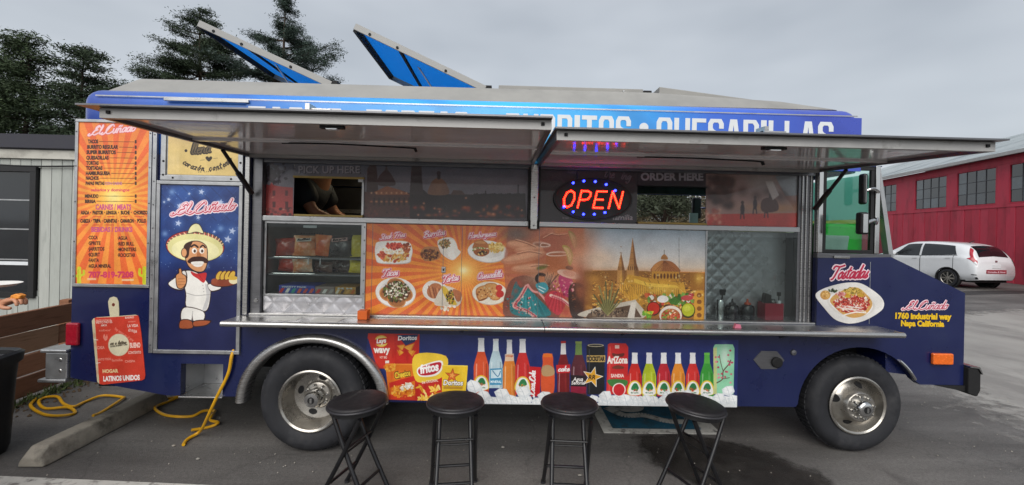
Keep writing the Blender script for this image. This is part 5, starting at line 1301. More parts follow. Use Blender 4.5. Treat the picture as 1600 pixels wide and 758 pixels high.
# wheels
def make_wheel(x, y, z, r, rim, dish, name='wheel'):
    """dish > 0: deep rear rim; dish < 0: front rim whose hub stands out"""
    w_ = empty(name, (x, y, z)); w_.parent = T
    tw = .225
    MB().lathe([(rim, .012), (rim + .012, .002), (r * .80, -.012), (r * .9, -.006), (r * .965, .015), (r, .05), (r, tw - .05), (r * .965, tw - .015), (r * .86, tw), (rim, tw - .01)], (0, 0, 0), 'y', 56).build('tyre', M['rubber'], w_, smooth=True, angle=50)
    tr = MB()
    for k in range(56):
        a = 2 * PI * k / 56; c_, s_ = math.cos(a), math.sin(a)
        for y0 in (.052, .115):
            p = []
            for rr in (r - .003, r + .007):
                for t, yy in ((-.045, y0), (.045, y0), (.045, y0 + .055), (-.045, y0 + .055)):
                    p.append((rr * math.cos(a + t * .8), yy, rr * math.sin(a + t * .8)))
            tr.add(p, [(4, 5, 6, 7), (0, 1, 5, 4), (1, 2, 6, 5), (2, 3, 7, 6), (3, 0, 4, 7)])
    tr.build('tread', M['rubber'], w_)
    if dish > 0:
        prof = [(rim + .004, .0), (rim + .006, -.006), (rim - .004, -.012), (rim - .016, -.004), (rim - .022, .03), (rim - .035, .075), (rim - .05, .12), (.105, .135), (.098, .12), (.09, .115), (.0005, .115)]
        hubp = [(.062, .114), (.058, .03), (.05, .012), (.02, .008), (.0005, .008)]; ny, nr, hy = .108, .083, .01; hole_r, hole_y = .132, .125
    else:
        prof = [(rim + .004, .004), (rim + .006, -.008), (rim - .004, -.014), (rim - .016, -.006), (rim - .022, .03), (rim - .03, .06), (.15, .045), (.12, .0), (.112, -.03), (.105, -.036), (.0005, -.036)]
        hubp = [(.062, -.036), (.06, -.07), (.05, -.085), (.04, -.09), (.0005, -.09)]; ny, nr, hy = -.04, .083, -.091; hole_r, hole_y = .15, .04
    MB().lathe(prof, (0, 0, 0), 'y', 48).build('rim', M['wheel'], w_, smooth=True, angle=40)
    MB().lathe(hubp, (0, 0, 0), 'y', 32).build('hub', M['chrome'], w_, smooth=True, angle=40)
    q = MB(); q.lathe([(.026, hy - .0005), (.024, hy - .003), (.0005, hy - .003)], (0, 0, 0), 'y', 20); q.build('hub_cap', M['under'], w_)
    q = MB(); q.box(-.007, .007, hy - .006, hy - .0032, -.017, .017); q.build('hub_badge', M['steel'], w_)
    for k in range(8):
        a = 2 * PI * k / 8 + .2
        MB().lathe([(.009, ny), (.009, ny - .018), (.006, ny - .024), (.0005, ny - .025)], (nr * math.cos(a), 0, nr * math.sin(a)), 'y', 6).build('wheel_nut', M['chrome'], w_)
    for k in range(4):
        a = PI / 2 * k + 1.3
        cxx, czz = hole_r * math.cos(a), hole_r * math.sin(a)
        pl = [Vector((cxx, 0, czz)) + Vector((-math.sin(a), 0, math.cos(a))) * .032 * math.cos(t) + Vector((math.cos(a), 0, math.sin(a))) * .02 * math.sin(t) for t in np.linspace(0, 2 * PI, 16, endpoint=False)]
        def depth(rr):
            P_ = sorted((pp[0], pp[1]) for pp in prof[3:]); return float(np.interp(rr, [q_[0] for q_ in P_], [q_[1] for q_ in P_]))
        hm = MB(); hm.add([(p.x, depth(math.hypot(p.x, p.z)) - .0025, p.z) for p in pl], [tuple(range(16))]); hm.build('hand_hole', M['under'], w_)
    return w_
make_wheel(-1.375, -.055, .378, .378, .222, 1)
make_wheel(2.735, .03, .368, .368, .217, -1)
for (x, y, r, rm) in ((-1.375, .25, .355, .222), (-1.375, 1.75, .355, .222), (-1.375, 2.02, .355, .222), (2.70, 1.98, .35, .21)):
    w_ = empty('wheel', (x, y, r)); w_.parent = T
    MB().lathe([(.001, .1), (rm, .1), (rm, .01), (r * .8, 0), (r, .04), (r, .185), (r * .8, .22), (rm, .2)], (0, 0, 0), 'y', 36).build('tyre', M['rubber'], w_, smooth=True)

# service opening: jambs, rail, post
part('left_jamb', (-1.868, -1.795, .02, .07, .987, 2.147), M['steel_dark'], .004)
part('jamb_edge', (-1.905, -1.872, -.012, -.0008, .99, 2.147), M['steel'], .003)
part('right_jamb', (2.262, 2.378, .055, .10, .987, 2.147), M['steel_dark'], .004)
for x in (2.285, 2.315, 2.35): part('jamb_rib', (x, x + .01, .046, .0545, .99, 2.14), M['steel'], .002)
part('window_rail', (-1.83, 2.262, .03, .075, 1.682, 1.722), M['alu'], .005)
part('head_rail', (-1.868, 2.378, .03, .075, 2.118, 2.148), M['steel_dark'])
ps = part('centre_post', (.196, .252, .0, .07, 1.66, 2.147), M['steel'], .006)
for x in (.183, .2535): part('post_bracket', (x, x + .0115, -.012, .02, 1.665, 1.73), M['under'], 0, ps)
part('post_rubber', (.178, .1945, .02, .075, 1.73, 2.13), M['gasket'], 0, ps); part('post_rubber', (.2535, .27, .02, .075, 1.73, 2.13), M['gasket'], 0, ps)
rivets(ps, [(.224, -.0015, 1.69), (.224, -.0015, 1.9)], M['steel_dark'], .007)

# counter
for x0, x1 in ((-1.92, .297), (.302, 2.852)):
    cn = part('counter', (x0, x1, -.205, .052, .958, .984), M['steel'], .004)
    MB().tube([(x0, -.207, .966), (x1, -.207, .966)], .02, 12).build('rolled_edge', M['steel'], cn, smooth=True)
part('counter_step', (-1.868, 2.378, .005, .054, .9845, .999), M['steel'], .003)
for x in (-1.6, -.3, .9, 2.1): MB().prism([(-.18, .956), (-.003, .956), (-.003, .88)], x, x + .012, 0, 'yz').build('counter_bracket', M['steel_dark'], T)

# printed food panel with the seams of its doors
c = draw_food(); im = c.image('food_print')
fp = decal('food_panel', c.rect, print_mat('food_vinyl', im, .3, .3, .1, 1.16), T, .05)
for x, z0, z1 in ((-.985, 1.0, 1.678), (-.453, 1.0, 1.678), (-.313, 1.0, 1.67), (.27, 1.0, 1.678)): part('panel_seam', (x, x + .003, .0485, .0497, z0, z1), M['steel_dark'], 0, fp)
part('latch', (-.462, -.43, .04, .0495, 1.32, 1.365), M['steel'], .003, fp); part('keyhole', (-.452, -.44, .0385, .0396, 1.334, 1.35), M['under'], 0, fp)
part('panel_edge', (-1.052, -1.031, .04, .06, 1.0, 1.68), M['alu'], .002); part('panel_edge', (1.5455, 1.558, .045, .06, 1.0, 1.68), M['alu'], .002)
rivets(fp, [(-1.042, .0395, 1.05 + i * .1) for i in range(7)])
def quilt(name, x0, x1, z0, z1, y, s, h, parent, m, fade=0.0):
    nx, nz_ = int((x1 - x0) / .008), int((z1 - z0) / .008)
    X, Z = np.meshgrid(np.linspace(x0, x1, nx + 1), np.linspace(z0, z1, nz_ + 1))
    u, v = (X - x0) / s + (Z - z0) / s, (X - x0) / s - (Z - z0) / s
    k = np.minimum(np.abs(np.sin(PI * u / 2)), np.abs(np.sin(PI * v / 2))) ** .7 * h
    if fade: k = k * np.clip(1.25 - (X - x0) / (x1 - x0) * fade, .12, 1)
    vs = np.stack([X, y - k, Z], -1).reshape(-1, 3)
    i = np.arange(nz_ * (nx + 1)).reshape(nz_, nx + 1)[:, :-1].ravel()
    fs = np.stack([i, i + 1, i + nx + 2, i + nx + 1], 1)
    me = bpy.data.meshes.new(name); me.from_pydata(vs.tolist(), [], fs.tolist()); me.materials.append(m)
    me.polygons.foreach_set('use_smooth', [True] * len(me.polygons))
    o = bpy.data.objects.new(name, me); COL.objects.link(o); o.parent = parent
    return o
M['quilt'] = pm('quilted_steel', 'bdbcc0', .3, .6, .1, 5, .02, 30, 0, (1, 1, 1), .08)
quilt('quilted_panel', 1.562, 2.262, 1.0, 1.682, .19, .053, .0065, T, M['quilt'], 1.5)
part('recess_floor', (1.56, 2.262, .0545, .20, .985, .9985), M['steel']); part('recess_side', (1.5465, 1.558, .0605, .20, .9995, 1.68), M['steel_dark']); part('recess_side', (2.2625, 2.27, .101, .20, .9995, 1.68), M['steel_dark']); part('recess_top', (1.56, 2.262, .0755, .20, 1.684, 1.70), M['steel_dark'])
part('guard_glass', (1.56, 2.261, .056, .059, 1.0, 1.681), M['glass'])
quilt('quilted_panel', -1.79, -1.05, 1.0, 1.135, .062, .075, .008, T, M['quilt'])

# window films and glass
c = draw_filmL(); fl = print_mat('left_film', c.image('left_film_print'), .3, .45, .03, 1.15); rL = c.rect
c = draw_filmR(); fr_ = print_mat('right_film', c.image('right_film_print'), .3, .45, .03, 1.15); rR = c.rect
for r in ((-1.795, -1.588, 1.722, 2.118), (-1.587, -1.061, 2.026, 2.118), (-1.06, .178, 1.722, 2.118)): decal('window_film', rL, fl, T, .07, r)
for r in ((.27, 1.018, 1.722, 2.118), (1.019, 1.548, 2.016, 2.118), (1.549, 2.262, 1.722, 2.118)): decal('window_film', rR, fr_, T, .07, r)
M['brass'] = pm('pale_wood_edge', 'b99d55', .5, 0, .12, 12)
part('hatch_edge', (-1.587, -1.06, .05, .069, 2.010, 2.025), M['brass']); part('hatch_edge', (-1.57, -1.06, .04, .069, 1.7225, 1.737), M['brass'])
part('hatch_edge', (1.02, 1.548, .05, .069, 2.009, 2.0155), M['under']); part('hatch_edge', (1.02, 1.548, .04, .069, 1.7225, 1.737), M['brass'])
part('pane_edge', (-1.076, -1.0605, .06, .069, 1.74, 2.008), M['alu'])
part('sticker', (-1.10, -1.062, .046, .0485, 1.988, 2.009), M['white_vinyl'])

# snack case
case = part('snack_case', (-1.775, -1.055, .48, .50, 1.12, 1.68), pm('case_back', '5c5f5c', .4, .5, .2, 6))
wl = pm('case_side', '8d8b88', .4, .5, .15, 6)
part('case_side', (-1.788, -1.776, .062, .50, 1.12, 1.68), wl, 0, case); part('case_side', (-1.054, -1.05, .062, .5, 1.12, 1.68), wl, 0, case)
part('case_floor', (-1.775, -1.056, .062, .479, 1.12, 1.136), M['steel'], 0, case); part('case_top', (-1.775, -1.056, .076, .479, 1.668, 1.68), M['steel_dark'], 0, case)
for i in range(9): MB().lathe([(.007, .002), (.0005, .002)], (-1.72 + i * .022, .476, 1.585), 'y', 8).build('vent_hole', M['under'], case) if i < 9 else None
for z in (1.41, 1.285):
    q = MB(); q.tube([(-1.774, .09, z), (-1.057, .09, z)], .0045, 6)
    for i in range(20): q.tube([(-1.76 + i * .036, .09, z - .003), (-1.76 + i * .036, .44, z - .003)], .002, 4)
    q.tube([(-1.774, .44, z), (-1.057, .44, z)], .004, 6); q.build('wire_shelf', M['chrome'], case)
    part('price_rail', (-1.774, -1.057, .08, .084, z - .012, z + .0), M['steel_dark'], 0, case)
for x in (-1.475, -1.385): part('shelf_tag', (x, x + .005, .074, .0785, 1.36, 1.405), M['white_vinyl'], 0, case)
part('case_label', (-1.52, -1.42, .088, .09, 1.635, 1.655), M['white_vinyl'], 0, case)
frame('case_frame', -1.793, -1.052, 1.118, 1.682, .018, .05, .06, M['alu'], case)
part('case_glass', (-1.775, -1.07, .0635, .0665, 1.137, 1.666), M['glass'], 0, case)
MB().lathe([(.0005, -.012), (.012, -.012), (.016, 0)], (-1.82, .019, 1.09), 'y', 16).build('lock', M['chrome'], T)

# awnings
def awning(x0, x1, zh, zf, a, ovl):
    def Q(x, t, dz): return (x, -.004 - (a - .004) * t, zh + (zf - zh) * t + dz)
    def slab(xa, xb, t0, t1, d0, d1):
        return [Q(xa, t0, d0), Q(xb, t0, d0), Q(xb, t1, d0), Q(xa, t1, d0), Q(xa, t0, d1), Q(xb, t0, d1), Q(xb, t1, d1), Q(xa, t1, d1)]
    F6 = [(0, 1, 2, 3), (7, 6, 5, 4), (4, 5, 1, 0), (5, 6, 2, 1), (6, 7, 3, 2), (7, 4, 0, 3)]
    def S(name, *b, m, bev=0.0, p=None):
        q = MB(); q.add(slab(*b), F6); return q.build(name, m, p if p is not None else aw, bevel=bev)
    q = MB(); q.add(slab(x0 - ovl, x1 + (.02 if ovl < .03 else 0), .0, 1.035, .048, .056), F6); aw = q.build('awning', M['steel_dark'], T)
    S('lining', x0 + .004, x1 - .004, .0, .975, .018, .026, m=M['awn_under'])
    S('front_rail', x0, x1, .978, 1.0, -.0, .047, m=M['alu_paint'], bev=.002)
    S('side_rail', x0, x0 + .022, .0, .977, -.0, .047, m=M['steel_dark']); S('side_rail', x1 - .022, x1, .0, .977, .0, .047, m=M['steel_dark'])
    S('inner_rail', x0 + .024, x1 - .024, .02, .055, -.004, .017, m=M['alu_paint']); S('rib', x0 + .024, x1 - .024, .5, .53, .006, .0175, m=M['awn_under'])
    xm = x0 + (x1 - x0) * .5
    lm = S('lamp', xm - .05, xm + .06, .95, .977, -.012, .004, m=M['under']); S('lens', xm - .02, xm + .03, .945, .978, -.018, -.013, m=M['white_vinyl'])
    w_ = MB(); w_.tube(spline([Q(xm - .5, .52, .005), Q(xm - .2, .56, .0), Q(xm + .15, .5, .003), Q(xm + .28, .5, -.002)], 6), .005, 5); w_.tube([Q(xm + .28, .5, .0), Q(xm + .29, .5, -.022)], .009, 6); w_.build('lamp_wire', M['under'], aw)
    h = S('latch', xm - .09, xm + .02, 1.0, 1.02, .057, .066, m=M['steel']); S('latch_arm', xm - .09, xm - .07, 0.97, 1.03, .057, .085, m=M['steel'])
    for xx in (x0 + .035, x1 - .05): S('bolt', xx, xx + .016, 1.0, 1.006, .02, .034, m=M['under'])
    return aw
aL = awning(-1.87, .215, 2.143, 2.125, 1.15, .07)
aR = awning(.24, 2.352, 2.135, 2.078, 1.15, .012)
part('header_bar', (-2.49, -1.88, -.03, -.013, 2.538, 2.56), M['alu'], .003)
for p0, p1, aw in (((-1.85, -.34, 2.135), (-1.85, -.015, 1.88), aL), ((2.335, -.30, 2.115), (2.34, -.012, 1.86), aR)):
    st = MB().tube([p0, p1], .012, 8).build('gas_strut', M['black'], aw); MB().tube([((p0[0]), (p0[1] + p1[1]) / 2, (p0[2] + p1[2]) / 2), p1], .018, 8).build('strut_body', M['black'], aw)
MB().tube([(-1.80, -.02, 2.12), (-1.80, -.02, 1.0)], .006, 6).build('drain_tube', M['steel'], T) if False else None

# cab
part('cab_sill', (2.38, 2.95, .002, .052, 1.491, 1.53), M['steel_dark'], .004)
part('cab_pillar', (2.381, 2.415, .0, .05, 1.532, 2.148), M['chrome'], .004)
cw = frame('cab_window', 2.417, 2.812, 1.532, 2.19, .026, .004, .03, M['gasket'])
part('glass', (2.443, 2.786, .014, .018, 1.558, 2.164), M['tint'], 0, cw)
part('cab_pillar', (2.814, 2.85, -.004, .05, 1.532, 2.2), M['chrome'], .006)
part('cab_roof_lip', (2.38, 2.86, .0, .05, 2.192, 2.2), M['navy'])
q = MB(); q.add([(2.855, .03, 2.15), (2.885, .03, 2.15), (2.885, .08, 2.15), (2.855, .08, 2.15), (2.96, .03, 1.505), (2.995, .03, 1.505), (2.995, .08, 1.505), (2.96, .08, 1.505)],
               [(0, 3, 2, 1), (4, 5, 6, 7), (0, 1, 5, 4), (1, 2, 6, 5), (2, 3, 7, 6), (3, 0, 4, 7)]); q.build('windshield_pillar', M['alu'], T)
q = MB(); q.add([(2.87, .082, 2.15), (2.876, .082, 2.15), (2.876, 2.17, 2.15), (2.87, 2.17, 2.15), (2.975, .082, 1.507), (2.981, .082, 1.507), (2.981, 2.17, 1.507), (2.975, 2.17, 1.507)],
               [(0, 3, 2, 1), (4, 5, 6, 7), (0, 1, 5, 4), (1, 2, 6, 5), (2, 3, 7, 6), (3, 0, 4, 7)]); q.build('windshield', M['tint'], T)
part('dashboard', (2.42, 2.945, .055, 2.19, 1.30, 1.50), pm('dash', '4a4f52', .6), .02)
part('far_pillar', (1.552, 1.60, 2.2, 2.25, 1.622, 2.148), M['navy']); part('far_pillar', (2.82, 2.87, 2.2, 2.25, 1.622, 2.148), M['navy'])
def slab_x(name, m, z0, z1):
    xz = lambda z: 2.86 + (2.15 - z) * .163 - .03
    q = MB(); q.add([(xz(z0), .09, z0), (xz(z0) + .004, .09, z0), (xz(z0) + .004, 2.16, z0), (xz(z0), 2.16, z0), (xz(z1), .09, z1), (xz(z1) + .004, .09, z1), (xz(z1) + .004, 2.16, z1), (xz(z1), 2.16, z1)],
                    [(0, 3, 2, 1), (4, 5, 6, 7), (0, 1, 5, 4), (1, 2, 6, 5), (2, 3, 7, 6), (3, 0, 4, 7)]); return q.build(name, m, T)
slab_x('cab_reflection', translucent('teal_reflection', 'c8f4ea', .8), 1.80, 2.148)  # added panel, its teal stands in for the reflection in the cab glass
slab_x('cab_reflection', translucent('yellow_reflection', 'f6f0b0', .85), 1.69, 1.799)  # added yellow panel, lower band of the same imitated reflection
MB().tube(spline([(2.50, .05, 2.15), (2.56, .05, 1.98), (2.62, .05, 1.86)], 5), .012, 6).build('wiper_arm', M['black'], T) if False else None
# mirrors
q = MB(); q.box(2.50, 2.62, 2.36, 2.42, 1.86, 2.14); fm_ = q.build('side_mirror', M['black'], T, bevel=.025, seg=3)
MB().box(2.45, 2.56, 2.34, 2.358, 1.78, 1.93).build('mirror_glass', M['white_vinyl'], fm_); MB().tube([(2.60, 2.38, 2.0), (2.75, 2.26, 2.0)], .014, 6).build('mirror_arm', M['chrome'], fm_)
def mirror(z0, z1, x0, x1, y, arm):
    q = MB(); q.box(x0, x1, y - .03, y + .03, z0, z1); r = q.build('side_mirror', M['black'], T, bevel=.018, seg=3)
    MB().box(x0 + .012, x1 - .02, y - .033, y - .0305, z0 + .014, z1 - .014).build('mirror_glass', M['chrome'], r)
    MB().tube(arm, .012, 8).build('mirror_arm', M['chrome'], r)
mirror(1.675, 1.835, 2.535, 2.60, -.17, spline([(2.60, -.17, 1.76), (2.68, -.14, 1.78), (2.75, -.08, 1.76), (2.82, -.01, 1.80)], 5))
mirror(1.90, 2.13, 2.655, 2.69, -.05, spline([(2.69, -.05, 2.0), (2.75, -.05, 2.02), (2.83, -.01, 2.0)], 5))
MB().lathe([(.022, 0), (.02, -.012), (.0005, -.016)], (2.205, -.001, .775), 'y', 16).build('lock', M['steel_dark'], T)
fd = MB().prism([(2.02 + .118 * math.cos(t), .715 + .078 * math.sin(t)) for t in [k * PI / 3 for k in range(6)]], -.006, -.0005).build('fuel_door', M['steel_dark'], T)
MB().lathe([(.04, 0), (.04, -.016), (.03, -.022), (.0005, -.022)], (2.075, -.0065, .70), 'y', 18).build('fuel_cap', M['under'], fd)
part('cab_latch', (2.50, 2.62, -.012, .0, 1.492, 1.512), M['chrome'], .003)
# ------------------------------------------------------------------ things on and in the truck
led_r = emis('red_led', 'ff2d12', 9); led_b = emis('blue_led', '2430ff', 7); led_h = emis('red_led_core', 'ff3a20', 4)
sg = tag(empty('open_sign', (.672, .035, 1.90)), 'oval black LED sign glowing red OPEN with blue dots in the right window', 'sign')
q = MB(); n_ = 40
pl = [(.30 * math.cos(t), .163 * math.sin(t)) for t in np.linspace(0, 2 * PI, n_, endpoint=False)]
q.prism(pl, 0, .016); q.build('sign_board', pm('sign_black', '0b090b', .35, 0, .2, 10), sg, bevel=.004)
pl2 = [(.285 * math.cos(t), .15 * math.sin(t)) for t in np.linspace(0, 2 * PI, n_, endpoint=False)]
q = MB(); q.tube([(a, -.002, b) for a, b in pl2], .003, 6, True); q.build('rim', M['black'], sg)
LET = {'O': [[(0, .5), (.12, .88), (.4, 1), (.68, .88), (.8, .5), (.68, .12), (.4, 0), (.12, .12), (0, .5)]],
       'P': [[(0, 0), (0, 1)], [(0, 1), (.5, 1), (.75, .9), (.78, .72), (.65, .52), (.4, .46), (.08, .46)]],
       'E': [[(.75, 1), (0, 1), (0, 0), (.75, 0)], [(.08, .5), (.6, .5)]],
       'N': [[(0, 0), (0, 1), (.8, 0), (.8, 1)]]}
def icoball(mb, c_, r):
    mb.lathe([(.0003, -r * 2.6), (r * .8, -r * 2.1), (r, -r), (r, 0)], c_, 'y', 8)
lx = -.222
for ch in 'OPEN':
    mb = MB()
    for st in LET[ch]:
        P = [Vector((a * .098, 0, b * .125)) for a, b in st]
        seg = [(P[i + 1] - P[i]).length for i in range(len(P) - 1)]; tot = sum(seg); n_ = max(2, round(tot / .0128))
        for k in range(n_ + 1):
            t = tot * k / n_; i = 0
            while i < len(seg) - 1 and t > seg[i]: t -= seg[i]; i += 1
            p = P[i] + (P[i + 1] - P[i]) * min(1, t / max(seg[i], 1e-6))
            icoball(mb, (lx + p.x + (p.z - .06) * .22, -.001, p.z - .066), .0052)
    mb.build('letter', led_h, sg)
    mb = MB()
    for st in LET[ch]:
        P = [(lx + a * .098 + (b * .125 - .06) * .22, -.0012, b * .125 - .066) for a, b in st]
        for i in range(len(P) - 1):
            a, b = Vector(P[i]), Vector(P[i + 1]); d = (b - a).normalized(); u_ = Vector((-d.z, 0, d.x)) * .0075
            mb.add([a - u_ - d * .006, b - u_ + d * .006, b + u_ + d * .006, a + u_ - d * .006], [(0, 1, 2, 3)])
    mb.build('letter_glow', emis('led_glow_red', 'f0100a', 1.3), sg)
    lx += .118
for a, b in ((-.155, .118), (-.075, .134), (.012, .132), (.095, .112), (.165, .068), (-.222, -.065), (-.15, -.10), (-.072, -.117), (.01, -.115), (.09, -.10)):
    mb = MB(); icoball(mb, (a, -.001, b), .009); mb.build('led', led_b, sg)
for x in (-.12, .12): MB().tube([(x, .008, .15), (x, .03, .225)], .003, 5).build('chain', M['steel_dark'], sg)

# snack bags
def bag_mesh(w_, h, d, seed):
    r = random.Random(seed); nx, nz_ = 10, 12; vs = []; fs = []
    def P(i, j, s_):
        u, v = i / nx, j / nz_; k = (math.sin(PI * u) ** .55) * (math.sin(PI * min(1, max(0, (v - .06) / .88))) ** .5)
        wr = 1 + .18 * math.sin(u * 11 + seed) * math.cos(v * 9 + seed * 2)
        pinch = 1 - .08 * math.sin(PI * v)
        return ((u - .5) * w_ * pinch, s_ * d / 2 * k * wr + r.uniform(-.0012, .0012), v * h)
    idx = {}
    for s_ in (-1, 1):
        for i in range(nx + 1):
            for j in range(nz_ + 1):
                edge = i in (0, nx) or j in (0, nz_)
                key = (i, j) if edge else (i, j, s_)
                if key not in idx:
                    idx[key] = len(vs); p = P(i, j, s_); vs.append((p[0], 0 if edge else p[1], p[2]))
    for s_ in (-1, 1):
        for i in range(nx):
            for j in range(nz_):
                g_ = lambda a, b: idx[(a, b)] if (a, b) in idx else idx[(a, b, s_)]
                f = (g_(i, j), g_(i + 1, j), g_(i + 1, j + 1), g_(i, j + 1)); fs.append(f if s_ < 0 else f[::-1])
    return vs, fs
def snack_bag(x, y, z, w_, h, col, two, labelcol, lab, label, tilt=0.0, rz=0.0, seed=1):
    o = MB(); v, f = bag_mesh(w_, h, .06, seed); o.add(v, f)
    b = o.build('snack_bag', pm('bag_film', col, .28, 0, .15, 14, .15, 30, .4, (1, 1, 1), .1, .5, two, (.42, .58), 13), None, smooth=True, angle=80)
    b.location = (x, y, z); b.rotation_euler = (tilt, 0, rz)
    tag(b, label, 'snack bag', 'snack bags on the wire shelves of the snack case')
    if labelcol:
        mb = MB(); s_ = w_ * .32
        mb.add([(-s_, -.037, h * .66), (s_, -.037, h * .70), (s_, -.034, h * .86), (-s_, -.034, h * .82)], [(0, 1, 2, 3)])
        l_ = mb.build('bag_label', pm('bag_print', labelcol, .3), b)
        so = l_.modifiers.new('thick', 'SOLIDIFY'); so.thickness = .0015
        if lab:
            v, t, wd = text_tris(lab, .04, .1); me = bpy.data.meshes.new('lettering'); k = s_ * 1.7 / wd
            me.from_pydata([(a * k - s_ * .85, -.0393 + c_ * .0007, h * .695 + c_ * h * .11 + a * k * .12) for a, c_ in v], [], [tuple(q) for q in t]); me.materials.append(M['under'])
            ob = bpy.data.objects.new('lettering', me); COL.objects.link(ob); ob.parent = l_
    return b
BAGS = [(-1.675, 1.418, .15, .135, 'b8402c', '8a2c22', None, '', 'dark red snack bag at the left end of the upper shelf'),
        (-1.545, 1.418, .15, .165, 'de7a38', 'f0b888', 'e9e2d4', 'Ruffles', 'orange snack bag with a white lettered label on the upper shelf'),
        (-1.405, 1.418, .13, .16, 'e0663a', 'e88c4a', None, '', 'plain orange snack bag in the middle of the upper shelf'),
        (-1.26, 1.418, .165, .17, '262426', '3a3638', 'd8a8a0', 'lays', 'black snack bag with a pale pink label on the upper shelf'),
        (-1.125, 1.418, .12, .17, 'e2cc2c', 'f0e068', None, '', 'yellow snack bag at the right end of the upper shelf'),
        (-1.67, 1.292, .16, .11, 'cc4430', '9a3024', None, '', 'red snack bag at the left end of the lower shelf'),
        (-1.545, 1.292, .14, .10, 'e08a52', 'f2dcc0', None, '', 'orange and white snack bag second on the lower shelf'),
        (-1.40, 1.292, .15, .085, '3a2620', '5a3a2c', None, '', 'dark brown snack bag in the middle of the lower shelf'),
        (-1.26, 1.292, .15, .095, '2a1f1c', '40302a', None, '', 'nearly black snack bag beside the yellow one on the lower shelf'),
        (-1.125, 1.292, .125, .10, 'e2cc2c', 'f0e068', None, '', 'yellow snack bag at the right end of the lower shelf')]
for i, (x, z, w_, h, a, b, lc, lt, lab) in enumerate(BAGS):
    snack_bag(x, .15 + .012 * (i % 3), z, w_ * 1.1, h * (1, .96, 1.03, .98)[i % 4], a, b, lc, lt, lab, random.uniform(-.16, .05), random.uniform(-.22, .22), i + 1).rotation_euler.y = random.uniform(-.09, .09)
def candy_box(x0, x1, z1, col, stripes, label, txt=None):
    b = MB().box(x0, x1, .1, .30, 1.137, z1).build('candy_box', pm('box_card', col, .45, 0, .1, 20)); tag(b, label, 'box', 'candy boxes on the floor of the snack case')
    n_ = len(stripes); w_ = (x1 - x0) / n_
    for i, s_ in enumerate(stripes):
        mb = MB(); mb.add([(x0 + i * w_, .0985, 1.139), (x0 + (i + .55) * w_, .0985, 1.139), (x0 + (i + 1) * w_ - .002, .0985, 1.139 + (z1 - 1.139) * .6), (x0 + (i + .45) * w_, .0985, 1.139 + (z1 - 1.139) * .6)], [(0, 1, 2, 3)])
        mb.build('wrapper_print', pm('wrapper', s_, .3), b)
    if txt: text_mesh('lettering', txt, x0 + .02, z1 - .017, .012, (x1 - x0) * .7, .0992, M['white_vinyl'], b, .03)
candy_box(-1.70, -1.43, 1.195, '2a3f9a', ['c8322c', 'e8e4dc', '3f9a8a', 'd9603c', 'c84a3a', 'd05a4a'], 'blue variety box of candy bars at the left of the case floor', 'VARIETY PACK')
candy_box(-1.425, -1.28, 1.19, '8a7a74', ['c8322c', 'e0ddd6', 'a8a29c'], 'grey box of red and white wrapped candy in the middle of the case floor')
candy_box(-1.275, -1.12, 1.19, 'b98a3a', ['e8dfc8', '4a3224', 'd9a860', 'c86a2c'], 'tan box of brown wrapped candy at the right of the case floor', 'M M')

# things on the counter
CZ = .9995
cd = tag(empty('napkin_caddy', (2.10, .115, 1.0)), 'red plastic caddy holding black and steel utensils on the right of the counter', 'caddy')
mb = MB(); r_ = pm('red_plastic', 'a0263a', .4, 0, .08, 8)
for b in ((-.072, .072, -.05, -.045, 0, .13), (-.072, .072, .045, .05, 0, .13), (-.072, -.067, -.0449, .0449, 0, .13), (.067, .072, -.0449, .0449, 0, .13), (-.066, .066, -.0449, .0449, .001, .006)): mb.box(*b)
mb.build('tray', r_, cd, bevel=.003)
mb = MB(); mb.prism([(-.06, .02), (-.015, .02), (-.01, .19), (-.05, .205), (-.06, .18)], -.03, .02); mb.build('napkin_holder', M['black'], cd, bevel=.004)
mb = MB(); mb.lathe([(.022, .02), (.024, .15), (.02, .155), (.018, .03)], (.012, 0, 0), 'z', 16); mb.build('cup', M['chrome'], cd, True)
mb = MB(); mb.lathe([(.016, .02), (.016, .15), (.012, .03)], (.052, -.02, 0), 'z', 14); mb.build('cup', M['white_vinyl'], cd, True)
mb = MB(); mb.tube([(.05, -.02, .1), (.052, -.02, .19)], .004, 6); mb.box(.038, .066, -.024, -.016, .185, .215); mb.build('scoop', M['black'], cd)
def squeeze(x, y, label, col='19191d', capc='19191d'):
    s_ = tag(empty('squeeze_bottle', (x, y, 1.0)), label, 'bottle', 'dark sauce bottles on the right of the counter')
    MB().lathe([(.0005, 0), (.042, 0), (.045, .01), (.045, .11), (.036, .135), (.02, .145), (.0005, .145)], (0, 0, 0), 'z', 20).build('bottle', pm('dark_bottle', col, .25, 0, .2, 10), s_, True)
    s_.scale = (1.15, 1, .78)
    MB().lathe([(.022, .1455), (.02, .16), (.008, .166), (.005, .20), (.0005, .2)], (0, 0, 0), 'z', 16).build('nozzle', pm('cap', capc, .4), s_, True)
squeeze(1.79, .10, 'dark round sauce bottle with black cap left of the red caddy'); squeeze(1.915, .11, 'dark round sauce bottle with an orange nozzle beside the red caddy', '1d1d22', 'c8502c')
for x, lab in ((1.70, 'small steel shaker with black scoop at the left of the sauce bottles'),):
    s_ = tag(empty('spice_shaker', (x, .11, 1.0)), lab, 'shaker')
    MB().lathe([(.0005, 0), (.03, 0), (.032, .12), (.026, .145), (.0005, .15)], (0, 0, 0), 'z', 18).build('body', M['chrome'], s_, True)
    q = MB(); q.tube([(.012, 0, .14), (.018, 0, .19)], .005, 6); q.prism([(0, .18), (.034, .18), (.042, .225), (-.008, .225)], -.006, .006); q.build('scoop', M['black'], s_)
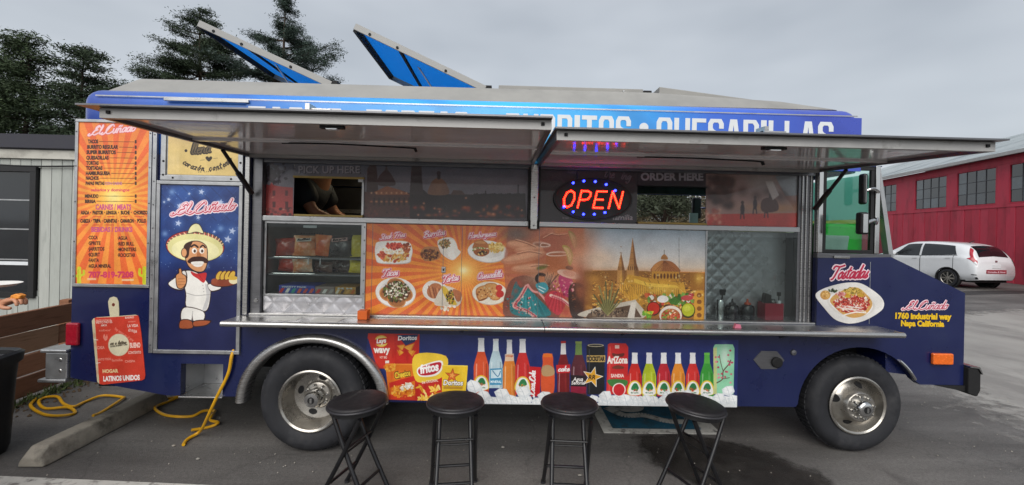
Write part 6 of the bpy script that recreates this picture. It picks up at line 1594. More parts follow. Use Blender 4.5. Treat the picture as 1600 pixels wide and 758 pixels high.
tag(MB().box(-1.035, -.965, -.10, -.03, .985, 1.05).build('order_block', pm('orange_card', 'd9631f', .45), None, bevel=.004), 'small orange block standing on the counter beside the snack case', 'card holder')
tag(MB().prism([(0, 0), (.05, 0), (.045, .028), (.012, .032)], 0, .03).build('clip', pm('pink_plastic', 'd87a92', .4), None, bevel=.003, loc=(1.66, -.17, .985)), 'small pink plastic clip lying on the counter below the sauce bottles', 'clip')
for x, y, w_, rz, lab in ((-1.55, -.10, .21, .05, 'white paper sheet lying on the counter under the snack case'), (-1.24, -.12, .2, -.04, 'white paper sheet lying beside the orange block on the counter')):
    p_ = MB(); p_.box(-w_ / 2, w_ / 2, -.06, .06, 0, .0015)
    o = tag(p_.build('paper_sheet', pm('paper', 'dcdcd8', .7, 0, .05, 10)), lab, 'paper'); o.location = (x, y, .9845); o.rotation_euler = (0, 0, rz)

# inside the truck
tag(MB().box(-1.9, -1.0, 1.05, 1.12, 2.26, 2.30).build('ceiling_light', emis('lamp_diffuser', 'ffeac2', 4)), 'lit strip light under the ceiling inside the truck', 'lamp')
bench = tag(empty('kitchen_bench', (-.6, 1.6, .95)), 'steel kitchen bench along the far wall inside the truck', 'bench')
MB().box(-1.9, 1.8, -.1, .55, .85, .89).build('worktop', M['steel'], bench); MB().box(-1.9, 1.8, -.08, .54, 0, .849).build('cabinet', M['steel_dark'], bench)
tag(MB().lathe([(.0005, 0), (.14, 0), (.16, .16), (.155, .16), (.135, .01), (.0005, .01)], (-1.14, 1.75, 1.8405), 'z', 24).build('cooking_pot', M['chrome'], None, True), 'steel pot on the kitchen bench behind the pick up window', 'pot')
tag(MB().box(-1.5, -1.22, 1.70, 1.98, 1.8405, 2.02).build('white_container', pm('white_plastic', 'd8d6cf', .5), None, bevel=.02), 'white plastic container on the kitchen bench behind the cook', 'container')
tag(MB().box(2.46, 2.83, .11, .26, 1.501, 1.76).build('green_bin', M['greenplastic'], None, bevel=.03), 'bright green plastic bin on the dashboard behind the cab window', 'bin')
tag(MB().prism([(2.46, 1.501), (2.65, 1.501), (2.67, 1.665), (2.44, 1.665)], .055, .105).build('grey_tub', pm('grey_plastic', '9aa09c', .5), None, bevel=.008), 'grey plastic tub in front of the green bin in the cab', 'tub')
# the cook at the pick up window
ck = tag(empty('person', (-1.88, .74, .82)), 'person in a dark shirt bending over the bench behind the pick up window', 'person')
J = [(-.02, 0, .80), (.0, 0, .98), (.06, 0, 1.14), (.17, .0, 1.30), (.26, 0, 1.38), (.34, 0, 1.48), (.36, 0, 1.55),
     (.10, -.19, 1.20), (.24, -.24, .95), (.42, -.10, .86), (.48, -.06, .85), (.10, .19, 1.20), (.24, .24, .95), (.42, .12, .88), (.48, .08, .87),
     (0, -.1, .76), (.03, -.11, .42), (0, -.11, .05), (.1, -.12, .03), (0, .1, .76), (.03, .11, .42), (0, .11, .05), (.1, .12, .03)]
Ed = [(0, 1), (1, 2), (2, 3), (3, 4), (4, 5), (5, 6), (3, 7), (7, 8), (8, 9), (9, 10), (3, 11), (11, 12), (12, 13), (13, 14), (0, 15), (15, 16), (16, 17), (17, 18), (0, 19), (19, 20), (20, 21), (21, 22)]
Rr = [.14, .15, .16, .14, .06, .09, .085, .075, .05, .038, .03, .075, .05, .038, .03, .1, .065, .045, .035, .1, .065, .045, .035]
mesh_obj('body', skin_mesh([tuple(p) for p in J], Ed, Rr), M['skin'], ck)
SJ = [0, 1, 2, 3, 7, 8, 11, 12]
mp2 = {k: i for i, k in enumerate(SJ)}
vs = [tuple(J[k]) for k in SJ]; vs[5] = tuple(Vector(J[7]).lerp(Vector(J[8]), .80)); vs[7] = tuple(Vector(J[11]).lerp(Vector(J[12]), .80))
mesh_obj('shirt', skin_mesh(vs, [(0, 1), (1, 2), (2, 3), (3, 4), (4, 5), (3, 6), (6, 7)], [.165, .185, .215, .19, .125, .10, .125, .10]), pm('dark_cloth', '2b3138', .8, 0, .15, 12, .3, 40), ck)
mesh_obj('trousers', skin_mesh([tuple(J[k]) for k in (0, 15, 16, 17, 19, 20, 21)], [(0, 1), (1, 2), (2, 3), (0, 4), (4, 5), (5, 6)], [.16, .12, .085, .07, .12, .085, .07]), pm('black_cloth', '17181b', .85), ck)
mesh_obj('cap', skin_mesh([(.345, 0, 1.55), (.365, 0, 1.60)], [(0, 1)], [.1, .08]), pm('cap_cloth', '1b1c20', .85), ck)

# ------------------------------------------------------------------ bar stools
def make_stool():
    s_ = empty('bar_stool')
    seat = MB(); seat.lathe([(.0005, .592), (.115, .592), (.158, .589), (.169, .583), (.172, .576), (.169, .568), (.162, .565), (.0005, .565)], (0, 0, 0), 'z', 48)
    st = seat.build('seat', pm('black_leatherette', '19171a', .5, 0, .16, 12, .25, 160, .05, (1, 1, 1), .12, .4, '262428', (.5, .7), 9), s_, smooth=True, angle=50)
    rg = MB(); rg.tube([(.170 * math.cos(t), .170 * math.sin(t), .567) for t in np.linspace(0, 2 * PI, 40, endpoint=False)], .007, 8, True); rg.build('piping', pm('piping', '2c2b2f', .35), s_, smooth=True)
    rg = MB(); rg.lathe([(.157, .5645), (.157, .535), (.0005, .535)], (0, 0, 0), 'z', 32); rg.build('seat_base', M['black'], s_)
    tb = pm('black_tube', '161619', .35, .2, .2, 12, 0, 60, .2)
    for sx, wd, nm in ((1, .128, 'outer'), (-1, .100, 'inner')):
        for sd_ in (-1, 1):
            P = spline([(sd_ * wd * .92, -sx * .105, .535), (sd_ * wd * .95, -sx * .05, .42), (sd_ * wd, sx * .04, .25), (sd_ * wd * 1.06, sx * .135, .08), (sd_ * wd * 1.10, sx * .175, .012)], 5)
            lg = MB().tube(P, .0132, 10).build('leg', tb, s_, smooth=True, angle=60)
            MB().tube([tuple(P[-2] * .5 + P[-1] * .5), (P[-1].x, P[-1].y, .0)], .0165, 10).build('foot', M['rubber'], lg)
        MB().tube([(-wd * 1.03, sx * .095, .15), (wd * 1.03, sx * .095, .15)], .009, 8).build('crossbar', tb, s_, smooth=True)
        MB().tube([(-wd * .97, -sx * .02, .36), (wd * .97, -sx * .02, .36)], .007, 8).build('crossbar', tb, s_, smooth=True) if sx > 0 else None
    MB().tube([(-.133, .0, .325), (.133, 0, .325)], .006, 8).build('pivot', M['black'], s_)
    s_.scale = (1, 1, 1.045)
    return s_
tag(make_stool(), 'x', 'stool', 'black folding bar stools in front of the truck'); stool = COL.objects.get('bar_stool') or bpy.data.objects['bar_stool']
for i, (x, y, rz, tx, ty, lab) in enumerate([(-.855, -.58, 1.25, -.02, -.05, 'black folding stool nearest the rear wheel'), (-.27, -.56, .12, 0, 0, 'black folding stool in front of the printed chip bags'),
                                    (.425, -.56, -.06, 0, .0, 'black folding stool in front of the printed cola bottles'), (1.205, -.56, 1.95, 0, .07, 'black folding stool with a tilted seat standing on the dark stain')]):
    o = stool if i == 0 else copy_tree(stool)
    o.location = (x, y, 0.0); o.rotation_euler = (0, 0, rz); o['label'] = lab
    for ch in o.children:
        if ch.name.split('.')[0] in ('seat', 'piping', 'seat_base') and (tx or ty):
            w2 = Matrix.Rotation(-rz, 3, 'Z') @ Vector((tx, ty, 0)); ch.rotation_euler = (w2.x, w2.y, 0)
            pv = Vector((0, 0, .56)); ch.location = pv - (ch.rotation_euler.to_matrix() @ pv)

# ------------------------------------------------------------------ ground things on the left
conc = pm('weathered_concrete', '8d877c', .85, 0, .15, 7, .35, 50, 0, (1, 1, 1), .05, .5, '5c5850', (.5, .68), 5)
q = MB(); prof = [(-.09, 0), (.09, 0), (.085, .05), (.055, .12), (-.055, .12), (-.085, .05)]
vs = []
for y in (-.27, -.21, .75, .80):
    k = 1 if y in (-.21, .75) else .93; h = 1 if y in (-.21, .75) else .55
    vs += [(a * k, y, b * h) for a, b in prof]
q.add(vs, [(j * 6 + i, j * 6 + (i + 1) % 6, (j + 1) * 6 + (i + 1) % 6, (j + 1) * 6 + i) for j in range(3) for i in range(6)] + [(5, 4, 3, 2, 1, 0), (18, 19, 20, 21, 22, 23)])
ws = q.build('wheel_stop', conc, None, bevel=.012, seg=3); ws.location = (-3.12, 0, .001); ws.rotation_euler = (0, 0, .02); tag(ws, 'weathered concrete wheel stop on the asphalt beside the trash bin', 'wheel stop')
yc = pm('yellow_cord', 'd9a21a', .4, 0, .1, 20)
A = [[-4.25, .80], [-4.10, .62], [-3.85, .49], [-3.66, .44], [-3.62, .52], [-3.76, .60], [-3.95, .60], [-4.13, .71], [-4.2, .83], [-4.08, .82], [-3.9, .70], [-3.73, .62], [-3.76, .75], [-3.71, .86], [-3.53, .86], [-3.47, .79], [-3.42, .55], [-3.40, .45]]
tag(MB().tube(spline([(x, y, .012 + .012 * (i % 2)) for i, (x, y) in enumerate(A)], 8), .0115, 8).build('extension_cord', yc, None, True), 'yellow extension cord looped on the ground by the wooden fence', 'cord')
B_ = [[-3.25, .85], [-3.12, .8], [-3.06, .86], [-3.0, .94], [-3.04, .78], [-3.03, .62], [-2.88, .52], [-2.71, .45], [-2.61, .49], [-2.57, .56], [-2.5, .6], [-2.44, .48], [-2.41, .42], [-2.30, .35], [-2.34, .3], [-2.42, .22], [-2.33, .12], [-2.32, .10]]
pts = [(x, y, .012 + .013 * (i % 2)) for i, (x, y) in enumerate(B_[:-2])]
hang = [(-1.965, .02, .75), (-1.965, -.02, .69), (-1.985, -.025, .56), (-2.06, -.02, .40), (-2.15, .03, .25), (-2.26, .12, .10), (-2.33, .17, .03), (-2.36, .1, .014), (-2.33, .02, .014)]
q = MB(); q.tube(spline(pts, 8), .0115, 8); q.tube(spline(hang, 8), .0115, 8)
tag(q.build('extension_cord', yc, None, True), 'yellow extension cord hanging from the truck and running along the ground under it', 'cord')
# trash bin
tb = tag(empty('trash_bin', (-3.73, -.22, 0)), 'black plastic trash bin with a wide rim at the left edge', 'trash bin')
def rr(w_, d, r, n_=6): return [(sx * (w_ - r) + r * math.cos(a), sy * (d - r) + r * math.sin(a)) for sx, sy, a0 in ((1, 1, 0), (-1, 1, PI / 2), (-1, -1, PI), (1, -1, 1.5 * PI)) for a in np.linspace(a0, a0 + PI / 2, n_)]
q = MB(); rings = [(.235, .20, 0), (.245, .21, .05), (.26, .225, .5), (.268, .23, .62), (.285, .245, .64), (.29, .25, .70), (.275, .235, .715), (.255, .215, .70), (.25, .21, .60), (.22, .18, .03)]
n_ = 24; vs = []
for a, b, z in rings:
    dip = .05 if z > .6 else 0
    vs += [(x, y, z - (dip * max(0, -y / .25) if z > .58 else 0)) for x, y in rr(a, b, .09)]
q.add(vs, [(j * n_ + i, j * n_ + (i + 1) % n_, (j + 1) * n_ + (i + 1) % n_, (j + 1) * n_ + i) for j in range(len(rings) - 1) for i in range(n_)] + [tuple(range(n_ - 1, -1, -1)), tuple((len(rings) - 1) * n_ + i for i in range(n_))])
q.build('bin_body', pm('bin_plastic', '17181a', .5, 0, .2, 6, .15, 25), tb, smooth=True, angle=40)
q = MB(); 
P = rr(.245, .205, .085); rg2 = [(x, y, .66) for x, y in P]; q.tube(rg2, .02, 6, True); q.build('liner_edge', pm('bin_liner', '0c0c0e', .25, 0, .2, 20, .4, 40), tb, True)

# wooden fence of wide boards running back along the left
fw = [pm('fence_board_' + k, c_, .8, 0, .22, 3, .3, 30, 0, (12, 1, 12), .05, .3, t_, (.5, .7), 3) for k, c_, t_ in (('brown', 'a8775a', '7c563f'), ('dark', '8a6048', '694733'), ('grey_brown', 'ad8568', '86684f'))]
fe = tag(empty('wooden_fence', (-4.3, 0, 0)), 'low brown fence of wide horizontal boards behind the trash bin', 'fence')
fr2 = random.Random(4)
for k in range(4):
    z0 = .03 + k * .199; y = -2.2; j = k
    while y < 2.55:
        ln = fr2.uniform(1.5, 2.3); y1 = min(2.6, y + ln); px_ = (-.012, .006, -.004, .012)[(k + j) % 4]
        MB().box(-.02 + px_, .02 + px_, y + .004, y1 - .004, z0, z0 + .184 + fr2.uniform(-.005, .004)).build('board', fw[(k + j) % 3], fe, bevel=.008)
        y = y1; j += 1
for y in (-1.9, -.2, 1.3, 2.5): MB().box(-.11, -.022, y - .045, y + .045, 0, .84).build('post', fw[1], fe, bevel=.006)
fe.rotation_euler = (0, 0, .09)
# weeds at the fence foot
q = MB()
for _ in range(900):
    y = random.uniform(-1.5, 2.4); x = -4.3 - y * .09 + .05 + abs(random.gauss(0, .07)); h = random.uniform(.02, .09); a = random.uniform(0, 2 * PI); w_ = random.uniform(.006, .016)
    c_, s_ = math.cos(a) * w_, math.sin(a) * w_; lx_, ly = random.gauss(0, .03), random.gauss(0, .03)
    q.add([(x - c_, y - s_, .002), (x + c_, y + s_, .002), (x + lx_, y + ly, h)], [(0, 1, 2)])
tag(q.build('weeds', pm('weed_green', '4d5a30', .8, 0, .4, 9)), 'low green weeds along the foot of the fence', None, None, 'stuff')
q = MB()
for _ in range(420):
    y = random.uniform(-1.5, 2.4); x = -4.25 - y * .09 + abs(random.gauss(0, .16)); s_ = random.uniform(.006, .018)
    q.lathe([(.001, s_), (s_, 0), (.001, -s_)], (x, y, .004), 'z', 5)
tag(q.build('gravel', pm('leaf_litter', '5a4a38', .9, 0, .4, 30)), 'gravel and leaf litter at the foot of the fence', None, None, 'stuff')
for i, (x, y, c_) in enumerate([(1.42, .02, 'e2dfd8'), (.03, .05, '8a8780'), (.55, -.3, '9a978e'), (-2.1, -.15, '88857e'), (-2.4, .02, '8f8a80')]):
    o = MB().lathe([(.001, .009), (.012, .005), (.014, .0), (.001, -.001)], (0, 0, 0), 'z', 7).build('pebble' if i else 'paper_scrap', pm('scrap', c_, .8)); o.location = (x, y, .006); o.scale = (1, .7, 1)
    tag(o, ['small white scrap on the dark stain', 'small grey pebble on the asphalt beneath the chip bags mural', 'small pale pebble on the asphalt by the third stool', 'small grey pebble on the asphalt near the yellow cord', 'small grey pebble on the asphalt beside the wheel stop'][i], 'scrap' if not i else 'pebble')

# grey board building on the left
gb = tag(empty('grey_building', (-7, 3.2, 0)), 'pale grey board-sided building with a dark roof and black framed window', 'building')
gm = [pm('grey_board_' + k, c_, .75, 0, .08, 4, .1, 30, 0, (6, 6, 1), .05, .5, '8c8f8a', (.55, .75), 2) for k, c_ in (('a', 'a4a8a2'), ('b', '9da19c'), ('c', 'abaea8'))]
x = -6.0; i = 0
while x < 3.2:
    MB().box(x + .004, x + .146, -.012, .0, 0, 2.55).build('board', gm[i % 3], gb, bevel=.003) if not (-.65 < x + .07 < .12) else (MB().box(x + .004, x + .146, -.012, .0, 2.42, 2.55).build('board', gm[i % 3], gb), MB().box(x + .004, x + .146, -.012, .0, 0, .52).build('board', gm[i % 3], gb))
    x += .15; i += 1
MB().box(-6.0, 3.2, .002, .06, 0, .6).build('wall', gm[1], gb); MB().box(-6, -.62, .002, .06, .6, 2.6).build('wall', gm[1], gb); MB().box(.12, 3.2, .002, .06, .6, 2.6).build('wall', gm[1], gb)
MB().box(-6, 3.2, .062, 5, 0, 2.5).build('inner_block', M['under'], gb)
MB().box(-6.1, 3.3, -.05, .0, 2.552, 2.68).build('fascia', pm('fascia', 'b7b5ac', .7, 0, .1, 4, 0, 60, 0, (1, 1, 1), .05, .5, '8f8c84', (.5, .7), 3), gb)
q = MB(); q.prism([(-.10, 2.70), (-.05, 2.68), (5, 2.98), (5, 3.06), (-.10, 2.90)], -6.2, 3.4, 0, 'yz'); q.build('roof', pm('dark_roofing', '34343c', .8, 0, .15, 6, .1, 40), gb)
w_ = frame('window', -.63, .11, .5, 2.44, .085, -.05, .0015, M['gasket'], gb)
MB().box(-.545, .025, -.0, .004, .585, 2.355).build('pane', pm('dark_glass', '11151a', .05, 0, .1, 3, 0, 60, .8), w_)
for z in (1.05, 1.5, 1.93): MB().box(-.545, .01, -.012, -.001, z, z + .018).build('bar', M['alu'], w_)
MB().box(.012, .026, -.02, -.0015, .585, 2.355).build('bar', M['white_vinyl'], w_); MB().box(-.545, .011, -.03, -.0015, .98, 1.03).build('bar', M['white_vinyl'], w_)
q = MB(); q.tube(spline([(-1.4, -.03, 2.5), (-.2, -.045, 2.44), (.8, -.05, 2.46), (1.6, -.04, 2.52)], 6), .012, 5); q.build('cable', M['black'], gb)

# customer at the left edge, hand reaching in with a bite of food
CUX = .06
cu = tag(empty('person', (-3.3 + CUX, -.95, 0)), 'person at the left edge of whom only a hand holding food shows', 'person')
J = [(-3.3, -.95, .92), (-3.29, -.94, 1.12), (-3.29, -.93, 1.33), (-3.28, -.92, 1.46), (-3.27, -.91, 1.54), (-3.26, -.88, 1.66),
     (-3.12, -.99, 1.37), (-3.02, -1.0, 1.17), (-2.82, -.90, 1.19), (-2.72, -.87, 1.205),
     (-3.47, -.88, 1.37), (-3.5, -.86, 1.1), (-3.35, -.66, 1.12), (-3.28, -.60, 1.14),
     (-3.22, -.99, .86), (-3.21, -.95, .48), (-3.22, -.96, .07), (-3.20, -.80, .03), (-3.38, -.90, .86), (-3.39, -.87, .48), (-3.40, -.88, .07), (-3.37, -.72, .03)]
Ed = [(0, 1), (1, 2), (2, 3), (3, 4), (4, 5), (2, 6), (6, 7), (7, 8), (8, 9), (2, 10), (10, 11), (11, 12), (12, 13), (0, 14), (14, 15), (15, 16), (16, 17), (0, 18), (18, 19), (19, 20), (20, 21)]
Rr = [.14, .13, .15, .06, .075, .095, .07, .05, .04, .03, .07, .05, .04, .032, .09, .06, .045, .035, .09, .06, .045, .035]
fing = []
def limb(a, pts, rs):
    prev = a
    for p, r in zip(pts, rs):
        J.append(p); Rr.append(r); Ed.append((prev, len(J) - 1)); prev = len(J) - 1
    return prev
palm = limb(9, [(-2.685, -.865, 1.21), (-2.655, -.86, 1.215)], [(.030, .020), (.034, .022)])
for k, (dy, dz, ln) in enumerate(((-.026, .012, .9), (-.010, .019, 1.0), (.008, .018, .95), (.023, .010, .78))):
    limb(palm, [(-2.625, -.86 + dy, 1.215 + dz), (-2.625 + .034 * ln, -.862 + dy, 1.222 + dz), (-2.625 + .056 * ln, -.868 + dy, 1.212 + dz * .8), (-2.625 + .062 * ln, -.872 + dy * .9, 1.194 + dz * .6)], [.0105, .0095, .0088, .0078])
limb(palm - 1, [(-2.660, -.890, 1.200), (-2.625, -.908, 1.194), (-2.592, -.898, 1.190)], [.0125, .0105, .009])
mesh_obj('body', skin_mesh(J, Ed, Rr), M['skin'], None).parent = cu
bpy.data.objects[cu.children[0].name].matrix_parent_inverse = Matrix.Translation((3.3, .95, 0))
def cloth(name, ids, es, rs, m):
    o = mesh_obj(name, skin_mesh([J[i] for i in ids], es, rs), m, cu); o.matrix_parent_inverse = Matrix.Translation((3.3, .95, 0))
cloth('shirt', [0, 1, 2, 3, 6, 7, 10, 11], [(0, 1), (1, 2), (2, 3), (2, 4), (4, 5), (2, 6), (6, 7)], [.16, .155, .175, .08, .09, .068, .09, .068], pm('grey_cloth', '5a5560', .85))
cloth('trousers', [0, 14, 15, 16, 18, 19, 20], [(0, 1), (1, 2), (2, 3), (0, 4), (4, 5), (5, 6)], [.155, .11, .08, .062, .11, .08, .062], pm('purple_cloth', '3a2350', .85))
cloth('shoes', [16, 17, 20, 21], [(0, 1), (2, 3)], [.055, .045, .055, .045], pm('purple_shoe', '4a2a5c', .7)) if False else None
o = mesh_obj('hair', skin_mesh([(-3.27, -.9, 1.66), (-3.26, -.89, 1.74)], [(0, 1)], [.105, .085]), pm('brown_hair', '3a2a20', .6), cu); o.matrix_parent_inverse = Matrix.Translation((3.3, .95, 0))
q = MB(); q.prism([(-.02, -.012), (.028, -.006), (.036, .012), (.01, .022), (-.018, .012)], -.02, .012)
tag(q.build('food_bite', pm('fried_food', 'd98a34', .6, 0, .3, 60, .4, 120), None, bevel=.006, loc=(-2.598 + CUX, -.868, 1.243)), 'orange bite of fried food held in the hand at the left edge', 'food')
q = MB(); q.lathe([(.0005, .0), (.10, 0), (.125, .012), (.128, .012), (.102, -.003), (.0005, -.003)], (-2.755, -.82, 1.292), 'z', 28)
tag(q.build('paper_plate', pm('paper_plate', 'dfdeda', .6, 0, .04, 10), None, True), 'white paper plate held above the hand at the left edge', 'plate')

# ------------------------------------------------------------------ red barn on the right
bd = Vector((.25, .968, 0)).normalized(); bn = Vector((-bd.y, bd.x, 0))
barn = tag(empty('red_barn', (19.6, 11.5, -.0)), 'long red metal barn with multi-pane windows and a pale metal roof', 'barn')
barn.rotation_euler = (0, 0, math.atan2(bd.y, bd.x) - 0)
# local x runs along the wall away from the camera, local y to the left is the front (-> use +y towards the lot)
red = [pm('barn_red_' + k, c_, .6, 0, .06, 3, .05, 20, 0, (1, 1, .3), .08, .5, t_, (.5, .7), 2) for k, c_, t_ in (('a', 'bf3349', '9c2a3c'), ('b', 'b82f44', '972838'), ('c', 'c5394f', 'a22e40'))]
EV = 5.05
wins = [(-3.2, 2.05), (-.6, 2.1), (2.01, 2.05), (4.58, 2.15), (8.1, 2.1), (11.6, 2.1)]
x = -8.0; i = 0
cov = lambda a, b: any(a < wx + ww and b > wx for wx, ww in wins)
while x < 18:
    MB().box(x + .006, x + .394, 0, .03 + .012 * (i % 2), 0, 3.0).build('board', red[i % 3], barn, bevel=.01)
    x += .4; i += 1
MB().box(-8, 18, -.12, -.002, 0, EV).build('wall', red[1], barn)
MB().box(-8, 18, .0, .06, 3.002, 3.12).build('sill_band', red[2], barn); MB().box(-8, 18, .0, .06, 4.72, EV - .02).build('head_band', red[0], barn)
xs = [-8.0] + [v for wx, ww in wins for v in (wx, wx + ww)] + [18.0]
for a, b in zip(xs[::2], xs[1::2]): MB().box(a, b, .0, .05, 3.122, 4.718).build('wall_panel', red[2], barn)
dgl = [pm('old_glass_' + k, c_, .07, 0, .3, 3, 0, 60, .7) for k, c_ in (('a', '15181c'), ('b', '22272c'), ('c', '31383e'), ('d', '465056'))]
for wi, (wx, ww) in enumerate(wins):
    f_ = frame('window', wx + .003, wx + ww - .003, 3.125, 4.715, .05, .0, .052, red[0], barn)
    cols, rows = 4, 3; pw, ph = (ww - .12) / cols, 1.47 / rows
    rnd = random.Random(wi)
    for a in range(cols):
        for b in range(rows): MB().box(wx + .06 + a * pw + .015, wx + .06 + (a + 1) * pw - .015, .006, .014, 3.185 + b * ph + .015, 3.185 + (b + 1) * ph - .015).build('pane', rnd.choice(dgl), f_)
    q = MB()
    for a in range(1, cols): q.box(wx + .06 + a * pw - .014, wx + .06 + a * pw + .014, .004, .03, 3.176, 4.664)
    for b in range(1, rows): q.box(wx + .06, wx + ww - .06, .005, .026, 3.185 + b * ph - .013, 3.185 + b * ph + .013)
    q.build('glazing_bars', pm('bar_grey', '4a4a4e', .6), f_)
q = MB(); q.prism([(.35, EV - .02), (-6, EV + 2.25), (-12, EV - .02), (-12, EV + .06), (-6, EV + 2.35), (.35, EV + .07)], -8.4, 18.4, 0, 'yz')
rm = pm('pale_metal_roof', 'aab2b6', .45, .3, .1, 2, .05, 12, 0, (1, .3, 1), .1, .5, '808a90', (.5, .7), 1)
rf = q.build('roof', rm, barn)
MB().box(-8.4, 18.4, .36, .46, EV - .06, EV + .075).build('gutter', M['alu_paint'], rf)
q = MB()
for i in range(134):
    xx = -8.3 + i * .2
    q.prism([(.36, EV + .071), (-6, EV + 2.352), (-6, EV + 2.385), (.36, EV + .10)], xx, xx + .05, 0, 'yz')
q.build('roof_ribs', rm, rf)
MB().box(-8, 18, -11.9, -11.8, 0, EV - .03).build('wall', red[1], barn); MB().box(17.9, 18, -11.8, -.121, 0, EV - .03).build('wall', red[1], barn)

# ------------------------------------------------------------------ white hatchback
car = tag(empty('parked_car', (0, 0, 0)), 'white hatchback parked in front of the red barn', 'car')
white = pm('white_car_paint', 'd9dcdf', .25, 0, .03, 3, 0, 60, .8, (1, 1, 1), .05)
carglass = pm('dark_car_glass', '14181b', .05, 0, .2, 2, 0, 60, .8, (1, 1, 1), .02)
# stations along the length (front 0 -> rear 4.05): x, half-widths and heights for rows: sill, lower, waist, belt, roof edge, roof
ST = [(0.0, [(.45, .30), (.62, .42), (.60, .58), (.52, .70), (.40, .72), (0, .73)]),
      (.18, [(.60, .24), (.76, .42), (.76, .64), (.68, .78), (.5, .82), (0, .84)]),
      (.75, [(.72, .2), (.83, .42), (.84, .70), (.78, .92), (.62, .98), (0, 1.0)]),
      (1.15, [(.74, .2), (.84, .42), (.85, .74), (.80, .98), (.66, 1.08), (0, 1.12)]),
      (1.75, [(.75, .2), (.845, .42), (.855, .78), (.82, 1.0), (.60, 1.40), (0, 1.46)]),
      (2.3, [(.75, .2), (.845, .42), (.855, .80), (.825, 1.02), (.62, 1.47), (0, 1.525)]),
      (3.0, [(.75, .21), (.845, .43), (.855, .84), (.825, 1.06), (.61, 1.465), (0, 1.52)]),
      (3.55, [(.74, .24), (.84, .45), (.85, .88), (.815, 1.08), (.59, 1.41), (0, 1.46)]),
      (3.83, [(.72, .28), (.82, .46), (.83, .90), (.77, 1.05), (.57, 1.27), (0, 1.33)]),
      (3.99, [(.70, .30), (.80, .47), (.79, .80), (.72, .97), (.60, 1.03), (0, 1.07)]),
      (4.06, [(.66, .32), (.76, .47), (.74, .74), (.64, .86), (.48, .90), (0, .92)])]
SX = np.array([s_[0] for s_ in ST]); SP = np.array([s_[1] for s_ in ST])          # (n, 6, 2)
def cat(P, t):
    n_ = len(P); i = int(min(max(math.floor(t), 0), n_ - 2)); f = t - i
    p0, p1, p2, p3 = P[max(i - 1, 0)], P[i], P[i + 1], P[min(i + 2, n_ - 1)]
    return p1 + .5 * f * (p2 - p0 + f * (2 * p0 - 5 * p1 + 4 * p2 - p3 + f * (3 * (p1 - p2) + p3 - p0)))
def csurf(u, v, side=1, off=0.0):
    def raw(u, v):
        row = np.array([cat(SP[:, k], u) for k in range(6)]); p = cat(row, v); x = float(cat(SX, u)); return Vector((x, side * p[0], p[1]))
    p = raw(u, v)
    if off:
        du = raw(min(u + .02, 10), v) - raw(max(u - .02, 0), v); dv = raw(u, min(v + .02, 5)) - raw(u, max(v - .02, 0)); n_ = du.cross(dv) * side
        if n_.length > 1e-9: p = p + n_.normalized() * -off if n_.y * side < 0 else p + n_.normalized() * off
    return p
NU, NV = 120, 40
q = MB(); us = np.linspace(0, 10, NU + 1); vv = np.concatenate([np.linspace(0, 5, NV + 1)])
vs = [csurf(u, v, 1) for u in us for v in vv] + [csurf(u, v, -1) for u in us for v in vv]
o2 = (NU + 1) * (NV + 1); fs = []
arches = [(.72, .345), (3.28, .345)]
for s_ in (0, 1):
    for i in range(NU):
        for j in range(NV):
            a = s_ * o2 + i * (NV + 1) + j; f = (a, a + 1, a + NV + 2, a + NV + 1)
            c_ = sum((vs[k] for k in f), Vector()) / 4
            if any((c_.x - ax) ** 2 + (c_.z - .31) ** 2 < ar ** 2 for ax, ar in arches) and c_.z < .66 and abs(c_.y) > .5: continue
            fs.append(f if s_ else f[::-1])
q.add(vs, fs)
for k in (0, NU * (NV + 1)):          # nose and tail are closed
    q.add([vs[k + j] for j in range(NV + 1)] + [vs[o2 + k + j] for j in range(NV - 1, -1, -1)], [tuple(range(2 * NV + 1))])
cb = q.build('body', white, car, smooth=True, angle=60)
wd_ = cb.modifiers.new('weld', 'WELD'); wd_.merge_threshold = .003
MB().box(.3, 3.9, -.68, .68, .22, .9).build('underbody', M['under'], car)
def patch(name, uvq, m, sides=(1, -1), off=.006, nu=8, nv=6, p=None):
    for s_ in sides:
        mb = MB(); a, b, c_, d = [np.array(k, float) for k in uvq]; vs = []
        for i in range(nu + 1):
            for j in range(nv + 1):
                s1, t1 = i / nu, j / nv; uv = (a * (1 - s1) + b * s1) * (1 - t1) + (d * (1 - s1) + c_ * s1) * t1
                vs.append(csurf(uv[0], uv[1], s_, off))
        mb.add(vs, [(i * (nv + 1) + j, (i + 1) * (nv + 1) + j, (i + 1) * (nv + 1) + j + 1, i * (nv + 1) + j + 1) for i in range(nu) for j in range(nv)])
        mb.build(name, m, p or car, smooth=True, angle=80)
patch('front_window', [(3.4, 2.98), (5.1, 2.96), (5.1, 3.88), (4.2, 3.86)], carglass)
patch('rear_window', [(5.2, 2.96), (6.95, 3.05), (6.65, 3.82), (5.2, 3.88)], carglass)
patch('window_trim', [(3.2, 2.92), (7.0, 2.96), (7.0, 3.0), (3.3, 2.96)], M['black'], off=.008)
for u_ in (3.25, 5.15, 6.75): patch('door_seam', [(u_, .9), (u_ + .03, .9), (u_ + .03, 2.95), (u_, 2.95)], M['under'], off=.003, nu=1)
for u_ in (4.75, 6.35): patch('door_handle', [(u_, 2.45), (u_ + .28, 2.45), (u_ + .28, 2.53), (u_, 2.53)], M['alu'], off=.02, nu=2, nv=2)
patch('side_sill', [(2.2, .02), (7.6, .02), (7.6, .3), (2.2, .3)], M['black'], off=.006)
patch('windshield', [(3.1, 4.0), (4.0, 4.02), (4.0, 5.0), (3.1, 5.0)], carglass)
patch('rear_glass', [(8.92, 3.4), (9.25, 3.35), (9.25, 5), (8.75, 5)], carglass, nv=10) if False else None
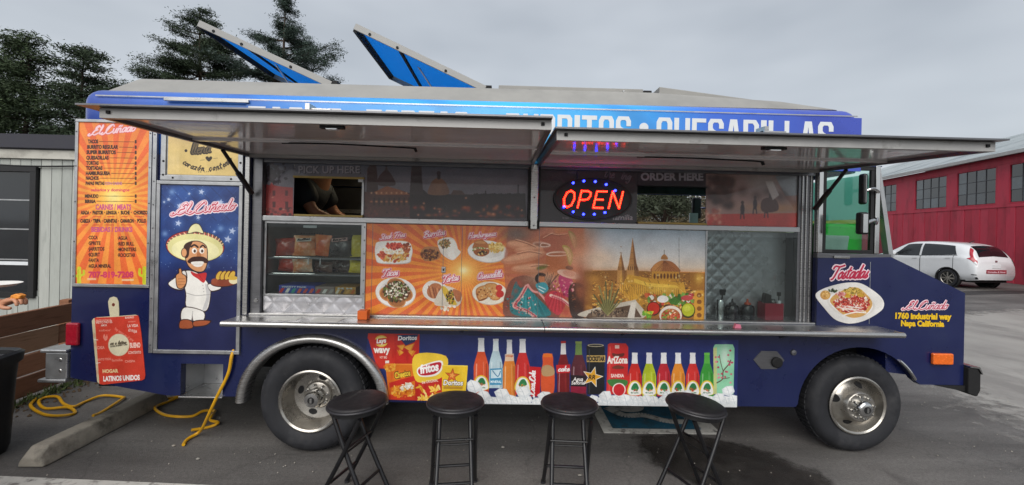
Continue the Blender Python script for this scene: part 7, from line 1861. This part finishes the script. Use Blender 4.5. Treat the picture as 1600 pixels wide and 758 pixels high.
def rear_panel(name, pts, m, off=.01, sides=(1, -1)):
    mb = MB()
    for s_ in sides:
        vs = [(x + off, s_ * y, z) for x, y, z in pts]; mb.add(vs, [tuple(range(len(vs)))])
    o = mb.build(name, m, car); so = o.modifiers.new('thick', 'SOLIDIFY'); so.thickness = .012; so.offset = 1
    return o
patch('rear_glass', [(7.45, 4.12), (8.95, 4.05), (8.95, 5.0), (7.45, 5.0)], carglass, nv=12, nu=10, off=.008)
patch('tail_lamp', [(7.9, 2.5), (9.75, 2.2), (9.35, 2.9), (8.3, 3.05)], M['redlens'], off=.014)
patch('tail_lamp', [(8.2, 3.05), (8.95, 2.95), (8.0, 4.0), (7.6, 4.0)], M['redlens'], off=.013)
patch('reversing_lamp', [(8.95, 2.3), (9.7, 2.15), (9.5, 2.5), (9.1, 2.6)], M['white_vinyl'], off=.019)
patch('lower_bumper', [(9.2, .35), (10, .3), (10, .75), (9.2, .7)], M['black'], off=.012)
patch('bumper_crease', [(8.6, 1.02), (10, 1.02), (10, 1.10), (8.6, 1.10)], M['black'], off=.006)
for nm, b, m in (('licence_plate', (4.062, 4.072, -.17, .17, .70, .82), M['white_vinyl']), ('bumper_sticker', (4.066, 4.074, -.40, .40, .53, .65), pm('sticker_red', '8f2430', .5)), ('emblem', (4.045, 4.06, -.05, .05, .88, .95), M['chrome']), ('rear_wiper', (4.03, 4.05, -.02, .34, .90, .915), M['black'])):
    bb = MB().box(*b).build(nm, m, car, bevel=.004)
    if nm == 'bumper_sticker':
        v, t, wd = text_tris('Comedias & Amor', .02, .2); me = bpy.data.meshes.new('lettering'); k = .72 / wd
        me.from_pydata([(4.0755, a * k - .36, .56 + c_ * .05) for a, c_ in v], [], [tuple(x_) for x_ in t]); me.materials.append(M['pink_vinyl']); ob = bpy.data.objects.new('lettering', me); COL.objects.link(ob); ob.parent = bb
for (x, y) in ((.72, .78), (3.28, .78), (.72, -.78), (3.28, -.78)):
    w_ = empty('wheel', (x, y, .305)); w_.parent = car; s_ = 1 if y > 0 else -1
    MB().lathe([(.21, s_ * .055), (.23, s_ * .075), (.29, s_ * .07), (.305, s_ * .04), (.305, -s_ * .08), (.2, -s_ * .09)], (0, 0, 0), 'y', 32).build('tyre', M['rubber'], w_, True)
    MB().lathe([(.212, s_ * .052), (.2, s_ * .03), (.0005, s_ * .03)], (0, 0, 0), 'y', 28).build('rim_barrel', M['under'], w_)
    q = MB()
    for k in range(8):
        a = 2 * PI * k / 8; c_, d_ = math.cos(a), math.sin(a); e1 = Vector((-d_, 0, c_)) * (.014 if k % 2 else .022)
        p0, p1 = Vector((c_ * .03, s_ * .056, d_ * .03)), Vector((c_ * .205, s_ * .05, d_ * .205))
        q.add([p0 - e1, p1 - e1 * 1.2, p1 + e1 * 1.2, p0 + e1], [(0, 1, 2, 3)])
    q.lathe([(.212, s_ * .053), (.205, s_ * .06), (.195, s_ * .05)], (0, 0, 0), 'y', 28); q.lathe([(.04, s_ * .05), (.035, s_ * .062), (.0005, s_ * .064)], (0, 0, 0), 'y', 14)
    q.build('rim', M['wheel'], w_)
    MB().lathe([(.375, s_ * .07), (.365, s_ * .084), (.335, s_ * .08), (.33, s_ * -.1)], (0, 0, .005), 'y', 32).build('arch_lip', M['under'], w_)
for y in (1, -1):
    q = MB(); q.box(1.35, 1.5, y * .86 - .09, y * .86 + .09, .98, 1.10); mr_ = q.build('door_mirror', white, car, bevel=.03, seg=3)
MB().tube([(3.3, 0, 1.5), (3.45, 0, 1.57)], .012, 6).build('antenna', M['black'], car)
CH = Vector((-.11, .994, 0)).normalized()          # heading; local +x runs to the tail
car.rotation_euler = (0, 0, math.atan2(-CH.y, -CH.x)); tail = Vector((16.5, 10.5, 0)); car.location = tail + CH * 4.05; car.scale = (1, 1, 1.04)
# long dark patch laid over the asphalt behind the car
blob_sheet('dark_patch', [(13.2, 9.0), (14.6, 9.3), (16.4, 9.7), (17.6, 10.1), (17.2, 10.5), (15.6, 10.2), (13.8, 9.7)], .004, pm('dark_asphalt', '2c2a2a', .7, 0, .2, 4, .2, 60), 'dark patch on the asphalt behind the parked car')

# ------------------------------------------------------------------ trees
def leafcloud(name, centers, sizes, k, m, parent, seed, flat=.6, ln=1.0):
    r = np.random.default_rng(seed); n_ = len(centers); C_ = np.repeat(np.array(centers), k, 0); Sz = np.repeat(np.array(sizes), k)
    P = C_ + r.normal(0, .42, C_.shape) * Sz[:, None] * np.array([1, 1, flat])
    d1 = r.normal(0, 1, P.shape); d1[:, 2] *= .6; d1 /= np.linalg.norm(d1, axis=1)[:, None]
    d2 = np.cross(d1, r.normal(0, 1, P.shape)); d2 /= np.linalg.norm(d2, axis=1)[:, None]
    L_ = (Sz * r.uniform(.25, .55, len(Sz)) * ln)[:, None]; W_ = L_ * .3
    V = np.stack([P - d1 * L_ * .5 - d2 * W_ * .5, P - d1 * L_ * .4 + d2 * W_ * .5, P + d1 * L_ * .6], 1).reshape(-1, 3)
    me = bpy.data.meshes.new(name); nt_ = len(P)
    me.vertices.add(nt_ * 3); me.vertices.foreach_set('co', V.ravel().astype(np.float32)); me.loops.add(nt_ * 3); me.loops.foreach_set('vertex_index', np.arange(nt_ * 3, dtype=np.int32))
    me.polygons.add(nt_); me.polygons.foreach_set('loop_start', np.arange(0, nt_ * 3, 3, dtype=np.int32)); me.polygons.foreach_set('loop_total', np.full(nt_, 3, np.int32)); me.update(); me.validate()
    me.materials.append(m); o = bpy.data.objects.new(name, me); COL.objects.link(o); o.parent = parent
    return o
needle = [pm('needles_' + k, a, .75, 0, .3, .8, 0, 60, 0, (1, 1, 1), .05, .3, b, (.42, .6), 1.1) for k, a, b in (('dark', '3d4b36', '263324'), ('mid', '465538', '2c3827'), ('blue', '3e4e45', '27342c'))]
bark = pm('bark', '3d3028', .9, 0, .3, 4, .5, 20, 0, (4, 4, 1))
def conifer(x, y, h, rad, seed, m, label, lean=0.0, base=.15, power=.8, dens=1.0, tuft=.5, gap=.25, shape=None):
    r = random.Random(seed); t = tag(empty('conifer_tree', (x, y, 0)), label, 'tree', 'dark conifers behind the food truck')
    q = MB(); q.tube([(lean * h * k / 8, .12 * math.sin(k + seed), h * k / 8) for k in range(9)], [max(.03, .02 * h * (1 - k / 8.4)) for k in range(9)], 9)
    C_, S_ = [], []; z = h * base
    while z < h * .985:
        f = z / h; R_ = (shape(f) if shape else rad * ((1 - f) ** power) + .25)
        for b in range(r.randint(3, 5)):
            if r.random() < gap: continue
            a = r.uniform(0, 2 * PI); ln = R_ * r.uniform(.45, 1.12); up = r.uniform(-.25, .22) + .35 * (f - .4)
            p0 = Vector((lean * z, 0, z)); dr = Vector((math.cos(a), math.sin(a), up)); P = []
            for k in range(6):
                s_ = k / 5; P.append(p0 + dr * ln * s_ + Vector((0, 0, -.10 * ln * s_ * s_ + .16 * ln * s_ ** 4)))
            q.tube(P, [.045 * h / 16 * (1 - .85 * k / 5) + .006 for k in range(6)], 5, False, False)
            nt_ = max(3, int(ln / .23 * dens))
            for k in range(nt_):
                s_ = .28 + .75 * (k + r.random()) / nt_
                c_ = p0 + dr * ln * s_ + Vector((r.gauss(0, .16 * ln * s_ * .5), r.gauss(0, .16 * ln * s_ * .5), -.10 * ln * s_ * s_ + .16 * ln * min(1, s_) ** 4 + r.gauss(0, .08)))
                C_.append(tuple(c_)); S_.append(tuft * r.uniform(.7, 1.35))
        z += h * .022 * r.uniform(.7, 1.4)
    for k in range(10): C_.append((lean * h, r.gauss(0, .08), h * (.93 + .075 * k / 10))); S_.append(tuft * .6)
    q.build('trunk', bark, t); leafcloud('crown', C_, S_, 56, m, t, seed, .42, .68)
    return t
conifer(-22.2, 27.4, 17.2, 5.2, 3, needle[0], 'dark conifer with a rounded top behind the left roof hatch', 0, .3, .6, 2.1, .52, .05, lambda f: float(np.interp(f, [.3, .66, .8, .92, .97, 1], [4.2, 4.0, 3.0, 1.7, .8, .3])))
conifer(-16.6, 28.2, 18.6, 6.6, 5, needle[2], 'tall ragged conifer with a thin spire between the two roof hatches', 0, .3, .55, 2.0, .5, .12, lambda f: float(np.interp(f, [.3, .66, .78, .87, .90, .97, 1], [4.2, 4.0, 3.2, 2.1, .9, .6, .2])))
conifer(-22.9, 17.2, 10.4, 3.0, 8, needle[1], 'broad conifer above the grey building at the left edge', 0, .08, .5, 1.3, .5, .14)
conifer(-20.0, 17.0, 9.9, 2.6, 11, needle[0], 'dark conifer between the broad one and the truck roof', 0, .08, .5, 1.3, .5, .12)
conifer(-25.9, 18.2, 10.2, 2.8, 13, needle[0], 'conifer cut off by the left edge of the photo', 0, .08, .5, 1.3, .5, .14)
conifer(-18.4, 18.2, 8.0, 1.9, 17, needle[2], 'small conifer whose top shows just left of the truck roof', 0, .1, .55, 1.2, .45, .15)
conifer(-15.5, 19.5, 5.6, 1.6, 19, needle[1], 'low conifer hidden behind the truck roof at the left', 0, .1, .55, 1.2, .45, .15) if False else None
def bushy(x, y, h, rad, seed, m, label, name='leafy_tree', stem=.35, n_=150, tuft=.35):
    r = random.Random(seed); t = tag(empty(name, (x, y, 0)), label, 'tree'); C_, S_ = [], []; q = MB()
    q.tube([(0, 0, 0), (.02, .02, h * stem), (.0, 0, h * .6)], [.1, .07, .04], 8)
    for k in range(n_):
        a, b = r.uniform(0, 2 * PI), r.uniform(-.3, 1); rr_ = rad * r.uniform(.35, 1) ** .5
        c_ = (rr_ * math.cos(a) * math.cos(b), rr_ * math.sin(a) * math.cos(b), h * stem + (h * (1 - stem)) * (.3 + .65 * math.sin(b) * r.uniform(.5, 1)))
        C_.append(c_); S_.append(tuft * r.uniform(.6, 1.3))
        if k % 12 == 0: q.tube([(0, 0, h * stem * .9), (c_[0] * .5, c_[1] * .5, (h * stem + c_[2]) / 2), c_], [.035, .02, .008], 5, False, False)
    q.build('trunk', bark, t); leafcloud('crown', C_, S_, 18, m, t, seed)
bushy(4.5, 8.6, 3.0, .85, 21, pm('leaf_dark', '333a28', .8, 0, .3, 3), 'small dark round tree seen through the order window', stem=.7)
C_, S_ = [], []
for k in range(700): C_.append((RNG.uniform(2, 14), 20 + RNG.normal(0, .7), abs(RNG.normal(0, 2.3)) + .3)); S_.append(1.0)
hedge = leafcloud('hedge', C_, S_, 160, pm('dry_hedge', '6b5f4c', .85, 0, .25, 1.2, 0, 60, 0, (1, 1, 1), .05, .3, '4c4a38', (.4, .6), .8), None, 31, .6, .4)
tag(hedge, 'dry brownish hedge beyond the truck', None, None, 'stuff')

# loose grit on the lot
q = MB()
for _ in range(700):
    x, y = random.uniform(-3.6, 5.5), random.uniform(-.75, 1.6) if random.random() < .8 else random.uniform(1.6, 5); s_ = random.uniform(.0022, .0065)
    a = random.uniform(0, 2 * PI)
    q.add([(x + s_ * math.cos(a + k * 2 * PI / 5) * random.uniform(.7, 1.2), y + s_ * math.sin(a + k * 2 * PI / 5) * random.uniform(.7, 1.2), .0065) for k in range(5)] + [(x, y, .0065 + s_)], [(0, 1, 5), (1, 2, 5), (2, 3, 5), (3, 4, 5), (4, 0, 5)])
tag(q.build('loose_grit', pm('grit_stone', '8d8880', .85, 0, .4, 40)), 'loose grit scattered over the asphalt', None, None, 'stuff')
